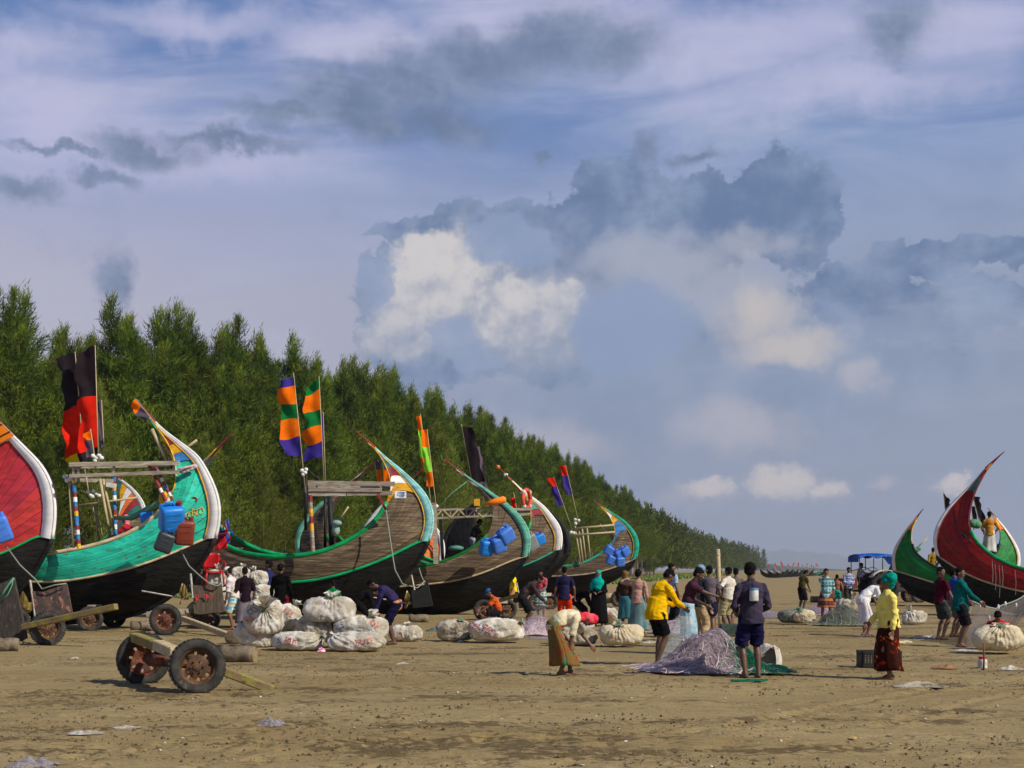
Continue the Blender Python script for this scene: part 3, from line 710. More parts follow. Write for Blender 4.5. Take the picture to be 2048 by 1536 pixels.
B4 = boat('bare-timber moon boat with mint stem, three blue cans on its side', 50.5,
    [(1056, 1111), (1060, 1087), (1057, 1061), (1044, 1038), (1026, 1018), (1008, 1003), (991, 992), (970, 977), (942, 959), (889, 919)],
    [(802, 1137), (833, 1135), (882, 1125), (922, 1109), (958, 1087), (978, 1066), (986, 1043), (987, 1023), (983, 1003), (975, 990), (963, 977), (940, 960), (889, 919)],
    [(802, 1173), (864, 1168), (920, 1160), (970, 1145), (1021, 1122), (1056, 1111)],
    [(802, 1233), (863, 1232), (927, 1222), (965, 1207), (998, 1187), (1023, 1159), (1044, 1128), (1056, 1111)],
    WOODB, P_MINT, NP=12, railm=WOODY, stripes=(P_WHITE, P_MAR, P_WHITE), sfrom=0.72, fan=(0.76, 0.90), tw=0.28, line=None, gun=P_GREEN, ghi=0.5)
B5 = boat('dark timber moon boat with white stem and ring buoy on its tip', 57.0,
    [(1121, 1099), (1124, 1074), (1119, 1053), (1107, 1036), (1090, 1015), (1072, 1000), (1054, 988), (1041, 978), (996, 934)],
    [(905, 1135), (950, 1130), (1000, 1112), (1035, 1090), (1055, 1066), (1063, 1040), (1062, 1015), (1054, 995), (1039, 977), (996, 934)],
    [(905, 1170), (960, 1163), (1039, 1135), (1085, 1116), (1113, 1099), (1121, 1099)],
    [(905, 1218), (970, 1208), (1030, 1187), (1072, 1161), (1095, 1142), (1110, 1122), (1121, 1099)],
    WOODB, P_WHITE, NP=9, railm=P_AQUA, stripes=(P_MAR, P_MINT, P_YEL, P_WHITE, P_MAR, P_YEL), sfrom=0.30, fan=(0.52, 0.88), tw=0.34)
B5b = boat('black moon boat hidden behind the white-stemmed one', 63.0,
    [(1139, 1105), (1142, 1085), (1135, 1062), (1120, 1041), (1100, 1022), (1082, 1008), (1062, 996)],
    [(1000, 1138), (1020, 1134), (1050, 1100), (1070, 1070), (1075, 1045), (1070, 1020), (1062, 996)],
    [(1000, 1166), (1040, 1158), (1090, 1128), (1139, 1105)],
    [(1000, 1212), (1040, 1200), (1090, 1160), (1125, 1130), (1139, 1105)],
    TAR, P_BLACK, NP=6, lvl=1, line=None, gun=P_BLACK, railm=P_BLACK)
B6 = boat('timber moon boat with aqua stem and five small blue cans', 69.0,
    [(1272, 1116), (1277, 1094), (1275, 1076), (1265, 1059), (1250, 1043), (1234, 1032), (1222, 1025), (1186, 1000)],
    [(1085, 1134), (1107, 1134), (1148, 1131), (1176, 1122), (1199, 1109), (1217, 1094), (1229, 1079), (1231, 1064), (1228, 1051), (1222, 1038), (1214, 1025), (1186, 1000)],
    [(1085, 1153), (1161, 1151), (1212, 1141), (1250, 1127), (1272, 1116)],
    [(1085, 1198), (1161, 1187), (1212, 1168), (1245, 1150), (1262, 1135), (1272, 1116)],
    WOODB, P_AQUA, NP=9, bow=0.45, gun=P_AQUA, railm=WOODG, stripes=(P_BLU, P_BLU, P_YEL, P_WHITE, P_YEL), sfrom=0.36, fan=(0.54, .88), tw=0.32)
# boats behind, bows the other way
B2b = boat('far boat with striped green and yellow stern between the painted posts', 60.0,
    [(292, 1066), (293, 1040), (289, 1010), (277, 990), (262, 974), (243, 960), (222, 944)],
    [(80, 1122), (150, 1112), (200, 1088), (228, 1058), (240, 1030), (243, 1000), (236, 968), (222, 944)],
    [(80, 1150), (180, 1140), (250, 1105), (292, 1066)],
    [(80, 1205), (180, 1190), (250, 1140), (280, 1098), (292, 1066)],
    WOODB, P_WHITE, NP=8, lvl=1, stripes=(P_BLUG, P_MAR, P_ORA, P_WHITE, P_YEL, P_BLUG), sfrom=0.30, fan=(0.45, .9), line=None)
B4b = boat('orange boat with white stem glimpsed under the lattice beam', 60.0,
    [(886, 1122), (889, 1098), (885, 1076), (876, 1060), (865, 1046), (845, 1026)],
    [(790, 1138), (800, 1130), (820, 1105), (838, 1080), (843, 1055), (845, 1026)],
    [(790, 1162), (800, 1160), (850, 1140), (886, 1122)],
    [(790, 1210), (800, 1208), (860, 1165), (886, 1122)],
    P_ORA, P_WHITE, NP=6, lvl=1, bow=0.4, railm=P_BLU, line=None)
R1 = boat('dark red moon boat with grey-white stem at the right edge', 51.0,
    [(1875, 1111), (1868, 1085), (1871, 1059), (1883, 1035), (1902, 1009), (1925, 987), (1951, 961), (1973, 934), (2009, 903)],
    [(2180, 1156), (2120, 1152), (2048, 1139), (2016, 1127), (1986, 1113), (1958, 1089), (1941, 1064), (1936, 1045), (1939, 1021), (1944, 1000), (1951, 981), (1962, 960), (1976, 937), (2009, 903)],
    [(2180, 1200), (2120, 1195), (2048, 1184), (1986, 1169), (1941, 1152), (1904, 1131), (1875, 1111)],
    [(2180, 1234), (2048, 1229), (1979, 1211), (1951, 1195), (1927, 1171), (1899, 1146), (1880, 1124), (1875, 1111)],
    P_DRED, P_WHITE, left=True, NP=13, railm=WOODY, stripes=(P_BLUG, P_BLUG, P_MAR, P_YEL), sfrom=0.60, fan=(0.74, .92), tw=0.17, yaw=-20, gun=P_EMER, line=P_MAR)
R2 = boat('green moon boat with white and yellow edged stem behind the red one', 63.0,
    [(1788, 1141), (1785, 1115), (1790, 1096), (1801, 1077), (1815, 1056), (1824, 1046), (1847, 1017)],
    [(1912, 1150), (1895, 1146), (1874, 1136), (1850, 1122), (1831, 1106), (1824, 1089), (1822, 1070), (1826, 1050), (1847, 1017)],
    [(1912, 1176), (1899, 1174), (1857, 1162), (1820, 1150), (1788, 1141)],
    [(1912, 1212), (1870, 1207), (1838, 1195), (1815, 1181), (1796, 1157), (1788, 1141)],
    P_GREEN, P_WHITE, left=True, NP=9, railm=P_CREAM, gun=P_BLACK, stripes=(P_ORA, P_YEL, P_ORA), sfrom=0.62, fan=(0.72, .9), tw=0.15, yaw=-16)
# a clutch of boats far along the beach
def far_boats():
    lst = [(1548, 200, 1), (1560, 250, 0), (1572, 215, 1), (1584, 262, 1), (1597, 225, 0), (1606, 270, 1), (1622, 300, 1), (1633, 330, 0)]
    paints = (P_BLACK, TAR, TAR, P_BLACK, WOODB, P_BLACK, P_BLUG, TAR)
    words = ('black', 'dull green', 'tarred', 'grey-green', 'brown', 'dark', 'dim teal', 'sooty'); places = ('nearest the headland', 'second', 'third', 'fourth', 'fifth', 'sixth', 'seventh', 'last')
    for i, (u, d, f) in enumerate(lst):
        d = 270 + i * 14; c = px(u, 1150, d); Lh = 2.7; mb = MB(); rows = []
        for s in (-1, 1):
            top = []; bot = []
            for t in np.linspace(-1, 1, 15):
                k = 1 - abs(t) ** 2.2; zz = .8 + 1.1 * abs(t) ** 3.2
                top.append((t * Lh, s * (0.04 + 0.9 * k), zz)); bot.append((t * Lh * 0.94, s * (0.03 + 0.5 * k), 0.12 + .8 * abs(t) ** 4))
            mb.grid([top, bot])
        mb.grid([[(t * Lh * .94, -(0.03 + .5 * (1 - abs(t) ** 2.2)), 0.12 + .8 * abs(t) ** 4) for t in np.linspace(-1, 1, 15)], [(t * Lh * .94, (0.03 + .5 * (1 - abs(t) ** 2.2)), 0.12 + .8 * abs(t) ** 4) for t in np.linspace(-1, 1, 15)]])
        o = empty('fishing_boat', (c.x, d, 0), 0.2 * math.sin(i * 3)); tag(o, f'tiny {words[i]} boat far down the beach, {places[i]} of its row', 'boat', 'distant boats along the shore')
        mb.build('hull', paints[i], o, True)
        for k in range(2 + f):
            x = -1.2 + 1.2 * k + .3 * math.sin(i); q = MB().tube([(x, 0, .6), (x + .1, 0, 2.7 + .3 * k)], 0.05, 5).build('mast', WOODG, o)
            zt = 2.7 + .3 * k
            MB().grid([[(x + .1, 0, zt), (x + .05, .1, zt - .3), (x + .1, 0, zt - .6)], [(x + .3 + .1 * math.sin(i * 2 + k), .15, zt - .1), (x + .34, -.05, zt - .3), (x + .26, .1, zt - .65)]]).build('flag', mat('flag_red_far', lin((214, 70, 66)), .8), o)
far_boats()

# ================================================================== GEAR ON THE BOATS
ROPE = mat('rope_green', (0.10, 0.26, 0.17), 0.9); ROPEG = mat('rope_grey', (0.22, 0.25, 0.20), 0.9)
FLOAT = mat('float_white', (0.74, 0.73, 0.68), 0.6, c2=(0.55, 0.53, 0.47), nscale=8)
BRASS = mat('brass', (0.42, 0.30, 0.09), 0.45, metal=0.6, c2=(0.26, 0.18, 0.06), nscale=9)
STEEL = mat('painted_steel', (0.55, 0.52, 0.46), 0.5, c2=(0.35, 0.28, 0.2), nscale=9)
def seg(B, name, m, a, b, dd=0.0, w=0.07, h=None, rad=None):
    return bpart(B, name, m, [px(a[0], a[1], B.d + dd), px(b[0], b[1], B.d + dd)], w, h, rad)
def banded(B, name, a, b, dd, rad, cols, n=12):
    """a post painted in rings; each ring is a piece"""
    A, C = px(*a, B.d + dd), px(*b, B.d + dd)
    root = bpart(B, name, WOODG, [A, C], rad=rad * 0.9)
    for i in range(n):
        p, q = A.lerp(C, i / n), A.lerp(C, (i + 1) / n)
        r = MB().tube([lp(B, p), lp(B, q)], rad, 8).build('painted_ring', cols[i % len(cols)], root)
# turquoise boat
for a, b, dd, w, h in (((139, 929), (359, 926), -.9, .09, .11), ((139, 952), (358, 944), -.9, .08, .09), ((150, 960), (226, 962), .4, .08, .10), ((140, 934), (340, 930), .5, .08, .1)):
    seg(B2, 'gantry_beam', WOODG, a, b, dd, w, h)
for a, b in (((147, 926), (147, 960)), ((157, 930), (157, 952)), ((228, 928), (228, 955)), ((337, 926), (352, 946)), ((347, 926), (338, 946))):
    seg(B2, 'gantry_strut', WOODG, a, b, -.82, .06)
banded(B2, 'gantry_post', (147, 957), (158, 1097), -.75, .052, (P_YEL, P_BLU, P_BLU, P_MAR, P_WHITE, P_BLU, P_MAR), 15)
banded(B2, 'gantry_post', (228, 952), (231, 1078), .5, .052, (P_BLU, P_MAR, P_YEL, P_BLU, P_WHITE, P_BLU), 13)
banded(B2, 'painted_pole', (296, 926), (332, 1002), -.8, .045, (P_MAR, P_MAR, P_WHITE, P_MAR), 9)
banded(B2, 'painted_pole', (311, 934), (345, 1000), -.6, .045, (P_MAR, P_BLU, P_MAR, P_WHITE), 9)
for a, b, dd, r in (((139, 968), (147, 1096), -.7, .034), ((200, 958), (221, 1078), .3, .038), ((206, 958), (228, 1060), .35, .034), ((304, 858), (336, 926), .3, .055), ((150, 1012), (276, 995), .4, .03),
                    ((186, 1012), (198, 1080), .9, .025), ((194, 1025), (204, 1070), .9, .025), ((330, 878), (337, 908), .2, .03), ((170, 938), (177, 985), .2, .022), ((394, 880), (364, 902), .6, .035)):
    seg(B2, 'pole' if r > .03 else 'stick', BAMB if r < .05 else WOODY, a, b, dd, rad=r)
def floats(B, lst, r=0.07, dd=-.6):
    for (u, v) in lst:
        p = lp(B, px(u, v, B.d + dd)); MB().ell(p, (r * R.uniform(.9, 1.15), r, r * R.uniform(.8, 1.05)), nu=10, nv=7).build('net_float', FLOAT, B.o, True)
floats(B2, [(130, 953), (135, 961), (141, 958)]); floats(B2, [(176, 984), (181, 990), (187, 982), (193, 988), (198, 991), (185, 993)], .055); floats(B2, [(186, 912), (192, 916), (198, 911), (203, 916), (190, 921)], .06, -.3)
seg(B2, 'white_board', FLOAT, (213, 969), (232, 972), .3, .1, .12)
bpart(B2, 'yellow_float', P_YEL, mb=lambda q: q.ell(lp(B2, px(326, 995, B2.d - .7)), (.11, .1, .17), Matrix.Rotation(.35, 3, 'Y'), 10, 8), smooth=True)
bpart(B2, 'net_rope', ROPE, [px(228, 1036, B2.d), px(262, 1036, B2.d), px(290, 1022, B2.d), px(318, 1005, B2.d - .5)], rad=[.05, .07, .1, .06])
bpart(B2, 'tied_rag', mat('pink_rag', (0.46, 0.30, 0.29), .9, c2=(.55, .46, .43), nscale=14, bump=.03, bscale=12), mb=lambda q: [q.ell(lp(B2, px(372 + 8 * k, 939 - 3 * k, B2.d - .30 + .04 * k)), (.10, .06, .085 - .01 * abs(k)), None, 10, 7) for k in (-1, 0, 1, 2)] and q.bar(lp(B2, px(356, 938, B2.d - .6)), lp(B2, px(394, 930, B2.d - .2)), .03, .05), smooth=True)
# lettering strokes in yellow on the turquoise planks
def strokes(B, name, m, lines, off=0.05, rad=0.011):
    q = MB()
    for ln_ in lines:
        pts = []
        for (u, v) in ln_:
            b_ = 0.05
            # find the hull surface by marching along the view ray until it meets the planking
            best = None
            G_ = B._g
            P = None; dmin = 1e9
            for g_, wv in G_:
                du = g_[0] - u; dv_ = g_[1] - v; k = du * du + dv_ * dv_
                if k < dmin: dmin = k; P = wv
            ray = Vector(((u - CX) / F, 1, (HY - v) / F)); t = (P + B.O).y - 0.0
            pts.append(Vector((0, 0, CAMH)) + ray * (t - off) - B.O)
        q.tube(pts, rad, 4)
    return q.build(name, m, B.o)
for B in (B2, B3, B4, B5, B6, B1):
    gg = B.grid(np.linspace(0, 1, 30), np.linspace(0, 1, 60)); ww = B.w(gg, 1, 1).reshape(-1, 3); B._g = []
    for p in ww:
        P = Vector(p) + B.O; B._g.append(((CX + F * P.x / P.y, HY - F * (P.z - CAMH) / P.y), Vector(p)))
strokes(B2, 'painted_lettering', P_YEL, [[(366, 1030), (376, 1026), (384, 1022)], [(372, 1028), (370, 1034), (374, 1036)], [(378, 1024), (377, 1032), (381, 1034), (383, 1029)], [(384, 1016), (385, 1031), (389, 1032), (392, 1027), (388, 1024)], [(386, 1021), (398, 1018), (406, 1015)], [(394, 1020), (393, 1030), (397, 1029)], [(400, 1017), (399, 1026), (403, 1027), (407, 1024)], [(404, 1014), (408, 1022)]], rad=.010)
strokes(B2, 'painted_mark', P_MAR, [[(386, 994), (391, 995), (394, 998), (393, 1002)]], rad=.02)
strokes(B4, 'painted_lettering', P_CREAM, [[(1028, 1062), (1027, 1070)]], rad=.008)
strokes(R1, 'painted_lettering', P_BLACK, [], .05) if False else None
# timber boat
for a, b, dd, w, h in (((616, 966), (790, 968), -.7, .05, .15), ((617, 979), (764, 980), -.66, .05, .12), ((617, 988), (692, 988), -.62, .05, .13), ((694, 988), (784, 986), -.62, .05, .13), ((617, 970), (786, 972), .7, .06, .2)):
    seg(B3, 'gantry_board', WOODG, a, b, dd, w, h)
banded(B3, 'gantry_post', (620, 990), (626, 1104), -.75, .065, (P_MAR, WOODG, P_YEL, P_MAR, P_YEL, WOODG, WOODG, WOODG), 8)
for a, b, r in (((612, 940), (611, 1060), .05), ((650, 990), (650, 1100), .05), ((659, 992), (664, 1100), .09), ((677, 1042), (697, 1013), .03)):
    seg(B3, 'gantry_post' if r > .045 else 'stick', P_BLACK if r > .045 else BAMB, a, b, .6 if r > .045 else .3, rad=r)
seg(B3, 'brace', P_MAR, (756, 988), (772, 1020), -.6, .11, .07)
bpart(B3, 'mooring_rope', ROPEG, [px(772, 1020, 44.6), px(779, 1070, 44.3), px(785, 1110, 44.0), px(790, 1140, 43.9), px(805, 1168, 43.9), px(835, 1176, 44), px(850, 1162, 44.2)], rad=.022)
bpart(B3, 'net_bundle', mat('net_mint', (.32, .46, .40), .9, c2=(.2, .33, .28), nscale=20), mb=lambda q: q.ell(lp(B3, px(672, 1058, 45.6)), (.13, .12, .22), None, 10, 8).ell(lp(B3, px(674, 1045, 45.5)), (.18, .14, .12), None, 10, 8), smooth=True)
def plaque():
    c = px(801, 989, 44.55); root = MB().box(lp(B3, c), (.36, .02, .22), Matrix.Rotation(.1, 3, 'Z')).build('name_plate', mat('plate_white', (.72, .76, .80), .5), B3.o)
    mb = MB()
    for i, wd in enumerate((.26, .20, .24, .16)): mb.box(lp(B3, c) + V(.03, -.016, .07 - .045 * i), (wd, .008, .016))
    mb.box(lp(B3, c) + V(-.12, -.017, -.01), (.06, .008, .08)); mb.build('plate_lettering', mat('plate_blue', lin((60, 96, 170)), .6), root)
plaque()
floats(B3, [(604, 941), (610, 945), (606, 949), (612, 939)], .065, -.5)
# lattice-beam boat
seg(B4, 'lattice_chord', WOODG, (866, 1020), (988, 1016), -.7, .06, .07); seg(B4, 'lattice_chord', WOODG, (866, 1037), (988, 1031), -.7, .06, .07)
for i in range(7):
    u = 870 + i * 16; a, b = ((u, 1035), (u + 15, 1019)) if i % 2 == 0 else ((u, 1019), (u + 15, 1034)); seg(B4, 'lattice_strut', WOODY, a, b, -.72, .05)
    seg(B4, 'lattice_strut', WOODG, (u + 15, 1018), (u + 15, 1033), -.68, .045)
for a, b, r, dd in (((868, 1006), (872, 1128), .10, -.7), ((881, 1038), (886, 1126), .07, .6), ((980, 1022), (981, 1036), .05, -.6)): seg(B4, 'gantry_post', WOODG if r > .08 else P_BLACK, a, b, dd, r * 1.6, r * 1.6)
for a, b in (((985, 1020), (1062, 1018)), ((985, 1031), (1064, 1028))): seg(B4, 'gantry_beam', WOODG, a, b, .8, .07, .09)
bpart(B4, 'guy_rope', ROPE, [px(934, 963, 50), px(905, 985, 50), px(880, 1012, 49.7)], rad=.018)
bpart(B4, 'mooring_rope', ROPEG, [px(838, 1136, 48.8), px(842, 1150, 48.6), px(848, 1164, 48.5)], rad=.02)
bpart(B4, 'orange_float', mat('float_orange', lin((244, 128, 20)), .55), [px(970, 1008, 49.6), px(988, 1004, 49.6), px(1008, 999, 49.6), px(1012, 998, 49.6)], rad=[.05, .12, .13, .06])
bpart(B4, 'yellow_can', P_YEL, mb=lambda q: q.box(lp(B4, px(954, 1005, 49.6)), (.2, .16, .24)))
floats(B4, [(872, 1013)], .085)
bpart(B4, 'net_heap', ROPE, mb=lambda q: q.ell(lp(B4, px(912, 1096, 50.6)), (.28, .2, .12), None, 10, 6), smooth=True)
# ring buoy of the white-stemmed boat
def buoy():
    c = px(1053, 998, 56.2); Rm = Matrix.Rotation(math.radians(74), 3, 'Y') @ Matrix.Rotation(math.radians(90), 3, 'X') ; Rm = Matrix.Rotation(math.radians(62), 3, 'Z') @ Matrix.Rotation(math.radians(90), 3, 'X')
    pts = [c + Rm @ V(.32 * math.cos(a), .36 * math.sin(a), 0) for a in np.linspace(0, 2 * math.pi, 29)]
    o = empty('ring_buoy', c); MB().tube([p - c for p in pts], .085, 8).build('ring', mat('buoy_orange', lin((214, 84, 58)), .6, c2=lin((180, 60, 44)), nscale=5), o, True); tag(o, 'orange ring buoy hung over the tip of a white-stemmed boat', 'ring buoy')
    mb = MB()
    for a in (.8, 2.4, 4.0, 5.5):
        p = Rm @ V(.34 * math.cos(a), .38 * math.sin(a), 0); mb.ell(p, (.1, .1, .1), None, 8, 6)
    mb.build('tape_band', mat('tape_grey', (.6, .55, .5), .7), o, True)
buoy()
bpart(B5, 'tip_knob', P_ORA, mb=lambda q: q.ell(lp(B5, px(996, 934, 57)), (.09, .09, .09), None, 8, 6), smooth=True)
floats(B5, [(1010, 950), (1013, 949)], .06, 0); seg(B5, 'gantry_beam', WOODG, (1040, 1022), (1066, 1020), .3, .08, .1)
# far aqua boat
for a, b in (((1150, 1057), (1228, 1050)), ((1142, 1071), (1230, 1064))): seg(B6, 'gantry_beam', BAMB, a, b, -.6, rad=.05)
for a, b in (((1150, 1052), (1161, 1126)), ((1164, 1054), (1172, 1126)), ((1174, 1056), (1181, 1122)), ((1200, 1048), (1228, 1082)), ((1208, 1050), (1229, 1078)), ((1158, 1060), (1166, 1126))): seg(B6, 'gantry_post', BAMB, a, b, -.5 if a[0] < 1160 else .4, rad=.04)
floats(B6, [(1150, 1039), (1157, 1041), (1151, 1047), (1142, 1065), (1147, 1066)], .09)
# red boat at the right
pass
def netlump(B, u, v, r, m, dd=0.2):
    bpart(B, 'net_bundle', m, mb=lambda q: [q.ell(lp(B, px(u + k * 4, v - abs(k) * 3 + R.uniform(-3, 3), B.d + dd)), (r * .55, r * .5, r * .5), None, 9, 7) for k in (-1, 0, 1)], smooth=True)
NETG = mat('net_green', (.06, .22, .10), .9, c2=(.14, .30, .16), nscale=25, bump=.02, bscale=40)
netlump(R1, 1950, 1050, .32, NETG); netlump(R2, 1833, 1100, .22, NETG); seg(R2, 'stick', BAMB, (1833, 1097), (1855, 1076), .2, rad=.025)
def decal_red():
    strokes_q = MB()
R1._g = []
for p in R1.w(R1.grid(np.linspace(0, 1, 30), np.linspace(0, 1, 60)), 1, 1).reshape(-1, 3):
    P = Vector(p) + R1.O; R1._g.append(((CX + F * P.x / P.y, HY - F * (P.z - CAMH) / P.y), Vector(p)))
strokes(R1, 'painted_lettering', P_BLACK, [[(1921, 1065), (1927, 1069), (1934, 1076)], [(1923, 1070), (1930, 1075)], [(1938, 1079), (1944, 1084)], [(1926, 1074), (1924, 1069), (1929, 1068)]], rad=.022)

# rudders and propellers
RUST = mat('rusty_plate', (0.055, 0.045, 0.042), 0.8, c2=(0.13, 0.075, 0.06), nscale=5, c3=(0.38, 0.17, 0.12), n3=9, bump=.01, bscale=22, thr3=(.56, .64))
BOARD = mat('rudder_board', (0.075, 0.058, 0.04), 0.85, c2=(0.13, 0.095, 0.065), nscale=5, stretch=(5, 5, .7), bump=.01, bscale=10)
def propeller(B, u, v, d, r=0.22, parent=None):
    c = lp(B, px(u, v, d)); hub = MB().tube([c + V(-.06, 0, 0), c + V(.12, 0, 0)], .045, 8).build('propeller', BRASS, B.o, True)
    for a in (1.9, -1.2, .35):
        R3 = Matrix.Rotation(a, 3, 'X'); q = MB(); rows = []
        for s in np.linspace(0, 1, 6):
            w_ = .10 * math.sin(math.pi * min(1, .15 + s * .85)) + .02; tw_ = .9 - .5 * s
            rows.append([c + R3 @ V(-w_ * math.sin(tw_), -w_ * math.cos(tw_), .03 + r * s), c + R3 @ V(.012, 0, .03 + r * s), c + R3 @ V(w_ * math.sin(tw_), w_ * math.cos(tw_), .03 + r * s)])
        o = q.grid(rows).build('blade', BRASS, hub, True); sm = o.modifiers.new('s', 'SOLIDIFY'); sm.thickness = .012
    sh = MB().tube([c + V(-.06, 0, 0), c + V(-1.1, .1, .18)], .022, 6).build('propeller_shaft', STEEL, B.o)
def rudder(B, quad, d, m, post, thick=.05, text=None):
    q = MB(); f = [px(u, v, d) - B.O for u, v in quad]; b = [p + V(0.01, thick, 0) for p in f]; n = len(f)
    q.add(f + b, [tuple(range(n - 1, -1, -1)), tuple(range(n, 2 * n))] + [(i, (i + 1) % n, n + (i + 1) % n, n + i) for i in range(n)])
    o = q.build('rudder', m, B.o)
    MB().tube([px(*post[0], d + .02) - B.O, px(*post[1], d + .02) - B.O], .03, 6).build('rudder_post', STEEL, o)
    if text: text(o)
    return o
rudder(B1, [(62, 1182), (84, 1184), (133, 1168), (145, 1232), (70, 1244)], 35.2, RUST, ((60, 1160), (72, 1243))); propeller(B1, 50, 1222, 35.6, .5)
bpart(B1, 'mooring_rope', ROPEG, [px(12, 1092, 35.6), px(40, 1130, 35.4), px(72, 1160, 35.2), px(84, 1178, 35.1), px(110, 1170, 35.0), px(133, 1167, 35.1)], rad=.018)
def red_text(o):
    q = MB()
    def P(u, v): return px(u, v, 35.93) - B2.O
    for ln_ in ([(392, 1202), (391, 1191), (396, 1189), (397, 1194), (392, 1196), (398, 1201)], [(406, 1191), (409, 1188), (411, 1192), (412, 1188), (414, 1195)], [(414, 1192), (417, 1195), (414, 1197), (412, 1194)], [(420, 1186), (424, 1188), (422, 1197), (418, 1198)], [(418, 1179), (424, 1178)]):
        q.tube([P(*p) for p in ln_], .011, 4)
    q.build('painted_lettering', mat('red_letters', lin((214, 44, 52)), .6), o)
rudder(B2, [(384, 1170), (408, 1172), (442, 1166), (449, 1222), (402, 1229), (388, 1227)], 36.0, BOARD, ((381, 1147), (386, 1196)), text=red_text); propeller(B2, 368, 1196, 36.3, .38)
bpart(B2, 'mooring_rope', ROPEG, [px(361, 1100, 36.5), px(378, 1132, 36.2), px(400, 1152, 36), px(420, 1168, 35.9), px(436, 1172, 35.9), px(442, 1166, 35.95)], rad=.018)
rudder(B3, [(822, 1180), (838, 1180), (855, 1162), (866, 1212), (826, 1216)], 43.8, P_BLACK, ((823, 1150), (829, 1180))); propeller(B3, 815, 1206, 44, .38)
rudder(B4, [(1035, 1190), (1050, 1182), (1056, 1215), (1038, 1217)], 49.4, P_BLACK, ((1033, 1165), (1038, 1190)))
def lone_rudder():
    d = 30.4; o = empty('rudder', tuple(px(10, 1290, d))); O = o.location.copy(); q = MB()
    quad = [(-30, 1172), (4, 1166), (26, 1155), (34, 1190), (52, 1276), (40, 1283), (-30, 1289)]; f = [px(u, v, d) - O for u, v in quad]; b = [p + V(0.02, .07, 0) for p in f]; n = len(f)
    q.add(f + b, [tuple(range(n - 1, -1, -1)), tuple(range(n, 2 * n))] + [(i, (i + 1) % n, n + (i + 1) % n, n + i) for i in range(n)]).build('board', mat('black_board', (.03, .026, .022), .75, c2=(.055, .045, .035), nscale=5, stretch=(4, 4, .6), c3=(.16, .12, .09), n3=11, bump=.012, bscale=12), o)
    MB().tube([px(u, v, d - .04) - O for u, v in ((28, 1156), (18, 1168), (10, 1180), (0, 1196))], .025, 6).build('rope', ROPE, o, True)
    MB().tube([px(u, v, d - .04) - O for u, v in ((26, 1157), (24, 1170), (16, 1188), (6, 1200))], .016, 6).build('rope', ROPE, o, True)
    MB().tube([px(-24, 1250, d + .1) - O, px(-24, 1292, d + .1) - O], .05, 6).build('post', WOODG, o)
    tag(o, 'big black rudder board with green rope at the left edge', 'rudder')
lone_rudder()

# ------------------------------------------------------------------ flags
CLO = {}
def cloth(c, nm):
    l = lin(c); return mat('cloth_' + nm, l, .85, c2=tuple(x * .82 for x in l), nscale=3, bump=.01, bscale=12, transl=.28, spec=.1)
CK, CR, CO, CG, CP, CL, CGR, CLI, CY = cloth((44, 36, 40), 'black'), cloth((232, 42, 22), 'red'), cloth((255, 118, 12), 'orange'), cloth((22, 116, 56), 'green'), cloth((66, 54, 140), 'purple'), cloth((150, 228, 70), 'lime'), cloth((92, 84, 96), 'grey'), cloth((118, 100, 120), 'lilac'), cloth((236, 208, 20), 'yellow')
def flag(label, bot, top, d, bands, wid, side=-1, f0=0.0, amp=.05, sag=0.0, rad=.022, polem=BAMB, w2=None, seed=0):
    """bands: (material, end fraction measured down the pole from the top)"""
    A, Bt = px(*top, d), px(*bot, d); o = empty('flag', tuple(Bt)); tag(o, label, 'flag', 'boat flags'); O = Bt
    MB().tube([Bt - O, A - O], [rad, rad * .6], 6).build('pole', polem, o, True)
    prev = f0; k = F / d
    for bi, (m, fe) in enumerate(bands):
        n = 7; rows = []
        for i in range(n + 1):
            f = prev + (fe - prev) * i / n; P = A.lerp(Bt, f) - O; r = []
            ww = 1.22 * (wid + ((w2 or wid) - wid) * f) / k
            for j in range(7):
                s = j / 6; e = amp * 1.7 * math.sin(9 * f + 5 * s + seed) * s; e2 = amp * 1.4 * math.sin(23 * f + 4 * s + seed * 2) * (s ** .6)
                r.append(P + V(side * ww * s * (1 - .22 * math.sin(11 * f + seed) ** 2 - .06 * math.sin(31 * f + seed * 3)), -e - e2 * .5 - .02, -sag * s * ww * (1 + .3 * math.sin(7 * f + seed)) + .05 * ww * math.sin(15 * f + 4 * s)))
            rows.append(r)
        MB().grid(rows).build('cloth_band', m, o, True); prev = fe
    return o
flag('tall black over red flag on the turquoise boat', (197, 928), (190, 690), 37.9, [(CK, .43), (CR, .86), (CK, .93)], 34, f0=.01, amp=.09, sag=.25, seed=1)
flag('black, red and yellow flag beside the tallest flag', (168, 930), (150, 704), 38.3, [(CK, .47), (CR, .89), (CY, .985)], 29, f0=.01, amp=.09, sag=.3, seed=3, w2=30)
flag('narrow grey streamer on a pale pole behind the red flags', (209, 928), (203, 800), 38.0, [(CGR, .75)], 7, f0=.02, amp=.02, seed=5)
flag('small orange and grey pennant on a short pole', (191, 928), (181, 858), 37.5, [(CO, .3), (CGR, .75)], 13, f0=.05, amp=.03, seed=2, sag=.3)
flag('purple, orange and green banded flag with the taller pole', (611, 986), (587, 745), 45.5, [(CP, .115), (CO, .255), (CG, .38), (CO, .535), (CP, .68)], 30, f0=.05, amp=.09, seed=4, w2=36, sag=.1)
flag('green-topped banded flag on the second pole', (648, 965), (638, 753), 46.0, [(CG, .12), (CO, .30), (CG, .46), (CO, .61), (CP, .75)], 24, f0=.03, amp=.10, seed=7, w2=40, sag=.35)
flag('thin purple streamer behind the banded flags', (651, 965), (646, 824), 46.4, [(CP, .5)], 6, f0=.02, amp=.02, seed=3)
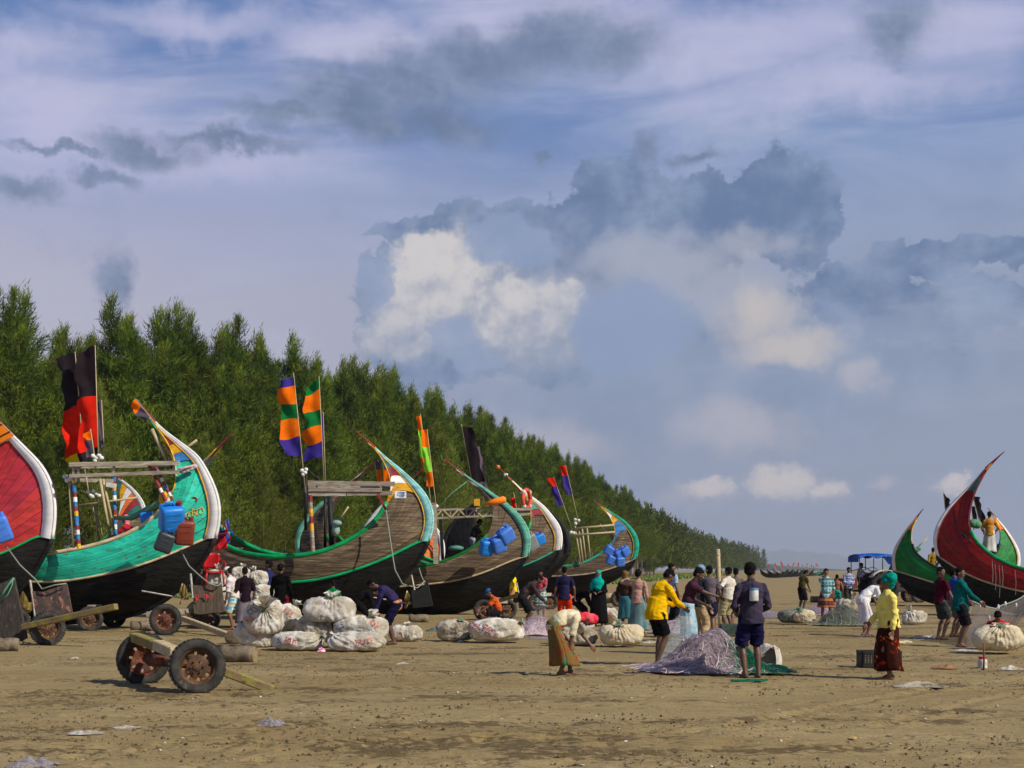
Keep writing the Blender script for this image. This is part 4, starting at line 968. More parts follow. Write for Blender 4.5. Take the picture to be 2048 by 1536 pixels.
flag('upright orange pennant tipped dark, the farther from the stem', (756, 968), (750, 920), 46.0, [(CGR, .42), (CO, .98)], 9, f0=.0, amp=.02, seed=1, side=1)
flag('upright orange pennant tipped dark, the nearer to the stem', (768, 968), (766, 920), 46.3, [(CGR, .42), (CO, .98)], 9, f0=.0, amp=.02, seed=2, side=1)
flag('slim orange and lime streamer, the taller of its pair', (866, 1046), (841, 828), 50.0, [(CO, .15), (CL, .40), (CO, .53)], 8, f0=.02, amp=.05, seed=6, w2=11)
flag('wider orange and lime streamer, the shorter of its pair', (876, 1046), (854, 858), 49.8, [(CO, .19), (CL, .46), (CO, .61)], 11, f0=.01, amp=.06, seed=8, w2=15)
flag('long black streamer above the lattice beam', (953, 1010), (923, 848), 51.0, [(CK, .72)], 19, f0=.04, amp=.05, side=1, seed=2, w2=24)
flag('lilac grey streamer beside the long black one', (968, 1005), (946, 893), 51.4, [(CLI, .80)], 12, f0=.0, amp=.03, side=1, seed=4)
flag('small green and red flag on the tip of the lattice-beam boat', (890, 921), (870, 902), 50.0, [(CG, .6), (CR, .9)], 9, f0=.02, amp=.05, side=1, seed=4, sag=.5, rad=.012)
flag('red-orange and dark purple streamer, the left of the far pair', (1146, 1064), (1107, 954), 68.5, [(CR, .17), (CP, .52)], 11, f0=.02, amp=.04, seed=3, w2=13)
flag('red-orange and dark purple streamer, the taller of the far pair', (1158, 1048), (1131, 930), 68.8, [(CR, .18), (CP, .50)], 11, f0=.01, amp=.04, seed=6)
flag('tattered orange and dark pennant on the tip of the turquoise boat', (312, 848), (270, 798), 37.3, [(CO, .28), (CGR, .72)], 9, f0=.02, amp=.05, seed=6, sag=1.2, rad=.014)
flag('small red flag beside the ring buoy', (1034, 1022), (1027, 984), 56.5, [(CR, .9)], 8, f0=.3, amp=.03, seed=1)
flag('small black flag behind the dark red stem', (1892, 1030), (1886, 981), 60.0, [(CK, .72)], 10, f0=.1, amp=.06, seed=1, sag=.7, side=1)
flag('limp black flag inside the dark red boat', (1964, 1060), (1945, 990), 51.8, [(CK, .85)], 11, f0=.05, amp=.05, seed=3, side=1)
flag('second black flag hanging inside the dark red boat', (1948, 1060), (1943, 1012), 52.0, [(CK, .9)], 7, f0=.02, amp=.03, seed=5, side=1)
MB()
# orange cloth lashed over the crimson boat's stem
def wrap_cloth():
    mb = MB(); o = empty('orange_cover', tuple(px(10, 860, 36.6))); O = o.location.copy()
    rows = []
    for t in np.linspace(0, 1, 9):
        i = int(round(40 + t * 16)); c = Vector(B1.w(B1.T[i], 1, 1).tolist()) + B1.O - O
        rows.append([c + V(-.9 * s + .02, -.12 - .05 * math.sin(s * 3) , -.9 * s * .55 + .05) for s in np.linspace(0, 1, 6)])
    mb.grid(rows).build('cover', cloth((236, 128, 30), 'cover_orange'), o, True)
    for k in range(1, 9, 2):
        MB().tube([p + V(0, -.015, 0.005) for p in rows[k]], .022, 5).build('strap', P_BLACK, o)
    MB().tube([rows[k][2] + V(0, -.02, 0) for k in range(9)], .022, 5).build('strap', P_BLACK, o)
    tag(o, 'orange cloth strapped round the crimson boat stem', 'cover')
wrap_cloth()

# ------------------------------------------------------------------ jerrycans
def plastic(c, nm):
    l = lin(c); return mat('plastic_' + nm, l, .42, c2=tuple(x * .85 for x in l), nscale=5, bump=.004, bscale=9, spec=.4, rnd=.06, c3=tuple(min(1, x * .6 + .06) for x in l), n3=12, thr3=(.62, .8))
PB, PB2, PBR, PBK, PGY = plastic((34, 126, 212), 'blue'), plastic((72, 122, 212), 'violet_blue'), plastic((120, 54, 40), 'brown'), plastic((52, 56, 62), 'black'), plastic((128, 132, 136), 'grey')
def rbox(size, r, n=3):
    bm = bmesh.new(); bmesh.ops.create_cube(bm, size=1)
    for v in bm.verts: v.co = Vector((v.co.x * size[0], v.co.y * size[1], v.co.z * size[2]))
    bmesh.ops.bevel(bm, geom=list(bm.edges), offset=r, segments=n, profile=.5, affect='EDGES')
    me = bpy.data.meshes.new('body'); bm.to_mesh(me); bm.free(); return me
def jerrycan(label, u, v, d, w, h, roll, m, yaw=0.3, pitch=-.25, group='jerrycans hung on the boats'):
    """w, h in photo pixels"""
    k = F / d; W_, H_ = w / k, h / k; D_ = W_ * .8; c = px(u, v, d); o = empty('jerrycan', tuple(c)); o.rotation_euler = (pitch, roll, yaw); tag(o, label, 'jerrycan', group)
    b = wrap('body', rbox((W_, D_, H_ * .86), W_ * .16), m, o, True); b.location = (0, 0, -H_ * .05)
    for s in (-1, 1):
        q = MB()
        for z in (-.26, 0.0, .2): q.box((s * W_ * .0, s * D_ * .5, z * H_), (W_ * .62, .016, H_ * .05))
        q.build('rib', m, o)
    MB().tube([(-W_ * .3, 0, H_ * .36), (-W_ * .26, 0, H_ * .47), (0, 0, H_ * .49), (W_ * .1, 0, H_ * .38)], W_ * .07, 7).build('handle', m, o, True)
    MB().lathe([(0, H_ * .50), (W_ * .13, H_ * .50), (W_ * .13, H_ * .36), (0, H_ * .36)], Matrix.Translation((W_ * .3, 0, 0)), 10).build('cap', P_MAR if m in (PB,) else m, o)
    return o
jerrycan('big bright blue can hung on the turquoise hull', 343, 1034, 35.9, 46, 66, -.10, PB, .5, .5)
jerrycan('brown can beside the big blue one on the turquoise hull', 369, 1062, 36.1, 38, 58, .06, PBR, .3, .2)
jerrycan('blackened can with red marks below the big blue one', 330, 1083, 35.8, 34, 46, .35, PBK, .35, .1)
jerrycan('blue can lying inside the turquoise boat', 296, 1040, 37.4, 34, 30, 1.4, PB, .2, 0)
jerrycan('dark blue can at the left edge on the crimson hull', 0, 1056, 35.4, 38, 60, -.35, PB2, .3, .2)
jerrycan('lowest blue can on the mint-stemmed boat', 973, 1094, 48.9, 26, 36, .06, PB, .4, .35)
jerrycan('middle blue can on the mint-stemmed boat', 996, 1087, 48.9, 29, 38, -.35, PB2, .4, .35)
jerrycan('top blue can on the mint-stemmed boat', 1011, 1069, 48.9, 31, 36, -.6, PB2, .4, .35)
jerrycan('blue can on the hull of the ring-buoy boat', 1078, 1077, 55.9, 22, 26, -.45, PB, .4, .3)
jerrycan('grey can beside the blue one on the ring-buoy boat', 1060, 1083, 55.7, 26, 40, -.55, PGY, .4, .3)
for i, (u, v, rl, nm) in enumerate(((1218, 1100, .55, 'uppermost left'), (1238, 1108, -.5, 'centre'), (1250, 1102, -.6, 'rightmost'), (1222, 1119, .4, 'lower left'), (1240, 1122, -.1, 'lowest'))):
    jerrycan(f'small blue can on the aqua-stemmed boat, {nm} of five', u, v, 67.2, 17, 22, rl, PB2, .3, .3)

# ================================================================== CARTS AND WHEELS
TYRE = mat('tyre', (0.022, 0.021, 0.020), 0.85, c2=(0.05, 0.045, 0.038), nscale=7, c3=(0.16, 0.13, 0.09), n3=11, thr3=(.60, .72), bump=.006, bscale=40)
RIMR = mat('rim_red', (0.15, 0.042, 0.022), 0.7, c2=(0.075, 0.03, 0.018), nscale=9, c3=(.3, .1, .04), n3=20, bump=.006, bscale=30)
RIMB = mat('rim_brown', (0.12, 0.055, 0.025), 0.75, c2=(0.045, 0.026, 0.016), nscale=7, c3=(.25, .12, .04), n3=14, bump=.006, bscale=30)
MOSS = mat('mossy_timber', (0.20, 0.14, 0.07), 0.9, c2=(0.26, 0.23, 0.04), nscale=6, bump=.012, bscale=18, c3=(.10, .07, .04), n3=13)
def wheel(parent, c, r, normal, rimm, width=.20, tread=36):
    """wheel in the root's local axes; normal points at the dish side"""
    n = Vector(normal).normalized(); M = Matrix.Translation(c) @ n.to_track_quat('Z', 'Y').to_matrix().to_4x4(); hw = width / 2
    w = MB().lathe([(r * .62, hw * .55), (r * .66, hw * .85), (r * .76, hw * 1.02), (r * .88, hw * .98), (r * .955, hw * .82), (r * .955, -hw * .82), (r * .88, -hw * .98), (r * .76, -hw * 1.02), (r * .66, -hw * .85), (r * .62, -hw * .55)], M, 40).build('wheel', TYRE, parent, True)
    q = MB()
    for k in range(tread):
        for sd in (-1, 1):
            a = 2 * math.pi * (k + (.25 if sd > 0 else -.25)) / tread; p = V(math.cos(a) * r * .962, math.sin(a) * r * .962, sd * hw * .45); Rz = Matrix.Rotation(a, 3, 'Z')
            pts = []
            for x in (-.018, .016):
                for y, z in ((-1, -1), (1, -1), (1, 1), (-1, 1)): pts.append(M @ (p + Rz @ V(x * r / .36, y * r * .052, z * hw * .36)))
            q.add(pts, [(3, 2, 1, 0), (4, 5, 6, 7), (0, 1, 5, 4), (1, 2, 6, 5), (2, 3, 7, 6), (3, 0, 4, 7)])
    q.build('tread', TYRE, w)
    prof = [(r * .64, hw * .70), (r * .60, hw * .62), (r * .565, hw * .25), (r * .53, hw * .05), (r * .40, hw * .22), (r * .34, hw * .40), (r * .22, hw * .34), (r * .17, hw * .5), (r * .12, hw * .62), (r * .06, hw * .66), (0.001, hw * .66)]
    rim = MB().lathe(prof, M, 32, skip=lambda i, k: i == 3 and k % 4 < 1).build('rim', rimm, w, True); sm = rim.modifiers.new('s', 'SOLIDIFY'); sm.thickness = .012; sm.offset = -1
    MB().lathe([(r * .63, -hw * .8), (r * .575, -hw * .5), (r * .575, hw * .2)], M, 32).build('rim_barrel', rimm, w, True)
    q = MB()
    for k in range(6):
        a = 2 * math.pi * k / 6; p = V(math.cos(a) * r * .22, math.sin(a) * r * .22, hw * .42); q.lathe([(.0005, .03), (.014, .03), (.014, -.02)], M @ Matrix.Translation(p), 6)
    q.build('wheel_nut', RIMB, w)
    return w
def gpt(u, v, r=0.0):
    p = gp(u, v); p.z = G(p.x, p.y) + r; return p
def cart(label, w1, w2, extra, group='wooden boat carts'):
    """w: (u, v_bottom, radius, normal, rim)"""
    p1 = gpt(w1[0], w1[1]); o = empty('boat_cart', tuple(p1)); tag(o, label, 'cart', group); cs = []
    for (u, v, r, n, rm) in [w for w in (w1, w2) if w]:
        c = gpt(u, v) - p1; c.z = G(c.x + p1.x, c.y + p1.y) - p1.z + r - .02; wheel(o, c, r, n, rm); cs.append(c)
    extra(o, p1, cs); return o
def cartA(o, O, cs):
    a, b = cs; MB().tube([a.lerp(b, .04), a.lerp(b, .96)], .05, 8).build('axle', RIMB, o, True)
    c = b.lerp(a, .55); MB().tube([b.lerp(a, .15), b.lerp(a, .45)], [.09, .07], 10).build('axle_sleeve', RIMR, o, True)
    up = V(0, 0, .14)
    MB().bar(px(268, 1274, 20.0) - O, px(370, 1312, 18.75) - O, .15, .13).build('axle_beam', MOSS, o, bevel=.012)
    MB().bar(px(316, 1290, 19.3) - O, px(352, 1306, 18.8) - O, .16, .14).build('axle_block', WOODY, o, bevel=.012)
    MB().tube([px(318, 1284, 19.25) - O, px(326, 1293, 19.15) - O, px(322, 1300, 19.2) - O], .02, 6).build('lashing', ROPEG, o)
    e = gpt(546, 1381) - O; MB().bar(a + V(.02, .3, .02), e + V(0, 0, .0), .13, .12).build('tow_pole', MOSS, o, bevel=.015)
cart('two-wheeled cart with rusty rims in the foreground sand', (394, 1386, .365, (.28, -1, .02), RIMB), (287, 1367, .372, (-.22, 1, .04), RIMR), cartA)
def cartB(o, O, cs):
    a = cs[0]; b = cs[1]; MB().tube([a, b], .045, 8).build('axle', RIMB, o, True)
    MB().bar(a.lerp(b, .3) + V(.1, 0, 0), px(474, 1277, 33.2) - O, .13, .13).build('tow_pole', WOODY, o, bevel=.012)
    MB().bar(a.lerp(b, .1) + V(-.5, 0, .12), b + V(.2, 0, .12), .14, .12).build('axle_beam', WOODG, o)
cart('cart with a red-rimmed wheel under the turquoise stern', (331, 1272, .385, (.06, -1, 0), RIMR), (398, 1252, .37, (.1, -1, 0), RIMB), cartB)
def cartC(o, O, cs):
    a, b = cs; MB().tube([a, b], .045, 8).build('axle', RIMB, o, True); MB().bar(px(46, 1254, 30.2) - O, px(233, 1213, 29.4) - O, .14, .13).build('support_beam', MOSS, o, bevel=.015)
    MB().tube([a + V(0, .1, 0), px(50, 1256, 30.3) - O], .05, 6).build('stay', WOODG, o)
cart('dusty cart wheel with a mossy beam under the crimson boat', (95, 1290, .37, (.62, -1, 0), RIMB), (30, 1276, .36, (.62, -1, 0), RIMB), cartC)
def cartD(o, O, cs):
    a, b = cs; MB().tube([a, b], .045, 8).build('axle', RIMB, o, True); MB().bar(px(982, 1206, 45.2) - O, px(1044, 1188, 44) - O, .11, .11).build('tow_pole', MOSS, o); MB().bar(px(985, 1196, 46) - O, px(1010, 1198, 46) - O, .08, .06).build('frame_rail', STEEL, o); MB().bar(a + V(0, 0, .25), b + V(0, 0, .25), .12, .1).build('axle_beam', WOODG, o)
cart('cart with a bright red rim under the mint-stemmed boat', (968, 1240, .34, (.15, -1, 0), RIMR), (1014, 1237, .33, (.3, -1, 0), RIMB), cartD)
def cartE(o, O, cs):
    a, b = cs; MB().tube([a, b], .045, 8).build('axle', RIMB, o, True); MB().tube([px(1208, 1197, 62) - O, px(1233, 1196, 62) - O], .22, 9).build('roller_log', WOODY, o, True); MB().bar(px(1190, 1200, 62) - O, px(1240, 1204, 62) - O, .12, .1).build('frame_rail', WOODG, o)
cart('small dark cart wheel under the aqua-stemmed boat', (1238, 1214, .36, (.2, -1, 0), RIMB), (1262, 1210, .36, (.2, -1, 0), RIMB), cartE)
def cartF(o, O, cs):
    a, b = cs; MB().tube([a, b], .045, 8).build('axle', RIMB, o, True); MB().bar(a + V(0, 0, .3), b + V(0, 0, .3), .14, .12).build('axle_beam', WOODG, o)
cart('cart half hidden in shadow below the turquoise hull', (180, 1264, .33, (.3, -1, 0), RIMB), (228, 1256, .33, (.3, -1, 0), RIMB), cartF)
cart('pale cart wheel below the dark timber stern beside the crates', (1072, 1222, .33, (.3, -1, 0), RIMB), (1100, 1219, .33, (.3, -1, 0), RIMB), cartF)
LOGM = mat('log', (0.13, 0.10, 0.065), 0.9, c2=(0.21, 0.165, 0.11), nscale=5, bump=.02, bscale=12, c3=(.07, .05, .03), n3=15)
LOGE = mat('log_end', (0.30, 0.22, 0.12), 0.9, c2=(0.2, 0.14, 0.07), nscale=14)
def log(label, u0, u1, vb, r, yaw=0.0, d=None):
    d = d or gd(vb); a = px(u0, vb, d); b = px(u1, vb, d); c = (a + b) / 2; c.z = G(c.x, c.y) + r * .9; L_ = (b - a).length / 2; o = empty('log', tuple(c), yaw); tag(o, label, 'log', 'roller logs')
    pts = [(x * L_, 0, .012 * math.sin(x * 5)) for x in np.linspace(-1, 1, 9)]; MB().tube(pts, [r * (1 + .05 * math.sin(k * 2.1)) for k in range(9)], 14).build('trunk', LOGM, o, True)
    for s in (-1, 1): MB().lathe([(r * .97, 0), (r * .5, .006), (.001, .006)], Matrix.Translation((s * (L_ + .002), 0, .012 * math.sin(s * 5))) @ Matrix.Rotation(s * math.pi / 2, 4, 'Y'), 14).build('cut_end', LOGE, o)
log('weathered roller log beside the foreground cart', 441, 511, 1321, .15, -.15)
log('short roller log on the sand below the big timber boat', 818, 856, 1244, .13, .1)
log('dark log end beside the pile of sacks', 455, 482, 1288, .15, 1.2)
log('stubby log seen end-on behind the bending woman', 1206, 1234, 1252, .17, 1.25)
log('chunky grey log under the crimson boat', -6, 36, 1300, .14, .2)
log('driftwood log lying far out beyond the nets', 1622, 1642, 1205, .16, .2)
log('thin log rolled under the turquoise keel', 262, 300, 1262, .12, .3)

# ================================================================== SACKS
SACK = mat('sack', (0.65, 0.61, 0.535), 0.75, c2=(0.40, 0.355, 0.275), nscale=3.2, bump=.035, bscale=9, c3=(0.30, 0.235, 0.155), n3=5, rnd=.10, thr3=(.57, .74), transl=.05)
SACKD = mat('sack_dirty', (0.46, 0.41, 0.32), 0.8, c2=(0.27, 0.22, 0.15), nscale=3, bump=.035, bscale=9, c3=(0.10, 0.08, 0.055), n3=5, thr3=(.52, .7))
SACKY = mat('sack_cream', (0.60, 0.52, 0.36), 0.75, c2=(0.52, 0.43, 0.27), nscale=3, bump=.03, bscale=9, c3=(0.25, 0.19, 0.11), n3=5, thr3=(.6, .75))
SACKN = mat('net_wrapped', (0.20, 0.20, 0.15), 0.9, c2=(0.11, 0.12, 0.10), nscale=8, bump=.015, bscale=40, c3=(.4, .38, .33), n3=18)
INKR, INKB = mat('ink_red', lin((190, 76, 78)), .8, c2=lin((214, 150, 140)), nscale=30), mat('ink_blue', lin((78, 92, 122)), .8, c2=lin((140, 146, 160)), nscale=30)
def text_mesh(s):
    cu = bpy.data.curves.new('t', 'FONT'); cu.body = s; cu.size = 1; cu.resolution_u = 2; ob = bpy.data.objects.new('t', cu); me = ob.to_mesh()
    v = np.array([(p.co.x, p.co.y) for p in me.vertices]); f = [tuple(p.vertices) for p in me.polygons]; ob.to_mesh_clear(); bpy.data.objects.remove(ob); bpy.data.curves.remove(cu)
    v -= v.min(0); v /= v[:, 1].max(); v[:, 0] -= v[:, 0].max() / 2; v[:, 1] -= .5; return v, f
def sack(label, u0, u1, v0, v1, d=None, knot=(0, -.2, 1), m=None, roll=0.0, text=None, p=2.8, seed=0, wr=.045, lean=0.0, group='tied sacks on the beach', cat='sack', name='sack', tuft=.5, tcol=None):
    d = d or gd(v1) + .25; k = F / d; rng = np.random.default_rng(seed + int(u0 * 7 + v0)); m = m or SACK
    c = px((u0 + u1) / 2, (v0 + v1) / 2, d); a = (u1 - u0) / 2 / k; cc = (v1 - v0) / 2 / k * 0.97; b = min(a, max(cc, a * .62)) * 1.0
    o = empty(name, tuple(c)); tag(o, label, cat, group)
    kn = Vector(knot).normalized(); Q = kn.to_track_quat('Z', 'Y').to_matrix(); nu, nv = 110, 34
    ph1, ph2 = rng.random(2) * 6.28; k1 = rng.integers(17, 25)
    Rr = Matrix.Rotation(roll, 3, 'Y')
    def rad(n):
        q = Rr.transposed() @ n; return 1.0 / ((abs(q.x / a) ** p + abs(q.y / b) ** p + abs(q.z / cc) ** p) ** (1 / p))
    def surf(n, extra=0.0):
        l = Q.transposed() @ n; th = math.acos(max(-1, min(1, l.z))); ph = math.atan2(l.y, l.x); r = rad(n)
        lum = mnoise.noise(n * 1.7 + Vector((seed, u0 * .1, 0))) * .15 + mnoise.noise(n * 4.0 + Vector((seed, v0 * .1, 3))) * .06
        fo = math.exp(-(th / .95) ** 2); wrk = (abs(math.sin(k1 * ph / 2 + ph1 + 1.4 * mnoise.noise(n * 2.5))) * .65 + abs(math.sin((k1 + 4) * ph + ph2 + 2.2 * mnoise.noise(n * 4))) * .35)
        cre = -abs(mnoise.noise(Vector((n.x * 4 + n.z * 3, n.y * 4, n.z * 7 + u0)))) * .09 - abs(mnoise.noise(Vector((n.x * 6 - n.z * 9, n.y * 8, n.z * 11 + v0)))) * .055 + .03
        s = r * (1 + lum + cre - wr * 1.7 * wrk * (fo + .34) - .20 * math.exp(-(th / .28) ** 2) + .26 * math.exp(-(th / .12) ** 2)) + extra
        P = n * s
        zf = -cc * .86; P.z = zf + (P.z - zf) * .25 if P.z < zf else P.z
        return P
    vs = []
    for i in range(nv + 1):
        t = math.pi * (i / nv) ** 1.25 if i else 0.0
        t = max(.02, min(math.pi - .02, t))
        for j in range(nu):
            f = 2 * math.pi * j / nu; vs.append(surf(Q @ V(math.sin(t) * math.cos(f), math.sin(t) * math.sin(f), math.cos(t))))
    fs = [(i * nu + j, i * nu + (j + 1) % nu, (i + 1) * nu + (j + 1) % nu, (i + 1) * nu + j) for i in range(nv) for j in range(nu)]
    fs = [tuple(reversed(f)) for f in fs] + [tuple(range(nu)), tuple(nv * nu + j for j in reversed(range(nu)))]
    body = mesh_obj('bag', vs, fs, m, o, True)
    # gathered neck above the tie
    if tuft:
        base = surf(kn); q = MB(); rows = []; L_ = tuft * cc * 1.0
        for i in range(6):
            s = i / 5; r_ = (.10 + .34 * s ** 1.3) * min(a, cc) * 1.2; rows.append([base - kn * .04 + kn * L_ * s + Q @ V(math.cos(f) * r_ * (1 + .35 * math.sin(5 * f + seed)) , math.sin(f) * r_ * (.6 + .3 * math.sin(3 * f)), L_ * .18 * s * math.sin(4 * f + seed)) for f in np.linspace(0, 2 * math.pi, 19)])
        q.grid(rows).build('neck', m, o, True)
        MB().tube([base + kn * .02 + Q @ V(math.cos(f) * .055 * cc / .25, math.sin(f) * .045 * cc / .25, 0) for f in np.linspace(0, 2 * math.pi, 12)], .014, 5).build('tie', tcol or ROPE, o, True)
    for tx in (text or ()):
        s, x, z, h, ang, im = tx; tv, tf = text_mesh(s); ca, sa = math.cos(ang), math.sin(ang); pts = []
        for (X_, Y_) in tv:
            qx = x * a + (X_ * ca - Y_ * sa) * h; qz = z * cc + (X_ * sa + Y_ * ca) * h
            # project along the view axis on the bag
            yy = -b * (max(0.02, 1 - abs(min(.98, max(-.98, qx / a))) ** p - abs(min(.98, max(-.98, qz / cc))) ** p)) ** (1 / p); n = Vector((qx, yy, qz)).normalized(); pts.append(surf(n, .013))
        mesh_obj('printed_lettering', pts, tf, im, o)
    return o
T_USA = lambda x, z, h, a: [('USA', x, z, h, a, INKB)]
sack('grey-white sack slumped at the near left foot of the pile', 470, 548, 1238, 1297, 29.6, (-.55, -.1, .8), roll=.25, seed=1, tuft=.3, text=[('ESE', .1, .1, .12, -.5, INKR)])
sack('fat sack tied with green rope on the pile', 490, 566, 1196, 1274, 29.5, (.15, -.75, .55), SACK, seed=2, wr=.075, tuft=.7, text=[('US', -.5, .45, .15, .5, INKB), ('EE', -.62, .0, .12, .7, INKR)])
sack('sack leaning behind the rope-tied one', 548, 602, 1206, 1266, 30.2, (.5, -.1, .8), SACK, seed=3, tuft=.3, text=[('EEE', .2, .4, .1, -.6, INKR)])
sack('flat sack with red print at the foot of the pile centre', 546, 652, 1263, 1302, 28.6, (1, -.2, .25), SACK, seed=4, tuft=.5, text=[('SU', -.62, .1, .13, -.25, INKB), ('EEE', -.25, .1, .12, -.25, INKR)])
sack('mud-stained sack in the middle of the pile', 590, 672, 1228, 1288, 29.6, (-.1, .2, 1), SACKD, seed=5, tuft=.2)
sack('plump white sack on top of the pile', 606, 716, 1192, 1248, 29.5, (.15, -.45, .85), SACK, seed=6, wr=.06, tuft=.45)
sack('sack with a raised corner at the right of the pile', 668, 774, 1230, 1284, 29.4, (.75, -.3, .9), SACK, seed=7, tuft=.6, text=[('US', -.72, .2, .13, .5, INKB), ('ESE', .55, .35, .1, -.9, INKR)])
sack('long low sack lying in front at the right of the pile', 652, 772, 1263, 1304, 28.4, (-1, -.2, .35), SACK, seed=8, tuft=.5, text=[('EUSE', .35, .1, .12, .12, INKR)])
sack('lone sack with a knotted top beyond the pile', 780, 846, 1248, 1284, 32.0, (.2, -.3, 1), SACK, seed=9, tuft=.5, text=[('EU', -.5, -.2, .12, .2, INKR)])
sack('sack leaning against the printed one on the open sand', 871, 946, 1238, 1284, 32.2, (.6, -.2, .9), SACKD, seed=10, tuft=.2)
sack('long sack printed with blue letters on the open sand', 936, 1052, 1236, 1285, 31.6, (1, -.1, .35), SACK, seed=11, tuft=.3, p=2.9, text=[('USA', -.42, .28, .20, -.75, INKB), ('EEE', -.70, .40, .11, -.75, INKR), ('EEEE', -.20, -.05, .13, -.75, INKR)])
sack('sack behind the bending woman in cream', 1104, 1196, 1253, 1292, 30.4, (-.3, -.2, 1), SACKD, seed=12, tuft=.2)
sack('sack on top behind the bending woman', 1130, 1192, 1232, 1262, 31.0, (.4, -.2, 1), SACK, seed=13, tuft=.3)
sack('rounded cream sack with crumpled knot', 1198, 1288, 1247, 1293, 29.9, (-.25, -.5, .8), SACKY, seed=14, wr=.07, tuft=.35)
sack('printed sack standing before the black-robed woman', 1200, 1236, 1214, 1248, 43.0, (.2, .1, 1), SACK, seed=15, tuft=.3, text=[('EE', -.1, .2, .15, .9, INKR)])
sack('net bundle wrapped half in dark mesh near the nets', 1557, 1634, 1217, 1248, 42.2, (.1, -.5, .8), SACKN, seed=16, tuft=.3, name='net_bundle', cat='bundle')
sack('pale half of the wrapped net bundle', 1588, 1630, 1219, 1247, 41.8, (-.6, -.3, .6), SACKY, seed=17, tuft=.2)
sack('rounded sack with a tall twisted neck beside the shirtless boy', 1672, 1724, 1196, 1226, 50.5, (.3, -.1, 1), SACKD, seed=18, tuft=1.0)
sack('sack with a twisted top below the dark hulls', 1802, 1852, 1220, 1251, 41.5, (-.5, -.2, 1), SACK, seed=19, tuft=.9, wr=.06)
sack('huge pleated cream bundle at the right edge', 1943, 2052, 1248, 1305, 27.6, (-.05, -.45, .95), SACKY, seed=20, wr=.085, tuft=.25, p=2.3)
sack('grey sack hanging behind the black-shirted man', 498, 536, 1140, 1174, 38.6, (-.4, -.2, 1), SACK, seed=21, tuft=.6)
sack('white sack under the hanging one by the timber hull', 500, 548, 1168, 1206, 38.4, (-.7, -.2, .5), SACK, seed=22, tuft=.3)
sack('white sack on the loaded van bed below the turquoise stern', 412, 452, 1138, 1176, 38.2, (.2, -.1, 1), SACK, seed=23, tuft=.7)
sack('sack behind the skull-capped man', 462, 500, 1132, 1168, 39.2, (.2, 0, 1), SACK, seed=24, tuft=.5)
sack('lower sack of the load behind the skull-capped man', 424, 500, 1172, 1222, 39.0, (.8, 0, .5), SACK, seed=25, tuft=.2)

# flatbed that carries the loaded sacks, and the stacked red chairs
def flatbed():
    O = gpt(455, 1250); d = 38.9; o = empty('flatbed_cart', tuple(O)); tag(o, 'low flatbed loaded with white sacks behind the skull-capped man', 'cart')
    O = o.location.copy()
    for k in range(5): MB().bar(px(404, 1224, d - .6 + k * .3) - O, px(548, 1210, d - .6 + k * .3) - O, .27, .05).build('bed_plank', WOODG, o)
    for u in (418, 530):
        c = px(u, 1232, d - .75) - O; c.z = .3 - O.z; wheel(o, c, .31, (.05, -1, 0), RIMB, .12, 24)
    MB().bar(px(404, 1226, d) - O + V(0, 0, -.06), px(548, 1213, d) - O + V(0, 0, -.06), .1, .08).build('chassis', WOODG, o)
flatbed()
RPL = mat('red_plastic', lin((186, 18, 30)), .4, c2=lin((150, 12, 22)), nscale=4); BPL = mat('blue_plastic', lin((34, 80, 180)), .4)
def chair(label, u, v, d, flip, m, s=1.0):
    c = px(u, v, d); o = empty('plastic_chair', tuple(c)); tag(o, label, 'chair', 'plastic chairs on the loaded van'); o.rotation_euler = (0.15, flip, .4); o.scale = (s, s, s)
    rows = [[(x * .24, y * .22, .0 - .03 * math.cos(x * 1.5)) for x in np.linspace(-1, 1, 7)] for y in np.linspace(-1, 1, 6)]; q = MB().grid(rows).build('seat', m, o, True); q.modifiers.new('s', 'SOLIDIFY').thickness = .02
    rows = [[(x * .24 * (1 - .15 * z), .22 + .06 * z + .05 * (1 - x * x), z * .42) for x in np.linspace(-1, 1, 7)] for z in np.linspace(0, 1, 7)]; q = MB().grid(rows).build('backrest', m, o, True); q.modifiers.new('s', 'SOLIDIFY').thickness = .02
    for x in (-1, 1):
        for y in (-1, 1): MB().tube([(x * .21, y * .19, 0), (x * .25, y * .25, -.42)], [.03, .02], 7).build('leg', m, o, True)
        MB().tube([(x * .25, -.2, 0), (x * .28, -.2, .2), (x * .28, .1, .22), (x * .24, .24, .22)], .022, 6).build('armrest', m, o, True)
chair('red plastic chair standing on the load', 427, 1140, 38.0, 0.0, RPL)
chair('red and blue chair turned upside down on the load', 440, 1072, 38.6, 2.9, RPL, .8)
chair('blue plastic chair nested on the upturned one', 446, 1064, 38.8, 2.9, BPL, .75)

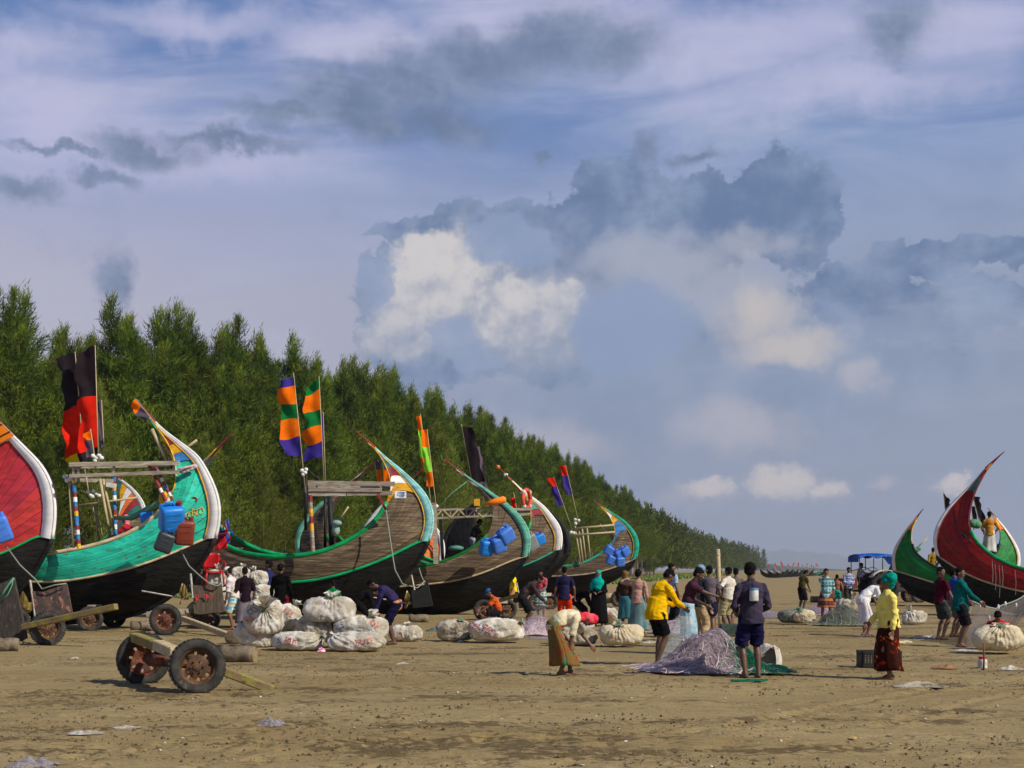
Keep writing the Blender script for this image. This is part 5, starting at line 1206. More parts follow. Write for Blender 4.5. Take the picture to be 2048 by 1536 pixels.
# ================================================================== NETS
def net_mat(nm, c, c2, dens=.6, sc_=60):
    m = bpy.data.materials.new(nm); m.use_nodes = True; t = m.node_tree; b = t.nodes['Principled BSDF']; N = t.nodes.new; L = t.links.new
    tcn = N('ShaderNodeTexCoord'); n = N('ShaderNodeTexNoise'); n.inputs['Scale'].default_value = sc_; n.inputs['Detail'].default_value = 8; n.inputs['Roughness'].default_value = .7; mp = N('ShaderNodeMapping'); mp.inputs['Scale'].default_value = (1, 1, 2.6); L(tcn.outputs['Object'], mp.inputs[0]); L(mp.outputs[0], n.inputs[0])
    n2 = N('ShaderNodeTexNoise'); n2.inputs['Scale'].default_value = 5; L(tcn.outputs['Object'], n2.inputs[0])
    mx = N('ShaderNodeMix'); mx.data_type = 'RGBA'; mx.inputs[6].default_value = (*c, 1); mx.inputs[7].default_value = (*c2, 1); L(n2.outputs[0], mx.inputs[0]); L(mx.outputs[2], b.inputs['Base Color']); b.inputs['Roughness'].default_value = .9
    tr = N('ShaderNodeBsdfTransparent'); ms = N('ShaderNodeMixShader'); mr = N('ShaderNodeMapRange'); mr.inputs['From Min'].default_value = .62 - dens * .4; mr.inputs['From Max'].default_value = .80 - dens * .4; L(n.outputs[0], mr.inputs['Value'])
    tl = N('ShaderNodeBsdfTranslucent'); L(mx.outputs[2], tl.inputs[0]); mt = N('ShaderNodeMixShader'); mt.inputs[0].default_value = .45; L(b.outputs[0], mt.inputs[1]); L(tl.outputs[0], mt.inputs[2]); L(mr.outputs[0], ms.inputs[0]); L(tr.outputs[0], ms.inputs[1]); L(mt.outputs[0], ms.inputs[2]); L(ms.outputs[0], t.nodes['Material Output'].inputs[0]); return m
def net_pile(label, u, v, d, rx, ry, h, cols, nst=1400, skew=0.0, seed=0, sheet=True, dens=.75, group='heaps of fishing net'):
    """cols: list of (material, x-range) for strands; mound with loose filaments over it"""
    c = px(u, v, d); c.z = G(c.x, c.y); o = empty('fishing_net', tuple(c)); tag(o, label, 'net', group); rng = np.random.default_rng(seed)
    def hgt(x, y):
        r = math.hypot((x - skew * rx * .3) / rx, y / ry); lump = mnoise.noise(Vector((x * 2.6 + seed, y * 2.6, 0))) * .26 + mnoise.noise(Vector((x * 7 + seed, y * 7, 4))) * .10
        return max(0.0, h * (.75 * max(0, 1 - r * r) ** 1.25 + .25 * max(0, 1 - r) ** 1.5) * (1 + lump) + .012)
    n = 30; rows = []
    for i in range(n + 1):
        r = []
        for j in range(48):
            a = 2 * math.pi * j / 48; s = (i / n); x, y = rx * s * math.cos(a) * (1 + .08 * math.sin(3 * a + seed)), ry * s * math.sin(a); r.append((x, y, hgt(x, y)))
        r.append(r[0]); rows.append(r)
    MB().grid(rows).build('mesh_folds', cols[0][0], o, True)
    rows2 = [[(p[0] * 1.05, p[1] * 1.05, p[2] * 1.10 + .02) for p in r] for r in rows]; MB().grid(rows2).build('loose_mesh', cols[0][1], o, True)
    for (m, tm, x0, x1, cnt, col) in cols[1:]:
        vs = []; fs = []
        for s in range(cnt):
            a0 = rng.random() * 6.28; r0 = math.sqrt(rng.random()); x = (x0 + (x1 - x0) * rng.random()) * rx; y = (rng.random() * 2 - 1) * ry * .9; ang = rng.normal(0, .7) + (0 if rng.random() < .7 else 1.6); L_ = .12 + .35 * rng.random(); nseg = 7; curv = rng.normal(0, 3.0); wd = .0022 + .003 * rng.random(); lift = rng.random() ** 2 * .07
            base = len(vs)
            for k in range(nseg + 1):
                z = hgt(x, y) * 1.08 + .035 + lift * math.sin(math.pi * k / nseg); dx_, dy_ = math.cos(ang), math.sin(ang); vs.append((x - dy_ * wd, y + dx_ * wd, z)); vs.append((x + dy_ * wd, y - dx_ * wd, z + wd * 2.5)); ang += curv * L_ / nseg; x += dx_ * L_ / nseg; y += dy_ * L_ / nseg
            for k in range(nseg): fs.append((base + 2 * k, base + 2 * k + 1, base + 2 * k + 3, base + 2 * k + 2))
        q = np_mesh('filaments', vs, fs, m, o); q['kind'] = 'stuff'
    if sheet:
        rows = [[(rx * 1.12 * s * math.cos(a) * (1 + .06 * math.sin(5 * a)), ry * 1.15 * s * math.sin(a), .012 + .02 * (s > .9) * (1 + math.sin(7 * a))) for a in np.linspace(0, 2 * math.pi, 40)] for s in (.05, .5, .9, 1.0)]
        q = MB().grid(rows).build('ground_sheet', SACKY, o, True)
    return o
def strand(nm, c): return mat('strand_' + nm, c, .8, rnd=0.0, transl=.4)
MAUVE = net_mat('net_mauve', (.84, .70, .76), (.72, .58, .63), 1.35, 30); MAUVL = net_mat('net_mauve_loose', (.84, .71, .76), (.74, .62, .66), .26, 60)
GRNET = net_mat('net_grey_green', (.20, .22, .17), (.12, .16, .12), .95, 34); GRNL = net_mat('net_grey_green_loose', (.26, .28, .22), (.2, .22, .17), .45, 70)
LILNET = net_mat('net_lilac', (.42, .36, .46), (.32, .28, .36), .8, 40); LILL = net_mat('net_lilac_loose', (.46, .40, .48), (.4, .34, .42), .35, 70)
sm1, sm2, sm3 = strand('mauve', (.74, .62, .66)), strand('pale', (.72, .62, .62)), strand('green', (.015, .24, .13)); sm4 = strand('shade', (.46, .36, .40)); sm5 = strand('sage', (.30, .36, .28))
net_pile('great heap of mauve net with a green tangle at its right', 1414, 1364, 22.3, .90, .80, .50, [(MAUVE, MAUVL), (sm1, 0, -1, .9, 2400, 0), (sm2, 0, -1, .6, 1300, 0), (sm4, 0, -1, 1, 1300, 0), (sm3, 0, .38, 1.02, 2600, 0), (sm5, 0, .1, .8, 500, 0)], seed=3, skew=.15)
GNET = net_mat('net_teal', (.02, .20, .12), (.05, .26, .18), .75, 34); GNL = net_mat('net_teal_loose', (.05, .28, .19), (.12, .30, .22), .30, 60)
net_pile('teal-green tangle of net spilling from the mauve heap', 1486, 1366, 22.0, .36, .34, .30, [(GNET, GNL), (sm3, 0, -1, 1, 1100, 0), (sm5, 0, -1, 1, 250, 0)], seed=15, sheet=False)
net_pile('grey-green heap of net on a white sheet', 1683, 1253, 41.2, .72, .6, .48, [(GRNET, GRNL), (sm5, 0, -1, 1, 700, 0), (strand('grey', (.40, .38, .34)), 0, -1, 1, 600, 0)], seed=5)
net_pile('small lilac heap of net behind the bundle', 1638, 1233, 50, .55, .5, .30, [(LILNET, LILL), (sm1, 0, -1, 1, 400, 0)], seed=7, sheet=False)
net_pile('mauve heap of net at the stooping man feet', 1072, 1274, 35, .62, .5, .36, [(MAUVE, MAUVL), (sm1, 0, -1, 1, 500, 0)], seed=9)
net_pile('flat pale net spread behind the dark-shirted man', 1536, 1237, 48.0, .75, .7, .12, [(LILNET, LILL), (sm2, 0, -1, 1, 400, 0)], seed=11, sheet=False)
net_pile('low mauve net heap between the standing men', 1350, 1268, 36, .7, .5, .25, [(MAUVE, MAUVL), (sm1, 0, -1, 1, 300, 0)], seed=13, sheet=False)
def green_tail():
    o = empty('net_rope', tuple(gpt(1495, 1366))); tag(o, 'flat coil of bright green net at the bottle-carrier feet', 'rope'); q = MB()
    for k in range(16):
        a = R.random() * 6.28; q.tube([(.20 * math.cos(a + t) * (1 + .3 * math.sin(3 * t + k)) + .05 * k / 16, .12 * math.sin(a + t * 1.2), .02 + .02 * R.random()) for t in np.linspace(0, 4.5, 16)], .006, 4)
    q.build('coil', sm3, o)
green_tail()
def drape():
    """grey net stretched from the red hull down to the sorters"""
    o = empty('fishing_net', tuple(gpt(1985, 1290))); O = o.location.copy(); tag(o, 'grey sheer net hung from the red boat down to the sand', 'net', 'heaps of fishing net')
    top = [px(1944, 1203, 31.5), px(1965, 1212, 34), px(1990, 1218, 37), px(2020, 1205, 41), px(2058, 1186, 44)]; bot = [px(1924, 1294, 29.8), px(1950, 1298, 29.6), px(1975, 1296, 29.8), px(2000, 1280, 31), px(2040, 1232, 36)]
    rows = []
    for i in range(17):
        t = i / 16 * 4; k = min(3, int(t)); f = t - k; A = top[k].lerp(top[k + 1], f); C = bot[k].lerp(bot[k + 1], f)
        rows.append([A.lerp(C, s) - O + V(.05 * math.sin(9 * s + i), .12 * math.sin(5 * s + i * .9), -.10 * math.sin(math.pi * s)) for s in np.linspace(0, 1, 14)])
    GREYN = net_mat('net_sheer_grey', (.25, .215, .20), (.19, .165, .155), .50, 55)
    MB().grid(rows).build('sheer_mesh', GREYN, o, True); MB().grid([[p + V(.12, .18, -.05) for p in r] for r in rows]).build('sheer_mesh', GREYN, o, True)
    MB().tube([r[0] for r in rows], .02, 5).build('head_rope', ROPEG, o, True)
    for i in (3, 6, 9, 11, 14): MB().ell(rows[i][0 if i % 2 else 3], (.035, .035, .08), None, 7, 5).build('net_float', FLOAT, o, True)
    for u, v1, v2 in ((1990, 1128, 1180), (1998, 1130, 1195), (2004, 1132, 1172), (2030, 1140, 1190), (1984, 1122, 1165)): MB().tube([px(u, v1, 48.8) - O, px(u + 2, (v1 + v2) / 2, 48.6) - O, px(u + 1, v2, 48.5) - O], .007, 4).build('line', ROPEG, o)
drape()

# ================================================================== CRATES, BUCKETS AND LITTER
CRT = mat('crate_plastic', (0.045, 0.075, 0.06), .6, c2=(.07, .10, .08), nscale=9)
CRT2 = mat('crate_plastic_dark', (0.014, 0.015, 0.015), .6, c2=(.03, .03, .028), nscale=9)
def crate(label, u0, u1, vb, h, m, yaw=.05, dep=.4):
    d = gd(vb); a = px(u0, vb, d); b = px(u1, vb, d); w = (b - a).length; c = (a + b) / 2; c.z = G(c.x, c.y); c.y += dep / 2; o = empty('plastic_crate', tuple(c), yaw); tag(o, label, 'crate', 'plastic fish crates')
    MB().box((0, 0, .02), (w * .94, dep * .94, .03)).build('base', m, o)
    for z in (.04, h - .03): 
        q = MB()
        for sy in (-1, 1): q.box((0, sy * dep / 2, z), (w, .03, .05 if z > .1 else .04))
        for sx in (-1, 1): q.box((sx * w / 2, 0, z), (.03, dep - .035, .05 if z > .1 else .04))
        q.build('rim', m, o)
    for sy in (-1, 1):
        n = 13
        for k in range(n): MB().box((-w / 2 + w * (k + .5) / n, sy * dep / 2, h / 2), (w / n * .42, .018, h - .10)).build('slat', m, o)
        for z in (.3, .5, .7): MB().box((0, sy * dep / 2 + .004 * sy, h * z), (w * .96, .014, .016)).build('cross_slat', m, o)
    for sx in (-1, 1):
        n = 8
        for k in range(n): MB().box((sx * w / 2, -dep / 2 + dep * (k + .5) / n, h / 2), (.018, dep / n * .45, h - .10)).build('slat', m, o)
        for z in (.3, .5, .7): MB().box((sx * w / 2 + .004 * sx, 0, h * z), (.014, dep * .94, .016)).build('cross_slat', m, o)
crate('green lattice crate between the standing men', 1443, 1476, 1273, .30, CRT, -.03)
crate('dark crate behind the woman in the green turban', 1726, 1803, 1337, .29, CRT2, .0, .42)
def carton():
    p = gpt(1534, 1340); o = empty('open_bag', tuple(p), -.25); tag(o, 'opened tan bag with a white flap beside the bottle-carrier', 'bag')
    k = gd(1340) / F; m = mat('bag_tan', (.34, .26, .15), .85, c2=(.26, .19, .10), nscale=5, bump=.01, bscale=18)
    rows = [[(x * 24 * k, -.02 + .18 * t + .02 * math.sin(x * 3), (2 + 40 * t * (1 - .35 * max(0, -x))) * k + .015 * math.sin(5 * x)) for x in np.linspace(-1, .9, 8)] for t in np.linspace(0, 1, 6)]
    MB().grid(rows).build('front_panel', m, o, True)
    rows = [[(x * 24 * k, .16 + .25 * t, (42 - 40 * t) * k) for x in np.linspace(-1, .9, 8)] for t in np.linspace(0, 1, 6)]; MB().grid(rows).build('back_panel', SACKD, o, True)
    rows = [[((16 + 10 * s + 3 * math.sin(4 * t)) * k, -.05 + .22 * s - .05 * math.sin(3 * t), (50 * t + 2) * k * (1 - .2 * s)) for s in np.linspace(0, 1, 5)] for t in np.linspace(0, 1, 8)]; MB().grid(rows).build('side_flap', SACK, o, True)
    rows = [[(x * 22 * k, .05 + .12 * t, (38 + 9 * math.sin(2.5 * x + t * 2) + 6 * t) * k) for x in np.linspace(-1, 1, 9)] for t in np.linspace(0, 1, 5)]; MB().grid(rows).build('top_flap', SACK, o, True)
carton()
def jar():
    p = gpt(1965, 1336); o = empty('plastic_jar', tuple(p)); tag(o, 'small pale plastic jar with red lid behind a stick', 'jar'); r = .075
    MB().lathe([(.001, 0), (r, 0), (r * 1.02, .02), (r, .13), (r * .8, .155), (r * .75, .16)], None, 16).build('body', mat('jar_pale', (.42, .52, .46), .35, c2=(.6, .62, .55), nscale=9), o, True)
    MB().lathe([(r * .8, .155), (r * .82, .16), (r * .82, .19), (.001, .195)], None, 16).build('lid', RPL, o)
    MB().lathe([(r * 1.03, .04), (r * 1.03, .11)], None, 16).build('label', mat('jar_label', (.5, .3, .28), .6, c2=(.6, .6, .55), nscale=20), o)
    s = gpt(1967, 1340); o = empty('stake', tuple(s)); tag(o, 'thin brown stick planted upright before the jar', 'stick'); MB().tube([(0, 0, -.05), (.01, 0, .2), (.0, .0, .43)], [.017, .015, .012], 6).build('shaft', mat('stick_brown', (.14, .07, .04), .85), o, True)
jar()
def rag(label, u, v, w, h, m, seed=0, name='rag', cat='rag'):
    p = gpt(u, v); k = p.y / F; o = empty(name, tuple(p)); tag(o, label, cat, 'litter on the sand'); W_ = w * k / 2; D_ = max(.06, W_ * .7)
    rows = [[(x * W_ * (1 + .15 * math.sin(5 * y + seed)), y * D_ * (1 + .2 * math.sin(4 * x + seed)), .015 + h * k * max(0, (1 - x * x * .8) * (1 - y * y)) * (.55 + .45 * mnoise.noise(Vector((x * 3 + seed, y * 3, 0))) + .08 * math.sin(9 * x + 5 * y + seed))) for x in np.linspace(-1, 1, 22)] for y in np.linspace(-1, 1, 16)]
    MB().grid(rows).build('folds', m, o, True)
WPL = mat('white_plastic', (.52, .49, .43), .6, c2=(.30, .25, .18), nscale=12)
LILP = net_mat('lilac_film', (.36, .32, .38), (.48, .45, .47), .62, 30)
for a in (('crumpled lilac plastic bag in the near sand', 543, 1457, 50, 24, LILP, 1), ('white plastic scrap trodden into the near sand', 172, 1470, 66, 9, WPL, 2), ('thin white strip beside the trodden scrap', 255, 1459, 50, 6, WPL, 3), ('blurred white bag at the bottom left edge', 66, 1538, 90, 26, LILP, 4),
          ('small white paper by the foreground cart', 150, 1315, 15, 5, WPL, 5), ('white scrap on the open sand before the sacks', 806, 1327, 24, 5, WPL, 6), ('bright pink scrap at the foot of the pile', 643, 1302, 16, 12, mat('pink_scrap', lin((226, 110, 150)), .6, c2=(.8, .6, .65), nscale=20), 7),
          ('coil of brown rope on the sand at the right', 1890, 1337, 50, 9, mat('brown_rope', (.22, .10, .045), .9, c2=(.32, .17, .08), nscale=20), 8), ('clear plastic wrap near the jar', 2020, 1340, 46, 10, WPL, 9), ('torn net scraps by the turbaned woman feet', 1838, 1376, 95, 13, SACKD, 10),
          ('yellow rag behind the turbaned woman', 1795, 1286, 26, 9, mat('yellow_rag', (.62, .50, .22), .85), 11), ('pair of pale sandals left on the sand', 1812, 1285, 24, 7, SACKY, 12), ('pale cloth spread under the maroon-shirted man', 1858, 1277, 70, 6, WPL, 13),
          ('white sheet edge under the sorters net', 1930, 1300, 48, 5, WPL, 14), ('white sheet beside the cream sack', 1300, 1287, 34, 6, WPL, 15), ('small white scrap by the printed sack', 921, 1284, 12, 6, WPL, 16), ('dark rag lying beyond the sacks', 868, 1262, 30, 8, mat('dark_rag', (.05, .07, .08), .9, c2=(.1, .18, .12), nscale=9), 17),
          ('pale driftwood heap on the far sand', 1500, 1188, 60, 7, SACKD, 18), ('white patch of dried net in the distance', 1480, 1213, 40, 6, WPL, 19), ('lilac net sheet at the stooping man feet', 1085, 1278, 60, 6, LILP, 20), ('tiny yellow peel in the near sand', 1707, 1482, 12, 3, mat('peel', (.6, .4, .06), .7), 21)):
    rag(*a)
def scatter():
    rng = np.random.default_rng(12)
    def bits(name, n, lo, hi, m, lab, flat=.6, band=None, kind='stuff'):
        y = 11.0 * (75 / 11.0) ** rng.random(n); x = (rng.random(n) * 2 - 1) * (.40 * y + .3)
        if band is not None:
            sel = fbm(x / 2.2, y / 1.6, 3, 8); keep = sel > band; x, y = x[keep], y[keep]
        n = len(x); s = lo + (hi - lo) * rng.random(n) ** 3; z = gz(x, y); ang = rng.random(n) * 6.28
        base = np.array([(1, 0, 0), (-.5, .87, 0), (-.5, -.87, 0), (.15, .1, 1), (0, 0, -.6)]); f = np.array([(0, 1, 3), (1, 2, 3), (2, 0, 3), (1, 0, 4), (2, 1, 4), (0, 2, 4)])
        c, sn = np.cos(ang), np.sin(ang); bx = base[None] * s[:, None, None] * np.stack([np.ones(n), .6 + .6 * rng.random(n), flat * (.6 + .8 * rng.random(n))], -1)[:, None, :] + rng.normal(0, .15, (n, 5, 3)) * s[:, None, None]
        v = np.stack([bx[..., 0] * c[:, None] - bx[..., 1] * sn[:, None] + x[:, None], bx[..., 0] * sn[:, None] + bx[..., 1] * c[:, None] + y[:, None], bx[..., 2] + (z + s * .25)[:, None]], -1).reshape(-1, 3)
        F_ = (np.arange(n)[:, None, None] * 5 + f[None]).reshape(-1, 3); o = np_mesh(name, v, F_, m); tag(o, lab, kind=kind)
    bits('sand_clods', 20000, .007, .026, mat('clod', (.155, .11, .06), .95, c2=(.10, .07, .036), nscale=3), 'dark damp clods of kicked-up sand', .7, .46)
    bits('pebbles', 5000, .005, .018, mat('pale_clod', (.36, .28, .17), .95, c2=(.25, .19, .11), nscale=3), 'pale crumbs of dry sand', .6)
    bits('shell_litter', 1000, .008, .032, mat('shell', (.62, .57, .47), .7, c2=(.45, .38, .27), nscale=2), 'bits of white shell and plastic on the sand', .35)
scatter()

# ================================================================== TRACTOR
def tractor():
    d = 69.0; O = px(1735, 1140, d); O.z = 0; o = empty('tractor', tuple(O), .12); tag(o, 'old tractor with blue tarpaulin canopy behind the nets', 'tractor')
    dk = mat('tractor_dark', (.03, .03, .032), .6, c2=(.06, .05, .045), nscale=5); rd = mat('tractor_red', (.16, .03, .022), .6, c2=(.07, .03, .02), nscale=4); wh = mat('tractor_white', (.66, .63, .56), .5, c2=(.5, .45, .38), nscale=8)
    for sy in (-1, 1):
        wheel(o, V(.55, sy * .72, .74), .74, (0, sy, 0), RIMB, .42, 22); wheel(o, V(2.35, sy * .62, .40), .40, (0, sy, 0), RIMB, .22, 24)
        rows = [[(.55 + .84 * math.cos(a) * 1.0, sy * (.72 + y), .74 + .84 * math.sin(a)) for y in (-.25, .27)] for a in np.linspace(.25, 2.5, 12)]; f = MB().grid(rows).build('fender', wh, o, True); f.modifiers.new('s', 'SOLIDIFY').thickness = .03
        MB().box((2.66, sy * .22, 1.05), (.06, .16, .16)).build('headlight', wh, o, bevel=.02)
    MB().box((1.85, 0, 1.08), (1.55, .56, .52)).build('hood', rd, o, bevel=.05); MB().box((1.5, 0, .72), (2.2, .36, .34)).build('engine_block', dk, o, bevel=.03); MB().box((2.63, 0, 1.0), (.04, .46, .5)).build('grille', dk, o)
    MB().box((.45, 0, .85), (.8, .9, .3)).build('transmission', dk, o, bevel=.03); MB().box((.45, 0, 1.15), (.42, .46, .08)).build('seat', dk, o, bevel=.03); MB().box((.23, 0, 1.36), (.08, .46, .4)).build('backrest', dk, o, bevel=.03)
    MB().tube([(1.15, 0, 1.1), (.98, 0, 1.5)], .025, 6).build('steering_column', dk, o); M = Matrix.Translation((.97, 0, 1.52)) @ Matrix.Rotation(-.5, 4, 'Y'); MB().tube([M @ V(.19 * math.cos(a), .19 * math.sin(a), 0) for a in np.linspace(0, 6.283, 17)], .016, 6).build('steering_wheel', dk, o, True)
    MB().tube([(1.75, -.12, 1.3), (1.75, -.12, 1.95), (1.86, -.12, 2.1)], .035, 7).build('exhaust_pipe', dk, o, True)
    zt = 2.28
    for x in (-.62, .1, .98):
        for sy in (-1, 1): MB().tube([(x, sy * .55, .95), (x, sy * .55, zt - .12)], .022, 6).build('canopy_post', dk, o)
    for sy in (-1, 1): MB().tube([(-.62, sy * .55, 1.55), (.1, sy * .55, 1.75), (.5, sy * .55, 1.45)], .02, 6).build('canopy_brace', dk, o)
    tarp = mat('tarp_blue', lin((18, 92, 190)), .45, c2=lin((10, 66, 150)), nscale=4, bump=.02, bscale=6, transl=.25)
    rows = [[(x, y * .68, zt + .10 * math.cos(x * 1.2 - .2) * (1 - y * y * .6) - (.10 + .05 * math.sin(7 * x)) * (abs(y) > .99) + .02 * math.sin(5 * x + 3 * y)) for y in np.linspace(-1, 1, 9)] for x in np.linspace(-.72, 1.15, 16)]; q = MB().grid(rows).build('canopy', tarp, o, True); q.modifiers.new('s', 'SOLIDIFY').thickness = .02
    rows = [[(1.05 + .3 * t + .06 * math.sin(4 * y), y * .62, zt - .02 - .36 * t + .04 * math.sin(6 * y)) for y in np.linspace(-1, 1, 9)] for t in np.linspace(0, 1, 6)]; MB().grid(rows).build('canopy_flap', tarp, o, True)
    rows = [[(-.72 + .02 * math.sin(5 * y), y * .66, zt - .02 - .28 * t) for y in np.linspace(-1, 1, 9)] for t in np.linspace(0, 1, 4)]; MB().grid(rows).build('canopy_flap', tarp, o, True)
    MB().box((1.25, .1, 1.65), (.10, .4, .5), Matrix.Rotation(.4, 3, 'Y')).build('windscreen_flap', dk, o); MB().box((-1.1, 0, .95), (.75, 1.2, .5)).build('rear_box', rd, o, bevel=.02); MB().bar((-.8, 0, .6), (.2, 0, .6), .12, .12).build('drawbar', dk, o)
    MB().box((-1.2, 0, .45), (.3, .9, .5)).build('rear_implement', dk, o)
tractor()

# ================================================================== PEOPLE
def fabric(nm, c, c2=None, kind=None, c3=None, sc_=8.0):
    key = 'fab_' + nm
    if key in MATS: return MATS[key]
    l = lin(c)
    if kind is None: return mat(key, l, .9, c2=tuple(x * .72 for x in l) if c2 is None else lin(c2), nscale=4, bump=.012, bscale=11, spec=.1)
    m = mat(key, l, .9, bump=.012, bscale=11, spec=.1); t = m.node_tree; b = t.nodes['Principled BSDF']; N = t.nodes.new; L = t.links.new; tcn = N('ShaderNodeTexCoord')
    def mix(f, a, c_):
        n = N('ShaderNodeMix'); n.data_type = 'RGBA'; L(f, n.inputs[0])
        for s, x in ((6, a), (7, c_)):
            if isinstance(x, tuple): n.inputs[s].default_value = (*x, 1)
            else: L(x, n.inputs[s])
        return n.outputs[2]
    if kind == 'plaid':
        col = tuple(l)
        for ax, cc in (('X', lin(c2)), ('Z', lin(c2)), ('Z', lin(c3))):
            w = N('ShaderNodeTexWave'); w.bands_direction = ax; w.inputs['Scale'].default_value = sc_ * (.5 if cc == lin(c3) else 1); w.inputs['Distortion'].default_value = 1.0; L(tcn.outputs['Object'], w.inputs[0]); r = N('ShaderNodeMapRange'); r.inputs['From Min'].default_value = .6; r.inputs['From Max'].default_value = .8; r.inputs['To Max'].default_value = .75; L(w.outputs['Fac'], r.inputs[0]); col = mix(r.outputs[0], col, cc)
    else:
        v = N('ShaderNodeTexVoronoi'); v.inputs['Scale'].default_value = sc_ * 1.7; nz = N('ShaderNodeTexNoise'); nz.inputs['Scale'].default_value = 14; nz.inputs['Detail'].default_value = 4; L(tcn.outputs['Object'], nz.inputs[0]); va = N('ShaderNodeVectorMath'); va.operation = 'MULTIPLY_ADD'; va.inputs[1].default_value = (.22, .22, .22); L(nz.outputs['Color'], va.inputs[0]); L(tcn.outputs['Object'], va.inputs[2]); L(va.outputs[0], v.inputs[0]); sp = N('ShaderNodeSeparateColor'); L(v.outputs['Color'], sp.inputs[0])
        def thr(x, a, b_):
            r = N('ShaderNodeMapRange'); r.inputs['From Min'].default_value = a; r.inputs['From Max'].default_value = b_; L(x, r.inputs[0]); return r.outputs[0]
        dd = thr(v.outputs['Distance'], .5, .35); m1 = N('ShaderNodeMath'); m1.operation = 'MULTIPLY'; L(dd, m1.inputs[0]); L(thr(sp.outputs[0], .70, .74), m1.inputs[1]); col = mix(m1.outputs[0], tuple(l), lin(c2))
        m2 = N('ShaderNodeMath'); m2.operation = 'MULTIPLY'; L(dd, m2.inputs[0]); L(thr(sp.outputs[1], .74, .78), m2.inputs[1]); col = mix(m2.outputs[0], col, lin(c3))
    L(col, b.inputs['Base Color']); return m
SKIN = mat('skin', (0.185, 0.092, 0.052), .5, c2=(0.145, 0.070, 0.040), nscale=5, spec=.35); SKIND = mat('skin_dark', (0.115, 0.056, 0.032), .5, c2=(0.085, 0.042, 0.025), nscale=5, spec=.35)
HAIR = mat('hair', (0.006, 0.005, 0.005), .85, c2=(.012, .010, .010), nscale=30, bump=.01, bscale=60, spec=.05); EYE = mat('eye', (.5, .47, .43), .3); PUP = mat('pupil', (.01, .008, .006), .3); LIP = mat('lip', (.14, .05, .04), .6)
PENDING = []
def capsule(q, a, ra, b, rb, n=10):
    a, b = Vector(a), Vector(b); d = b - a; L_ = d.length
    if L_ < 1e-5: return
    d /= L_; pts = []; rr = []
    for t in (80, 50, 25, 0): pts.append(a - d * ra * math.sin(math.radians(t))); rr.append(ra * math.cos(math.radians(t)))
    for t in (0, 25, 50, 80): pts.append(b + d * rb * math.sin(math.radians(t))); rr.append(rb * math.cos(math.radians(t)))
    q.tube(pts, rr, n)
def ik(a, t, l1, l2, pole):
    a, t = Vector(a), Vector(t); d = t - a; D = d.length; mx = (l1 + l2) * .995
    if D > mx: t = a + d * (mx / D); d = t - a; D = mx
    D = max(D, abs(l1 - l2) + .02); dn = d.normalized(); x = (l1 * l1 - l2 * l2 + D * D) / (2 * D); h = math.sqrt(max(0, l1 * l1 - x * x)); p = Vector(pole); p = p - dn * p.dot(dn)
    if p.length < 1e-4: p = Vector((0, 0, 1)) - dn * dn.z
    return a + dn * x + p.normalized() * h, t
def dirp(deg, side=0.0):
    r = math.radians(deg); return Vector((side, math.sin(r), math.cos(r))).normalized()
def soft(q, name, m, parent, vs, it=3, fold=0.0):
    o = mesh_obj(name, q.v, q.f, m, parent); r = o.modifiers.new('r', 'REMESH'); r.mode = 'VOXEL'; r.voxel_size = vs; s = o.modifiers.new('s', 'SMOOTH'); s.factor = .5; s.iterations = it; PENDING.append((o, m, fold)); return o
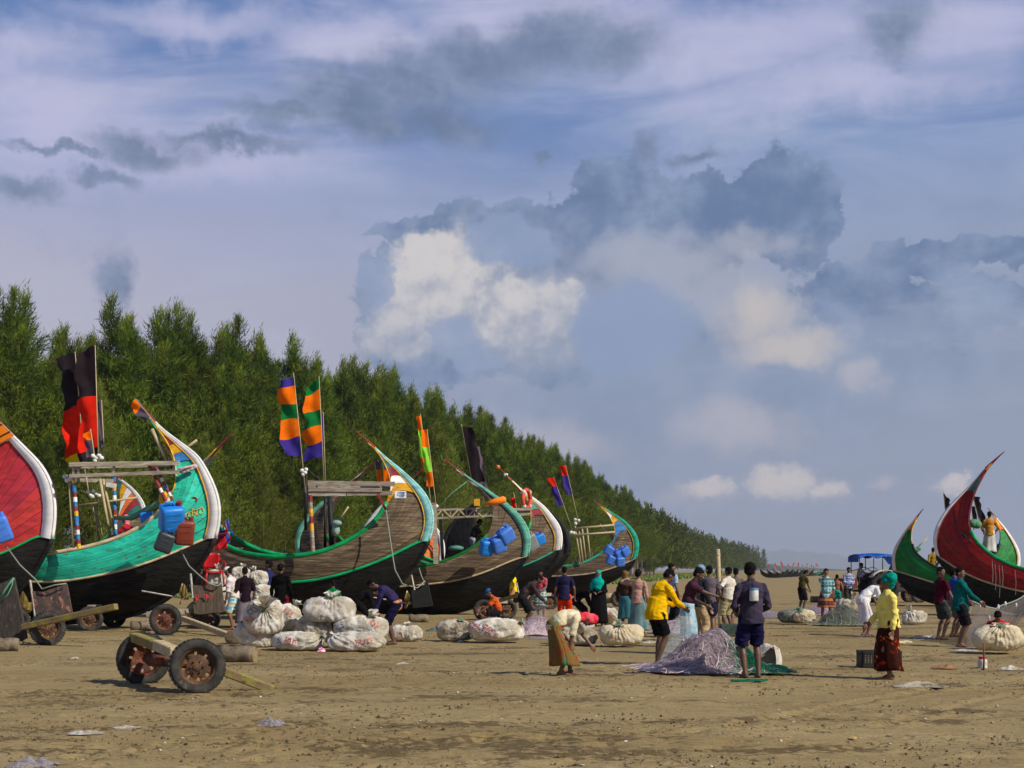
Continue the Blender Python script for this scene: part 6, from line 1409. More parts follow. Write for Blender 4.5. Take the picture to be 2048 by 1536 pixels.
def person(label, u, v, heading, d=None, H=1.68, z=None, lean=0, pel=(0, .90), hp=0, hy=0, LH=None, RH=None, LF=(-.10, 0), RF=(.10, 0), top=None, sl='short', hem=.0, bot=None, bk='shorts', bl=.5, hair='short', hm=None, skin=None, waist=None, twist=0, shoes=None, fat=1.0, side=0.0, hat2=None):
    s = H / 1.70; skin = skin or SKIN
    if d is None: d = gd(v)
    P0 = px(u, v, d); P0.z = (G(P0.x, P0.y) if z is None else z); o = empty('person', tuple(P0), -math.radians(heading)); o.scale = (s, s, s); tag(o, label, 'person')
    near = d < 30; vs = .0095 if near else .0125 if d < 42 else .017
    pf, ph = pel; P = V(0, pf, ph); mid = P + dirp(lean * .55, side * .5) * .24; nb = mid + dirp(lean * 1.15, side) * .27; hd = dirp(lean * .75 + hp); hc = nb + dirp(lean * .95 + hp * .4) * .055 + hd * .112
    tw = Matrix.Rotation(math.radians(twist), 3, 'Z'); sx = tw @ V(.172 * fat, 0, 0); sb = nb - dirp(lean * 1.15) * .078
    SH = {-1: sb - sx, 1: sb + sx}; HIP = {-1: P + V(-.085, 0, -.02), 1: P + V(.085, 0, -.02)}
    hands = {-1: LH, 1: RH}; feet = {-1: LF, 1: RF}; EL = {}; WR = {}; KN = {}; AN = {}
    for k in (-1, 1):
        t = hands[k]
        t = Vector(t) if t else SH[k] + V(k * .07, .06, -.50)
        EL[k], WR[k] = ik(SH[k], t, .285, .255, V(k * .55, -.8, -.35))
        f = feet[k]; an = V(f[0], f[1] - .02, .075 + (f[2] if len(f) > 2 else 0)); KN[k], AN[k] = ik(HIP[k], an, .43, .42, V(k * .18, 1, .15))
    RX = Matrix.Rotation(-math.radians(lean * .75 + hp), 3, 'X'); HR = Matrix.Rotation(-math.radians(hy), 3, 'Z') @ RX if abs(lean) < 40 else RX @ Matrix.Rotation(-math.radians(hy), 3, 'Z')
    tr = {}
    for nm, c, ang in (('pel', P, lean * .3), ('wai', mid - dirp(lean * .55) * .06, lean * .6), ('che', mid.lerp(nb, .45), lean * 1.0), ('up', nb - dirp(lean * 1.15) * .07, lean * 1.15)): tr[nm] = (c, tw.to_4x4().to_3x3() @ Matrix.Rotation(-math.radians(ang), 3, 'X') if nm in ('che', 'up') else Matrix.Rotation(-math.radians(ang), 3, 'X'))
    # --- body, one continuous skin
    q = MB()
    for nm, r in (('pel', (.150, .105, .125)), ('wai', (.138, .098, .18)), ('che', (.155, .105, .16)), ('up', (.165, .085, .085))): q.ell(tr[nm][0], (r[0] * fat, r[1] * fat, r[2]), tr[nm][1], 14, 10)
    capsule(q, nb - hd * .05, .056, nb + hd * .09, .05)
    for k in (-1, 1):
        capsule(q, SH[k], .050, EL[k], .037); capsule(q, EL[k], .038, EL[k].lerp(WR[k], .35), .037); capsule(q, EL[k].lerp(WR[k], .35), .037, WR[k], .024)
        fd = (WR[k] - EL[k]).normalized(); hd_ = (fd + V(0, .25, -.25) * (.5 if hands[k] else .15)).normalized(); sd = fd.cross(V(0, 1, 0) if abs(fd.y) < .8 else V(0, 0, 1)).normalized(); pn = sd.cross(hd_).normalized()
        wd = V(0, 1, 0) - hd_ * hd_.y; wd = wd.normalized() if wd.length > .3 else sd
        pn = wd.cross(hd_).normalized() * (-k)
        pc = WR[k] + hd_ * .045; capsule(q, WR[k], .024, WR[k] + hd_ * .03, .026); 
        for j, (off, L_) in enumerate(((-.030, .062), (-.010, .075), (.010, .072), (.029, .055))):
            b0 = WR[k] + hd_ * .035 + wd * off * .8; b1 = WR[k] + hd_ * .085 + wd * off; capsule(q, b0, .014, b1, .0125, 7); b2 = b1 + (hd_ + pn * .35).normalized() * L_ * .5; b3 = b2 + (hd_ + pn * (.9 + .1 * j)).normalized() * L_ * .5; capsule(q, b1, .0105, b2, .0098, 6); capsule(q, b2, .0098, b3, .0088, 6)
        t0 = WR[k] + hd_ * .03 + wd * .028; t1 = t0 + (wd * .8 + hd_ * .7 + pn * .3).normalized() * .036; t2 = t1 + (hd_ + wd * .2 + pn * .4).normalized() * .032; capsule(q, t0, .014, t1, .0115, 6); capsule(q, t1, .0115, t2, .0095, 6)
        capsule(q, HIP[k], .088, KN[k], .056); capsule(q, KN[k], .055, KN[k].lerp(AN[k], .32) + V(0, -.015, 0), .056); capsule(q, KN[k].lerp(AN[k], .32) + V(0, -.015, 0), .056, AN[k], .034)
        f = feet[k]; zf = (f[2] if len(f) > 2 else 0); to = math.radians(8 * k); fw = V(math.sin(to), math.cos(to), 0); A = AN[k]; hz = zf + .034
        capsule(q, A, .036, A + fw * .06 + V(0, 0, -.03), .034); capsule(q, V(A.x, A.y, hz) - fw * .035, .036, V(A.x, A.y, hz - .006) + fw * .10, .034); 
        for j in range(5): bx = V(fw.y, -fw.x, 0) * (-.034 + .017 * j) * 1.0; b = V(A.x, A.y, hz - .012) + fw * .10 + bx; capsule(q, b, .016, b + fw * (.062 - .012 * abs(j - (1 if k > 0 else 3)) * .6), .0125, 6)
    # head
    def hp_(x, y, z_): return hc + HR @ V(x, y, z_)
    q.ell(hp_(0, -.008, .022), (.073, .092, .090), HR, 14, 12); q.ell(hp_(0, .018, -.045), (.056, .068, .068), HR, 12, 10); q.ell(hp_(0, .045, -.088), (.030, .030, .024), HR)
    q.ell(hp_(0, .088, -.018), (.014, .024, .026), HR, 8, 6); q.ell(hp_(0, .083, .012), (.010, .014, .028), HR, 8, 6); q.ell(hp_(0, .076, .032), (.052, .018, .012), HR, 10, 6); q.ell(hp_(0, .078, -.060), (.026, .014, .012), HR, 8, 6)
    for k in (-1, 1): q.ell(hp_(k * .074, -.012, -.012), (.012, .022, .034), HR, 8, 6); q.ell(hp_(k * .042, .058, -.018), (.024, .022, .020), HR, 8, 6)
    soft(q, 'body', skin, o, vs, 2)
    for k in (-1, 1):
        e = MB().ell(hp_(k * .030, .078, .008), (.014, .008, .008), HR, 8, 6).build('eye', EYE, o, True); MB().ell(hp_(k * .030, .0845, .008), (.006, .004, .0065), HR, 8, 6).build('pupil', PUP, e, True)
    MB().ell(hp_(0, .088, -.062), (.022, .008, .007), HR, 8, 6).build('mouth', LIP, o, True)
    q = MB()
    for k in (-1, 1): q.ell(hp_(k * .031, .088, .030), (.019, .006, .0045), HR, 8, 4)
    q.build('eyebrows', HAIR, o, True)
    # --- hair and headwear
    q = MB(); hvs = .011 if near else .014
    if hair in ('short', 'cap', 'skullcap', 'bun', 'long', 'mop'):
        g = 1.10 if hair == 'mop' else 1.0
        q.ell(hp_(0, -.022, .044), (.083 * g, .094 * g, .088 * g), HR, 14, 10); q.ell(hp_(0, -.055, -.005), (.074 * g, .055, .072), HR, 12, 8); q.ell(hp_(0, .045, .085), (.058, .040, .030), HR, 10, 8)
        if hair == 'bun': q.ell(hp_(0, -.115, .03), (.05, .045, .05), HR)
        if hair == 'long': q.ell(hp_(0, -.075, -.09), (.07, .05, .12), HR)
        soft(q, 'hair', HAIR, o, hvs, 2, .006)
    if hair == 'skullcap':
        q = MB(); q.ell(hp_(0, -.012, .068), (.088, .100, .070), HR, 16, 10); soft(q, 'skull_cap', hm, o, hvs, 1)
    if hair == 'cap':
        q = MB(); q.ell(hp_(0, -.008, .062), (.090, .104, .080), HR, 16, 10); soft(q, 'cap', hm, o, hvs, 1); q = MB(); q.ell(hp_(0, .115, .048), (.068, .062, .010), HR, 14, 6); q.build('cap_peak', hm, o, True)
    if hair == 'turban':
        q = MB(); q.ell(hp_(0, -.02, .05), (.10, .115, .085), HR, 16, 10); q.ell(hp_(0, -.07, .06), (.125, .105, .11), HR, 14, 10); q.ell(hp_(.02, -.06, -.03), (.09, .075, .10), HR); q.ell(hp_(0, -.03, .10), (.11, .10, .06), HR)
        soft(q, 'turban', hm, o, hvs, 2, .016)
    if hair in ('scarf', 'hijab'):
        q = MB(); q.ell(hp_(0, -.024, .030), (.090, .098, .106), HR, 16, 12); q.ell(hp_(0, -.045, -.06), (.090, .078, .10), HR)
        if hair == 'hijab':
            capsule(q, hp_(0, -.02, -.08), .085, nb + V(0, .0, -.03), .13, 14); q.ell(nb + V(0, .05, -.10), (.185, .12, .16), None, 16, 10); q.ell(nb + V(.15, -.02, -.22), (.11, .11, .24), None, 14, 10); q.ell(nb + V(0, .10, -.18), (.13, .06, .17), None, 14, 10)
        else:
            q.ell(hp_(0, -.04, .10), (.085, .08, .05), HR); capsule(q, hp_(0, -.05, -.05), .075, nb - dirp(lean) * .03, .095, 12); capsule(q, nb - dirp(lean) * .03, .09, nb - dirp(lean) * .12 + V(.10, 0, .03), .05, 10)
        soft(q, 'headscarf', hm, o, hvs, 2, .012)
        if hair == 'scarf': q = MB(); q.ell(hp_(0, -.03, .145), (.05, .06, .03), HR); soft(q, 'hair', HAIR, o, hvs, 2)
    # --- clothes
    cvs = .012 if near else .015 if d < 42 else .019
    if top:
        q = MB(); g = .020
        for nm, r in (('pel', (.150, .105, .11)), ('wai', (.150, .108, .19)), ('che', (.158, .108, .16)), ('up', (.150, .088, .085))):
            if nm == 'pel' and hem < 0: continue
            q.ell(tr[nm][0], ((r[0] + g) * fat, (r[1] + g) * fat, r[2] + g * .6), tr[nm][1], 16, 10)
        if hem > 0:
            hc_ = P + V(0, 0, -hem) ; q.tube([mid, P, P.lerp(hc_, .6), hc_], [.148 * fat, .166 * fat, .174 * fat, .178 * fat], 16)
        capsule(q, nb - hd * .05, .072, nb + hd * .015, .066, 12)
        for k in (-1, 1):
            if sl == 'none': continue
            capsule(q, SH[k].lerp(nb, .5), .050, SH[k], .062)
            e = EL[k]
            if sl == 'short': q.tube([SH[k], SH[k].lerp(e, .35), SH[k].lerp(e, .74)], [.066, .066, .068], 12)
            elif sl == 'elbow': q.tube([SH[k], SH[k].lerp(e, .5), e.lerp(WR[k], .06)], [.066, .062, .062], 12)
            else:
                capsule(q, SH[k], .064, e, .054, 12); q.tube([e, e.lerp(WR[k], .4), e.lerp(WR[k], .95)], [.054, .052, .042], 12); q.ell(e, (.053, .053, .053))
        soft(q, 'shirt', top, o, cvs, 3, .013)
    if bot:
        if bk in ('shorts', 'trousers'):
            q = MB(); q.ell(tr['pel'][0], (.172 * fat, .128 * fat, .135), tr['pel'][1], 16, 10)
            for k in (-1, 1):
                if bk == 'shorts':
                    en = HIP[k].lerp(KN[k], min(1.0, bl * 1.9)); q.tube([HIP[k] + V(0, 0, .03), HIP[k].lerp(en, .5), en], [.108, .106, .104 if bl < .52 else .092], 14)
                    if bl > .52: q.tube([KN[k] - (KN[k] - HIP[k]) * .1, KN[k].lerp(AN[k], (bl - .5) * 1.6)], [.09, .084], 14)
                else:
                    q.tube([HIP[k] + V(0, 0, .03), HIP[k].lerp(KN[k], .5), KN[k]], [.106, .096, .080], 14); q.ell(KN[k], (.080, .080, .080)); q.tube([KN[k], KN[k].lerp(AN[k], .5), KN[k].lerp(AN[k], .93)], [.080, .074, .066], 14)
            soft(q, 'shorts' if bk == 'shorts' else 'trousers', bot, o, cvs, 3, .018)
        else:
            hemz = bl; fm = (V(LF[0], LF[1], 0) + V(RF[0], RF[1], 0)) / 2; spread = abs(RF[0] - LF[0]) / 2; dep = abs(RF[1] - LF[1]) / 2; q = MB(); rows = []; n = 15; sd_ = u * .13
            km = (KN[-1] + KN[1]) / 2; start = (nb - dirp(lean) * .10) if bk == 'robe' else P + dirp(lean * .6) * .09; 
            for i in range(n):
                t = i / (n - 1)
                if bk == 'robe' and t < .35: c = start.lerp(P, t / .35)
                else:
                    tt = (t - .35) / .65 if bk == 'robe' else t; b0 = P if bk == 'robe' else start; zz = b0.z + (hemz - b0.z) * tt; up = P.z; kz = km.z
                    ank = (AN[-1] + AN[1]) / 2; f_ = max(0.0, (up - zz) / up)
                    c = V(0, P.y + (ank.y - P.y) * f_ + .05 * math.sin(math.pi * min(1, f_)), zz) if zz <= up else V(0, b0.lerp(P, min(1, (b0.z - zz) / max(.01, b0.z - up))).y, zz)
                TL = Matrix.Rotation(-math.radians(lean * .48 * (1 - t) ** 1.3), 3, 'X')
                w = (.165 + .045 * t) + (.02 if bk == 'robe' else 0) + spread * .45 * t; dd_ = .128 + .045 * t + dep * .6 * t; row = []
                for j in range(41):
                    a = 2 * math.pi * j / 40; wob = 1 + (.045 * math.sin(5 * a + sd_) + .035 * math.sin(9 * a + 2 * sd_)) * min(1, t * 1.6) + .02 * mnoise.noise(Vector((math.cos(a) * 2, math.sin(a) * 2 + sd_, t * 5)))
                    row.append(c + TL @ V(math.cos(a) * w * wob * fat, math.sin(a) * dd_ * wob * fat, .012 * math.sin(3 * a + sd_) * t))
                rows.append(row)
            q.grid(rows); g = q.build('robe' if bk == 'robe' else 'sarong', bot, o, True); g.modifiers.new('s', 'SOLIDIFY').thickness = .008
    if waist:
        q = MB(); q.ell(P + V(0, 0, .03), (.190 * fat, .145 * fat, .06), tr['pel'][1], 18, 8); q.ell(P + V(.12, -.03, -.06), (.09, .12, .10), None, 10, 8); soft(q, 'waist_cloth', waist, o, cvs, 2, .012)
    if shoes:
        for k in (-1, 1): MB().box((AN[k].x, AN[k].y + .045, .012), (.085, .25, .018)).build('sandal', shoes, o, bevel=.006)
    return o, P0, s
def finish_people():
    bpy.context.view_layer.update(); dg = bpy.context.evaluated_depsgraph_get(); out = []
    for (o, m, fold) in PENDING: out.append(bpy.data.meshes.new_from_object(o.evaluated_get(dg)))
    for (o, m, fold), me in zip(PENDING, out):
        old = o.data; o.modifiers.clear(); o.data = me; bpy.data.meshes.remove(old); n = len(me.vertices)
        me.materials.clear(); me.materials.append(m); me.polygons.foreach_set('use_smooth', np.ones(len(me.polygons), dtype=bool)); me.polygons.foreach_set('material_index', np.zeros(len(me.polygons), dtype=np.int32))
        if fold:
            co = np.empty(n * 3, np.float32); me.vertices.foreach_get('co', co); co = co.reshape(-1, 3); no = np.empty(n * 3, np.float32); me.vertex_normals.foreach_get('vector', no); no = no.reshape(-1, 3)
            x, y, z_ = co[:, 0], co[:, 1], co[:, 2]; a = fbm(x * 5 + z_ * 9 + 3, y * 5 + z_ * 4, 3, 5) - .5; b = 1 - np.abs(2 * fbm(x * 4 + y * 3 - z_ * 6, z_ * 7 + x * 3, 2, 9) - 1) * 2.2
            co = co + no * ((a * 1.3 + (np.clip(b, 0, 1) - .35) * .9) * fold)[:, None]; me.vertices.foreach_set('co', co.ravel())
        me.update()
FB = fabric
BLK, NAVY, DARK = FB('black', (24, 22, 24)), FB('navy', (40, 38, 66)), FB('dark', (34, 32, 38))
# -- the three nearest groups
person('woman bending to the sand in cream blouse and red headscarf', 1126, 1350, 84, H=1.55, lean=80, pel=(-.16, .80), hp=48, RH=(.14, .10, .44), LH=(-.06, .62, .27), LF=(-.04, .14), RF=(.06, -.03), top=FB('cream', (228, 214, 176)), sl='elbow', bot=FB('sarong_brown', (112, 86, 48), (26, 110, 84), 'flower', (150, 44, 30), 7), bk='sarong', bl=.17, fat=1.1, hair='scarf', hm=FB('scarf_red', (196, 24, 52), (226, 90, 100)))
person('man in bright yellow long shirt bent over the mauve net', 1318, 1329, 62, H=1.70, lean=20, pel=(-.06, .90), hp=30, RH=(.10, .44, .98), LH=(-.10, .42, 1.02), top=FB('yellow', (232, 178, 8)), sl='long', hem=.12, bot=BLK, bl=.46, skin=SKIND, LF=(-.1, .05), RF=(.1, -.08), fat=1.14)
NV, NVp, NVs = person('man in faded navy long shirt with a jar on his back', 1503, 1357, 352, H=1.70, lean=3, hp=10, hy=35, RH=(.16, .22, .98), LH=(-.16, .22, .98), top=FB('faded_navy', (66, 58, 72), (48, 44, 60)), sl='long', hem=.10, bot=FB('navy_shorts', (30, 30, 66)), bl=.50, skin=SKIND, hair='mop', fat=1.06)
person('woman in teal turban, yellow blouse and dark flowered sarong', 1778, 1360, 258, H=1.52, lean=4, hy=20, LH=(-.24, .06, .66), RH=(.10, .30, .92), top=FB('lemon', (236, 218, 112)), sl='long', hem=.06, bot=FB('sarong_dark', (52, 26, 18), (222, 120, 40), 'flower', (170, 40, 30), 6), bk='sarong', bl=.15, hair='turban', hm=FB('teal', (0, 138, 122), (0, 100, 92)), LF=(-.09, .05), RF=(.10, -.06), shoes=None, fat=1.06)
# -- standing group behind the mauve net
person('man in maroon stretching one arm over the net', 1374, 1306, 100, H=1.70, lean=18, hp=18, RH=(.06, .62, 1.10), LH=(-.1, .35, .95), top=FB('dull_maroon', (70, 42, 54)), sl='short', bot=FB('pale_blue_wrap', (96, 150, 180), (180, 190, 190)), bk='sarong', bl=.30, skin=SKIND)
person('man in grey-blue cap, dark shirt and beige trousers', 1396, 1294, 48, H=1.72, lean=6, hp=10, top=FB('slate', (44, 46, 54)), sl='long', hem=.06, bot=FB('beige', (176, 152, 112)), bk='trousers', hair='cap', hm=FB('cap_blue', (120, 146, 170)))
person('man in grey shirt with an orange shoulder, dark shorts', 1418, 1277, 352, H=1.70, top=FB('mid_grey', (96, 86, 92)), sl='short', hem=.05, bot=FB('ink_shorts', (34, 40, 68)), bl=.44)
person('man in white tee steadying a bamboo post', 1457, 1263, 318, H=1.68, hp=6, LH=(-.30, .24, 1.10), top=FB('off_white', (214, 206, 190)), sl='short', hem=.06, bot=FB('khaki', (168, 156, 118)), bl=.56, skin=SKIND)
person('man in pale shorts just behind the white-teed one', 1472, 1257, 20, H=1.66, top=FB('taupe', (110, 100, 92)), sl='short', bot=FB('cream_shorts', (206, 196, 160)), bl=.50)
person('man in dark teal leaning in behind the capped one', 1386, 1284, 80, H=1.66, lean=12, hp=16, RH=(.1, .34, .95), top=FB('dark_teal', (24, 70, 80)), sl='long', bot=DARK, bl=.5, skin=SKIND)
person('man in charcoal behind the orange-shouldered one', 1436, 1262, 340, H=1.66, top=FB('charcoal_tee', (52, 50, 54)), sl='short', bot=FB('drab_shorts', (104, 92, 78)), bl=.5, skin=SKIND)
person('young man in light blue polo looking over the others', 1344, 1250, 62, H=1.80, top=FB('pale_blue', (146, 172, 200)), sl='short', bot=DARK, bk='trousers', hy=20)
person('woman in dusty pink blouse and long grey-teal sarong, arm raised', 1276, 1270, 28, H=1.62, lean=3, LH=(-.34, .22, 1.46), top=FB('dusty_pink', (176, 136, 120)), sl='long', hem=.08, bot=FB('grey_teal', (108, 136, 136), (84, 112, 116)), bk='sarong', bl=.12, hair='mop', RF=(.16, -.02), LF=(-.14, .06))
person('figure in brown headcloth half hidden by the pink blouse', 1251, 1262, 30, H=1.58, top=FB('umber', (60, 46, 36)), sl='long', bot=FB('teal_wrap', (60, 110, 120)), bk='sarong', bl=.35, hair='scarf', hm=FB('brown_cloth', (110, 86, 52)))
person('woman in black robe and long turquoise headscarf', 1197, 1253, 192, H=1.60, lean=4, LH=(-.10, .24, 1.05), RH=(.08, .24, 1.02), bot=BLK, bk='robe', bl=.10, top=BLK, sl='long', hair='hijab', hm=FB('turquoise', (0, 168, 150), (0, 138, 128)))
person('man in navy tee and orange-red shorts seen from behind', 1129, 1254, 8, H=1.70, LH=(-.28, .02, .78), RH=(.28, .06, .84), top=NAVY, sl='short', hem=.14, bot=FB('orange_red', (222, 62, 26)), bl=.58, fat=1.05)
person('man in grey-brown shirt stooping over a net', 1052, 1261, 84, H=1.70, lean=46, pel=(-.10, .86), hp=14, RH=(.10, .48, .78), LH=(-.10, .52, .74), top=FB('grey_brown', (66, 56, 56)), sl='long', bot=DARK, bl=.48, skin=SKIND)
person('person in pink shirt and green plaid wrap by the hulls', 1082, 1236, 200, H=1.64, hp=20, RH=(.12, .3, .95), LH=(-.12, .3, .95), top=FB('rose', (176, 80, 92)), sl='short', bot=FB('green_plaid', (70, 140, 120), (190, 190, 170), 'plaid', (60, 80, 120), 3), bk='sarong', bl=.42)
person('person in bright yellow shirt half hidden by the timber stern', 1027, 1224, 276, H=1.60, top=FB('sun_yellow', (240, 208, 10)), sl='short', hem=.1, bot=FB('tan', (190, 140, 90)), bk='trousers')
person('man in blue cap and orange shirt squatting behind a sack', 986, 1252, 262, H=1.66, lean=26, pel=(-.18, .36), hp=20, RH=(.16, .36, .48), LH=(-.14, .40, .40), top=FB('burnt_orange', (204, 88, 40)), sl='short', bot=DARK, bl=.5, hair='cap', hm=FB('cap_royal', (44, 88, 140)))
person('figure in dark clothes crouching beside the black-robed woman', 1160, 1252, 84, H=1.60, lean=66, pel=(-.14, .74), RH=(.1, .42, .40), LH=(-.1, .44, .42), top=DARK, sl='long', bot=BLK, bl=.5, skin=SKIND)
# -- round the pile of sacks
person('man in violet long shirt bending over the sacks', 786, 1288, 268, H=1.70, lean=54, pel=(-.06, .88), hp=14, RH=(.10, .42, .62), LH=(-.10, .44, .60), top=FB('violet', (52, 44, 80)), sl='long', bot=FB('midnight', (26, 24, 48)), bl=.56, waist=FB('amber', (206, 140, 40), (120, 80, 120)), skin=SKIND)
person('man in black doubled over behind the sacks', 722, 1262, 88, H=1.68, lean=76, pel=(-.12, .78), hp=0, RH=(.1, .45, .45), LH=(-.1, .45, .45), top=BLK, sl='long', bot=BLK, bk='trousers', hair='skullcap', hm=FB('white_cap', (220, 216, 208)))
person('boy in green tee behind the white sack', 666, 1270, 320, H=1.36, top=FB('bottle_green', (12, 104, 60)), sl='short', bot=DARK, bl=.5, waist=None, hy=20)
person('man in black long shirt seen from behind at the sacks', 562, 1268, 14, H=1.76, LH=(-.34, .20, .86), RH=(.28, .06, .80), top=FB('coal', (16, 15, 16)), sl='long', hem=.12, bot=FB('maroon_shorts', (92, 26, 34)), bl=.52, skin=SKIND)
person('man in blue collar looking left past the black shirt', 537, 1256, 286, H=1.86, top=FB('dark_blue', (40, 44, 92)), sl='short', bot=DARK, bk='trousers', skin=SKIND)
person('person in dark top and grey wrap beside the loaded van', 490, 1262, 334, H=1.66, hp=10, top=FB('plum_black', (38, 26, 34)), sl='elbow', hem=.12, bot=FB('grey_wrap', (120, 112, 118)), bk='sarong', bl=.20)
person('old man in white skull cap and blue checked shorts', 470, 1262, 282, H=1.70, lean=20, pel=(-.02, .90), hp=14, LH=(-.12, .22, .72), RH=(.10, .42, 1.00), top=FB('white_shirt', (226, 212, 208)), sl='elbow', hem=.06, bot=FB('blue_check', (86, 168, 206), (226, 232, 220), 'plaid', (200, 180, 120), 3.2), bl=.54, hair='skullcap', hm=FB('white_cap', (220, 216, 208)), LF=(-.1, .04), RF=(.1, -.22))
person('man in black behind the brown rudder board', 400, 1256, 110, H=1.70, top=BLK, sl='short', bot=BLK, bl=.5)
# -- aboard the boats
person('person in rose scarf working inside the turquoise boat', 262, 1100, 286, d=38.2, H=1.55, z=1.55, lean=20, LH=(-.18, .55, 1.02), RH=(.12, .46, .98), top=FB('rose_red', (176, 44, 62)), sl='long', bot=DARK, bk='sarong', bl=.1, hair='scarf', hm=FB('rose_scarf', (200, 76, 84), (216, 130, 130)))
person('man in black with white neck cloth inside the mint-stemmed boat', 945, 1100, 70, d=50.8, H=1.66, z=1.82, lean=26, hp=10, RH=(.12, .44, 1.02), LH=(-.1, .46, 1.0), top=BLK, sl='short', bot=FB('light_grey', (150, 150, 160)), bk='trousers')
person('man in ochre shirt and dark cap standing in the red boat', 1979, 1100, 10, d=51.4, H=1.66, z=2.06, lean=3, hy=10, RH=(.26, .20, .96), LH=(-.18, .24, .95), top=FB('ochre', (190, 128, 50)), sl='long', hem=.1, bot=FB('white_wrap', (206, 200, 190)), bk='sarong', bl=.2, skin=SKIND)
person('person in dull yellow standing in the green boat', 1866, 1120, 350, d=63.2, H=1.62, z=.98, top=FB('mustard', (160, 128, 44)), sl='long', bot=FB('olive_wrap', (130, 118, 30)), bk='sarong', bl=.1)
# -- right-hand crowd
person('man in olive shirt and dark shorts far out by the nets', 1603, 1224, 58, H=1.62, lean=16, hp=30, RH=(.08, .36, .86), LH=(-.08, .36, .88), top=FB('olive', (72, 66, 34)), sl='short', bot=DARK, bl=.54, skin=SKIND)
person('man in teal checked shirt with a hand at his mouth', 1652, 1246, 186, H=1.66, RH=(.04, .15, 1.42), LH=(-.22, .05, .82), top=FB('teal_check', (70, 130, 136), (170, 196, 196), 'plaid', (40, 90, 100), 3), sl='elbow', hem=.12, bot=FB('rust_wrap', (120, 60, 40), (50, 40, 60), 'plaid', (180, 120, 70), 3), bk='sarong', bl=.50)
person('shirtless boy in teal shorts beside the tractor', 1674, 1224, 14, H=1.42, bot=FB('sea_green', (40, 140, 126)), bl=.36, skin=mat('skin_warm', (.24, .095, .04), .5))
person('man in blue and white checked shirt before the tractor', 1697, 1216, 182, H=1.72, hp=14, RH=(.06, .28, 1.0), LH=(-.08, .26, .98), top=FB('blue_white', (196, 204, 222), (60, 76, 130), 'plaid', (110, 120, 160), 4), sl='long', hem=.1, bot=FB('moss', (50, 52, 36)), bk='trousers', skin=SKIND)
person('man all in white bending low with blue sandals', 1733, 1272, 78, H=1.66, lean=56, pel=(-.10, .86), RH=(.12, .40, .62), LH=(-.1, .44, .6), top=FB('pure_white', (232, 230, 230)), sl='short', hem=.06, bot=FB('white_lungi', (226, 220, 220)), bk='sarong', bl=.34, shoes=FB('sandal_blue', (70, 110, 190)))
person('young man in maroon tee and grey shorts looking back', 1882, 1279, 74, H=1.68, hy=70, RH=(.26, .24, .80), LH=(-.2, .1, .8), top=FB('maroon_tee', (72, 16, 34)), sl='short', hem=.06, bot=FB('charcoal', (58, 64, 62)), bl=.48)
person('man in royal blue half hidden behind the teal shirt', 1909, 1274, 84, H=1.66, RH=(.1, .32, .9), top=FB('royal', (34, 66, 150)), sl='long', bot=FB('drab', (120, 100, 86)), bl=.5)
person('man in teal long shirt and dark shorts holding the sheer net', 1921, 1292, 98, H=1.68, hy=30, RH=(.12, .42, .92), LH=(-.06, .42, .95), top=FB('sea_teal', (14, 96, 92), (8, 74, 76)), sl='long', hem=.12, bot=DARK, bl=.52, fat=1.06)
person('person in red sitting low behind the huge bundle', 1996, 1300, 200, d=29.2, H=1.60, lean=30, pel=(-.1, .16), hp=30, LF=(-.2, .42), RF=(.2, .42), RH=(.2, .4, .3), LH=(-.2, .4, .3), top=FB('scarlet', (190, 30, 50)), sl='long', bot=DARK, bl=.5)
tz = px(1725, 1140, 69.0)
person('tractor driver in pale shirt gripping the wheel', 1722, 1140, 92, d=69.0, H=1.66, z=.38, lean=14, pel=(-.12, .82), LF=(-.16, .42, .25), RF=(.16, .42, .25), RH=(.14, .46, 1.16), LH=(-.14, .46, 1.16), top=FB('pale_shirt', (150, 148, 156)), sl='long', bot=DARK, bk='trousers', skin=SKIND)
finish_people()
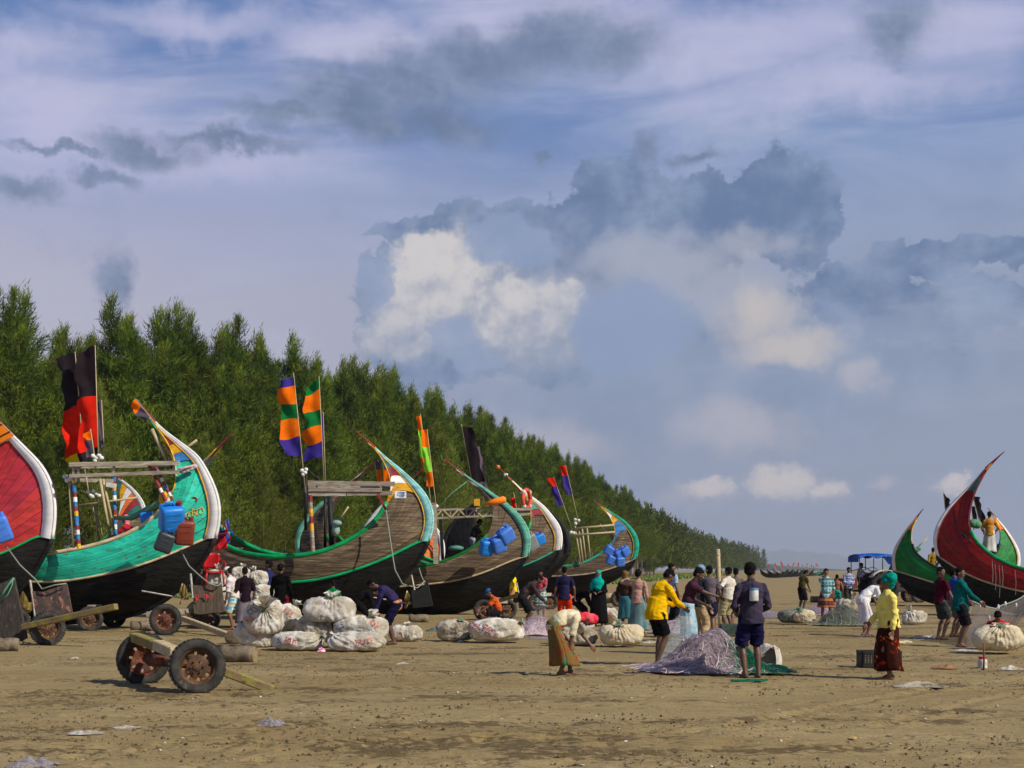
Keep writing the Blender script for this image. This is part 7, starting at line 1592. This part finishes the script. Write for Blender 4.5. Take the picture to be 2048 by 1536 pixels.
# things in hands
def props():
    a, b = px(1441, 1258, 37.0), px(1436, 1098, 37.0); o = empty('bamboo_post', tuple(a)); tag(o, 'upright bamboo post held by the white-teed man', 'post'); MB().tube([V(0, 0, -.1), (b - a) * .3, (b - a) * .6, b - a], [.058, .055, .056, .052], 10).build('cane', BAMB, o, True)
    for k in range(1, 7): c = (b - a) * (k / 6.5); MB().lathe([(.058, -.012), (.064, 0), (.058, .012)], Matrix.Translation(c), 10).build('node', BAMB, o, True)
    c = px(1508, 1190, 20.82); o = empty('hanging_jar', tuple(c)); tag(o, 'pale jar with blue lid slung on the navy-shirted back', 'jar'); r = .066
    MB().lathe([(.001, -.09), (r, -.09), (r * 1.02, -.07), (r, .06), (r * .9, .075)], None, 16).build('body', mat('slung_jar', (.44, .46, .42), .4, c2=(.62, .6, .56), nscale=14, c3=(.46, .24, .24), n3=16), o, True)
    MB().lathe([(r * .93, .07), (r * 1.0, .075), (r * 1.0, .10), (.001, .105)], None, 16).build('lid', mat('lid_blue', lin((90, 140, 180)), .5), o)
    MB().tube([V(-.02, .02, .10), V(-.025, .03, .30), V(-.03, .08, .42)], .004, 4).build('cord', BLK, o)
    c = px(1165, 1240, 37.0); 
    p = gp(1370, 1330); o = empty('fishing_net', tuple(px(1352, 1290, 24.6))); tag(o, 'pale blue net lifted between the yellow-shirted man hands', 'net', 'heaps of fishing net'); O = o.location.copy()
    pb = net_mat('net_pale_blue', (.34, .46, .52), (.52, .54, .52), .46, 40); rows = []
    for t in np.linspace(0, 1, 12): w = .10 + .26 * t; cx_ = px(1366 - 10 * t, 1232 + 92 * t, 24.3 - .3 * t) - O; rows.append([cx_ + V(w * math.cos(a) * (1 + .15 * math.sin(5 * a + 3 * t)), w * .7 * math.sin(a), 0) for a in np.linspace(0, 2 * math.pi, 26)])
    MB().grid(rows).build('folds', pb, o, True)
    o = empty('fishing_net', tuple(px(1070, 1250, 38))); O = o.location.copy(); tag(o, 'mauve net hanging from the stooping man hands', 'net', 'heaps of fishing net'); rows = []
    for t in np.linspace(0, 1, 9): w = .06 + .22 * t; cx_ = px(1084 - 6 * t, 1196 + 66 * t, 37.8) - O; rows.append([cx_ + V(w * math.cos(a) * (1 + .2 * math.sin(4 * a)), w * .6 * math.sin(a), 0) for a in np.linspace(0, 2 * math.pi, 22)])
    MB().grid(rows).build('folds', MAUVL, o, True)
props()
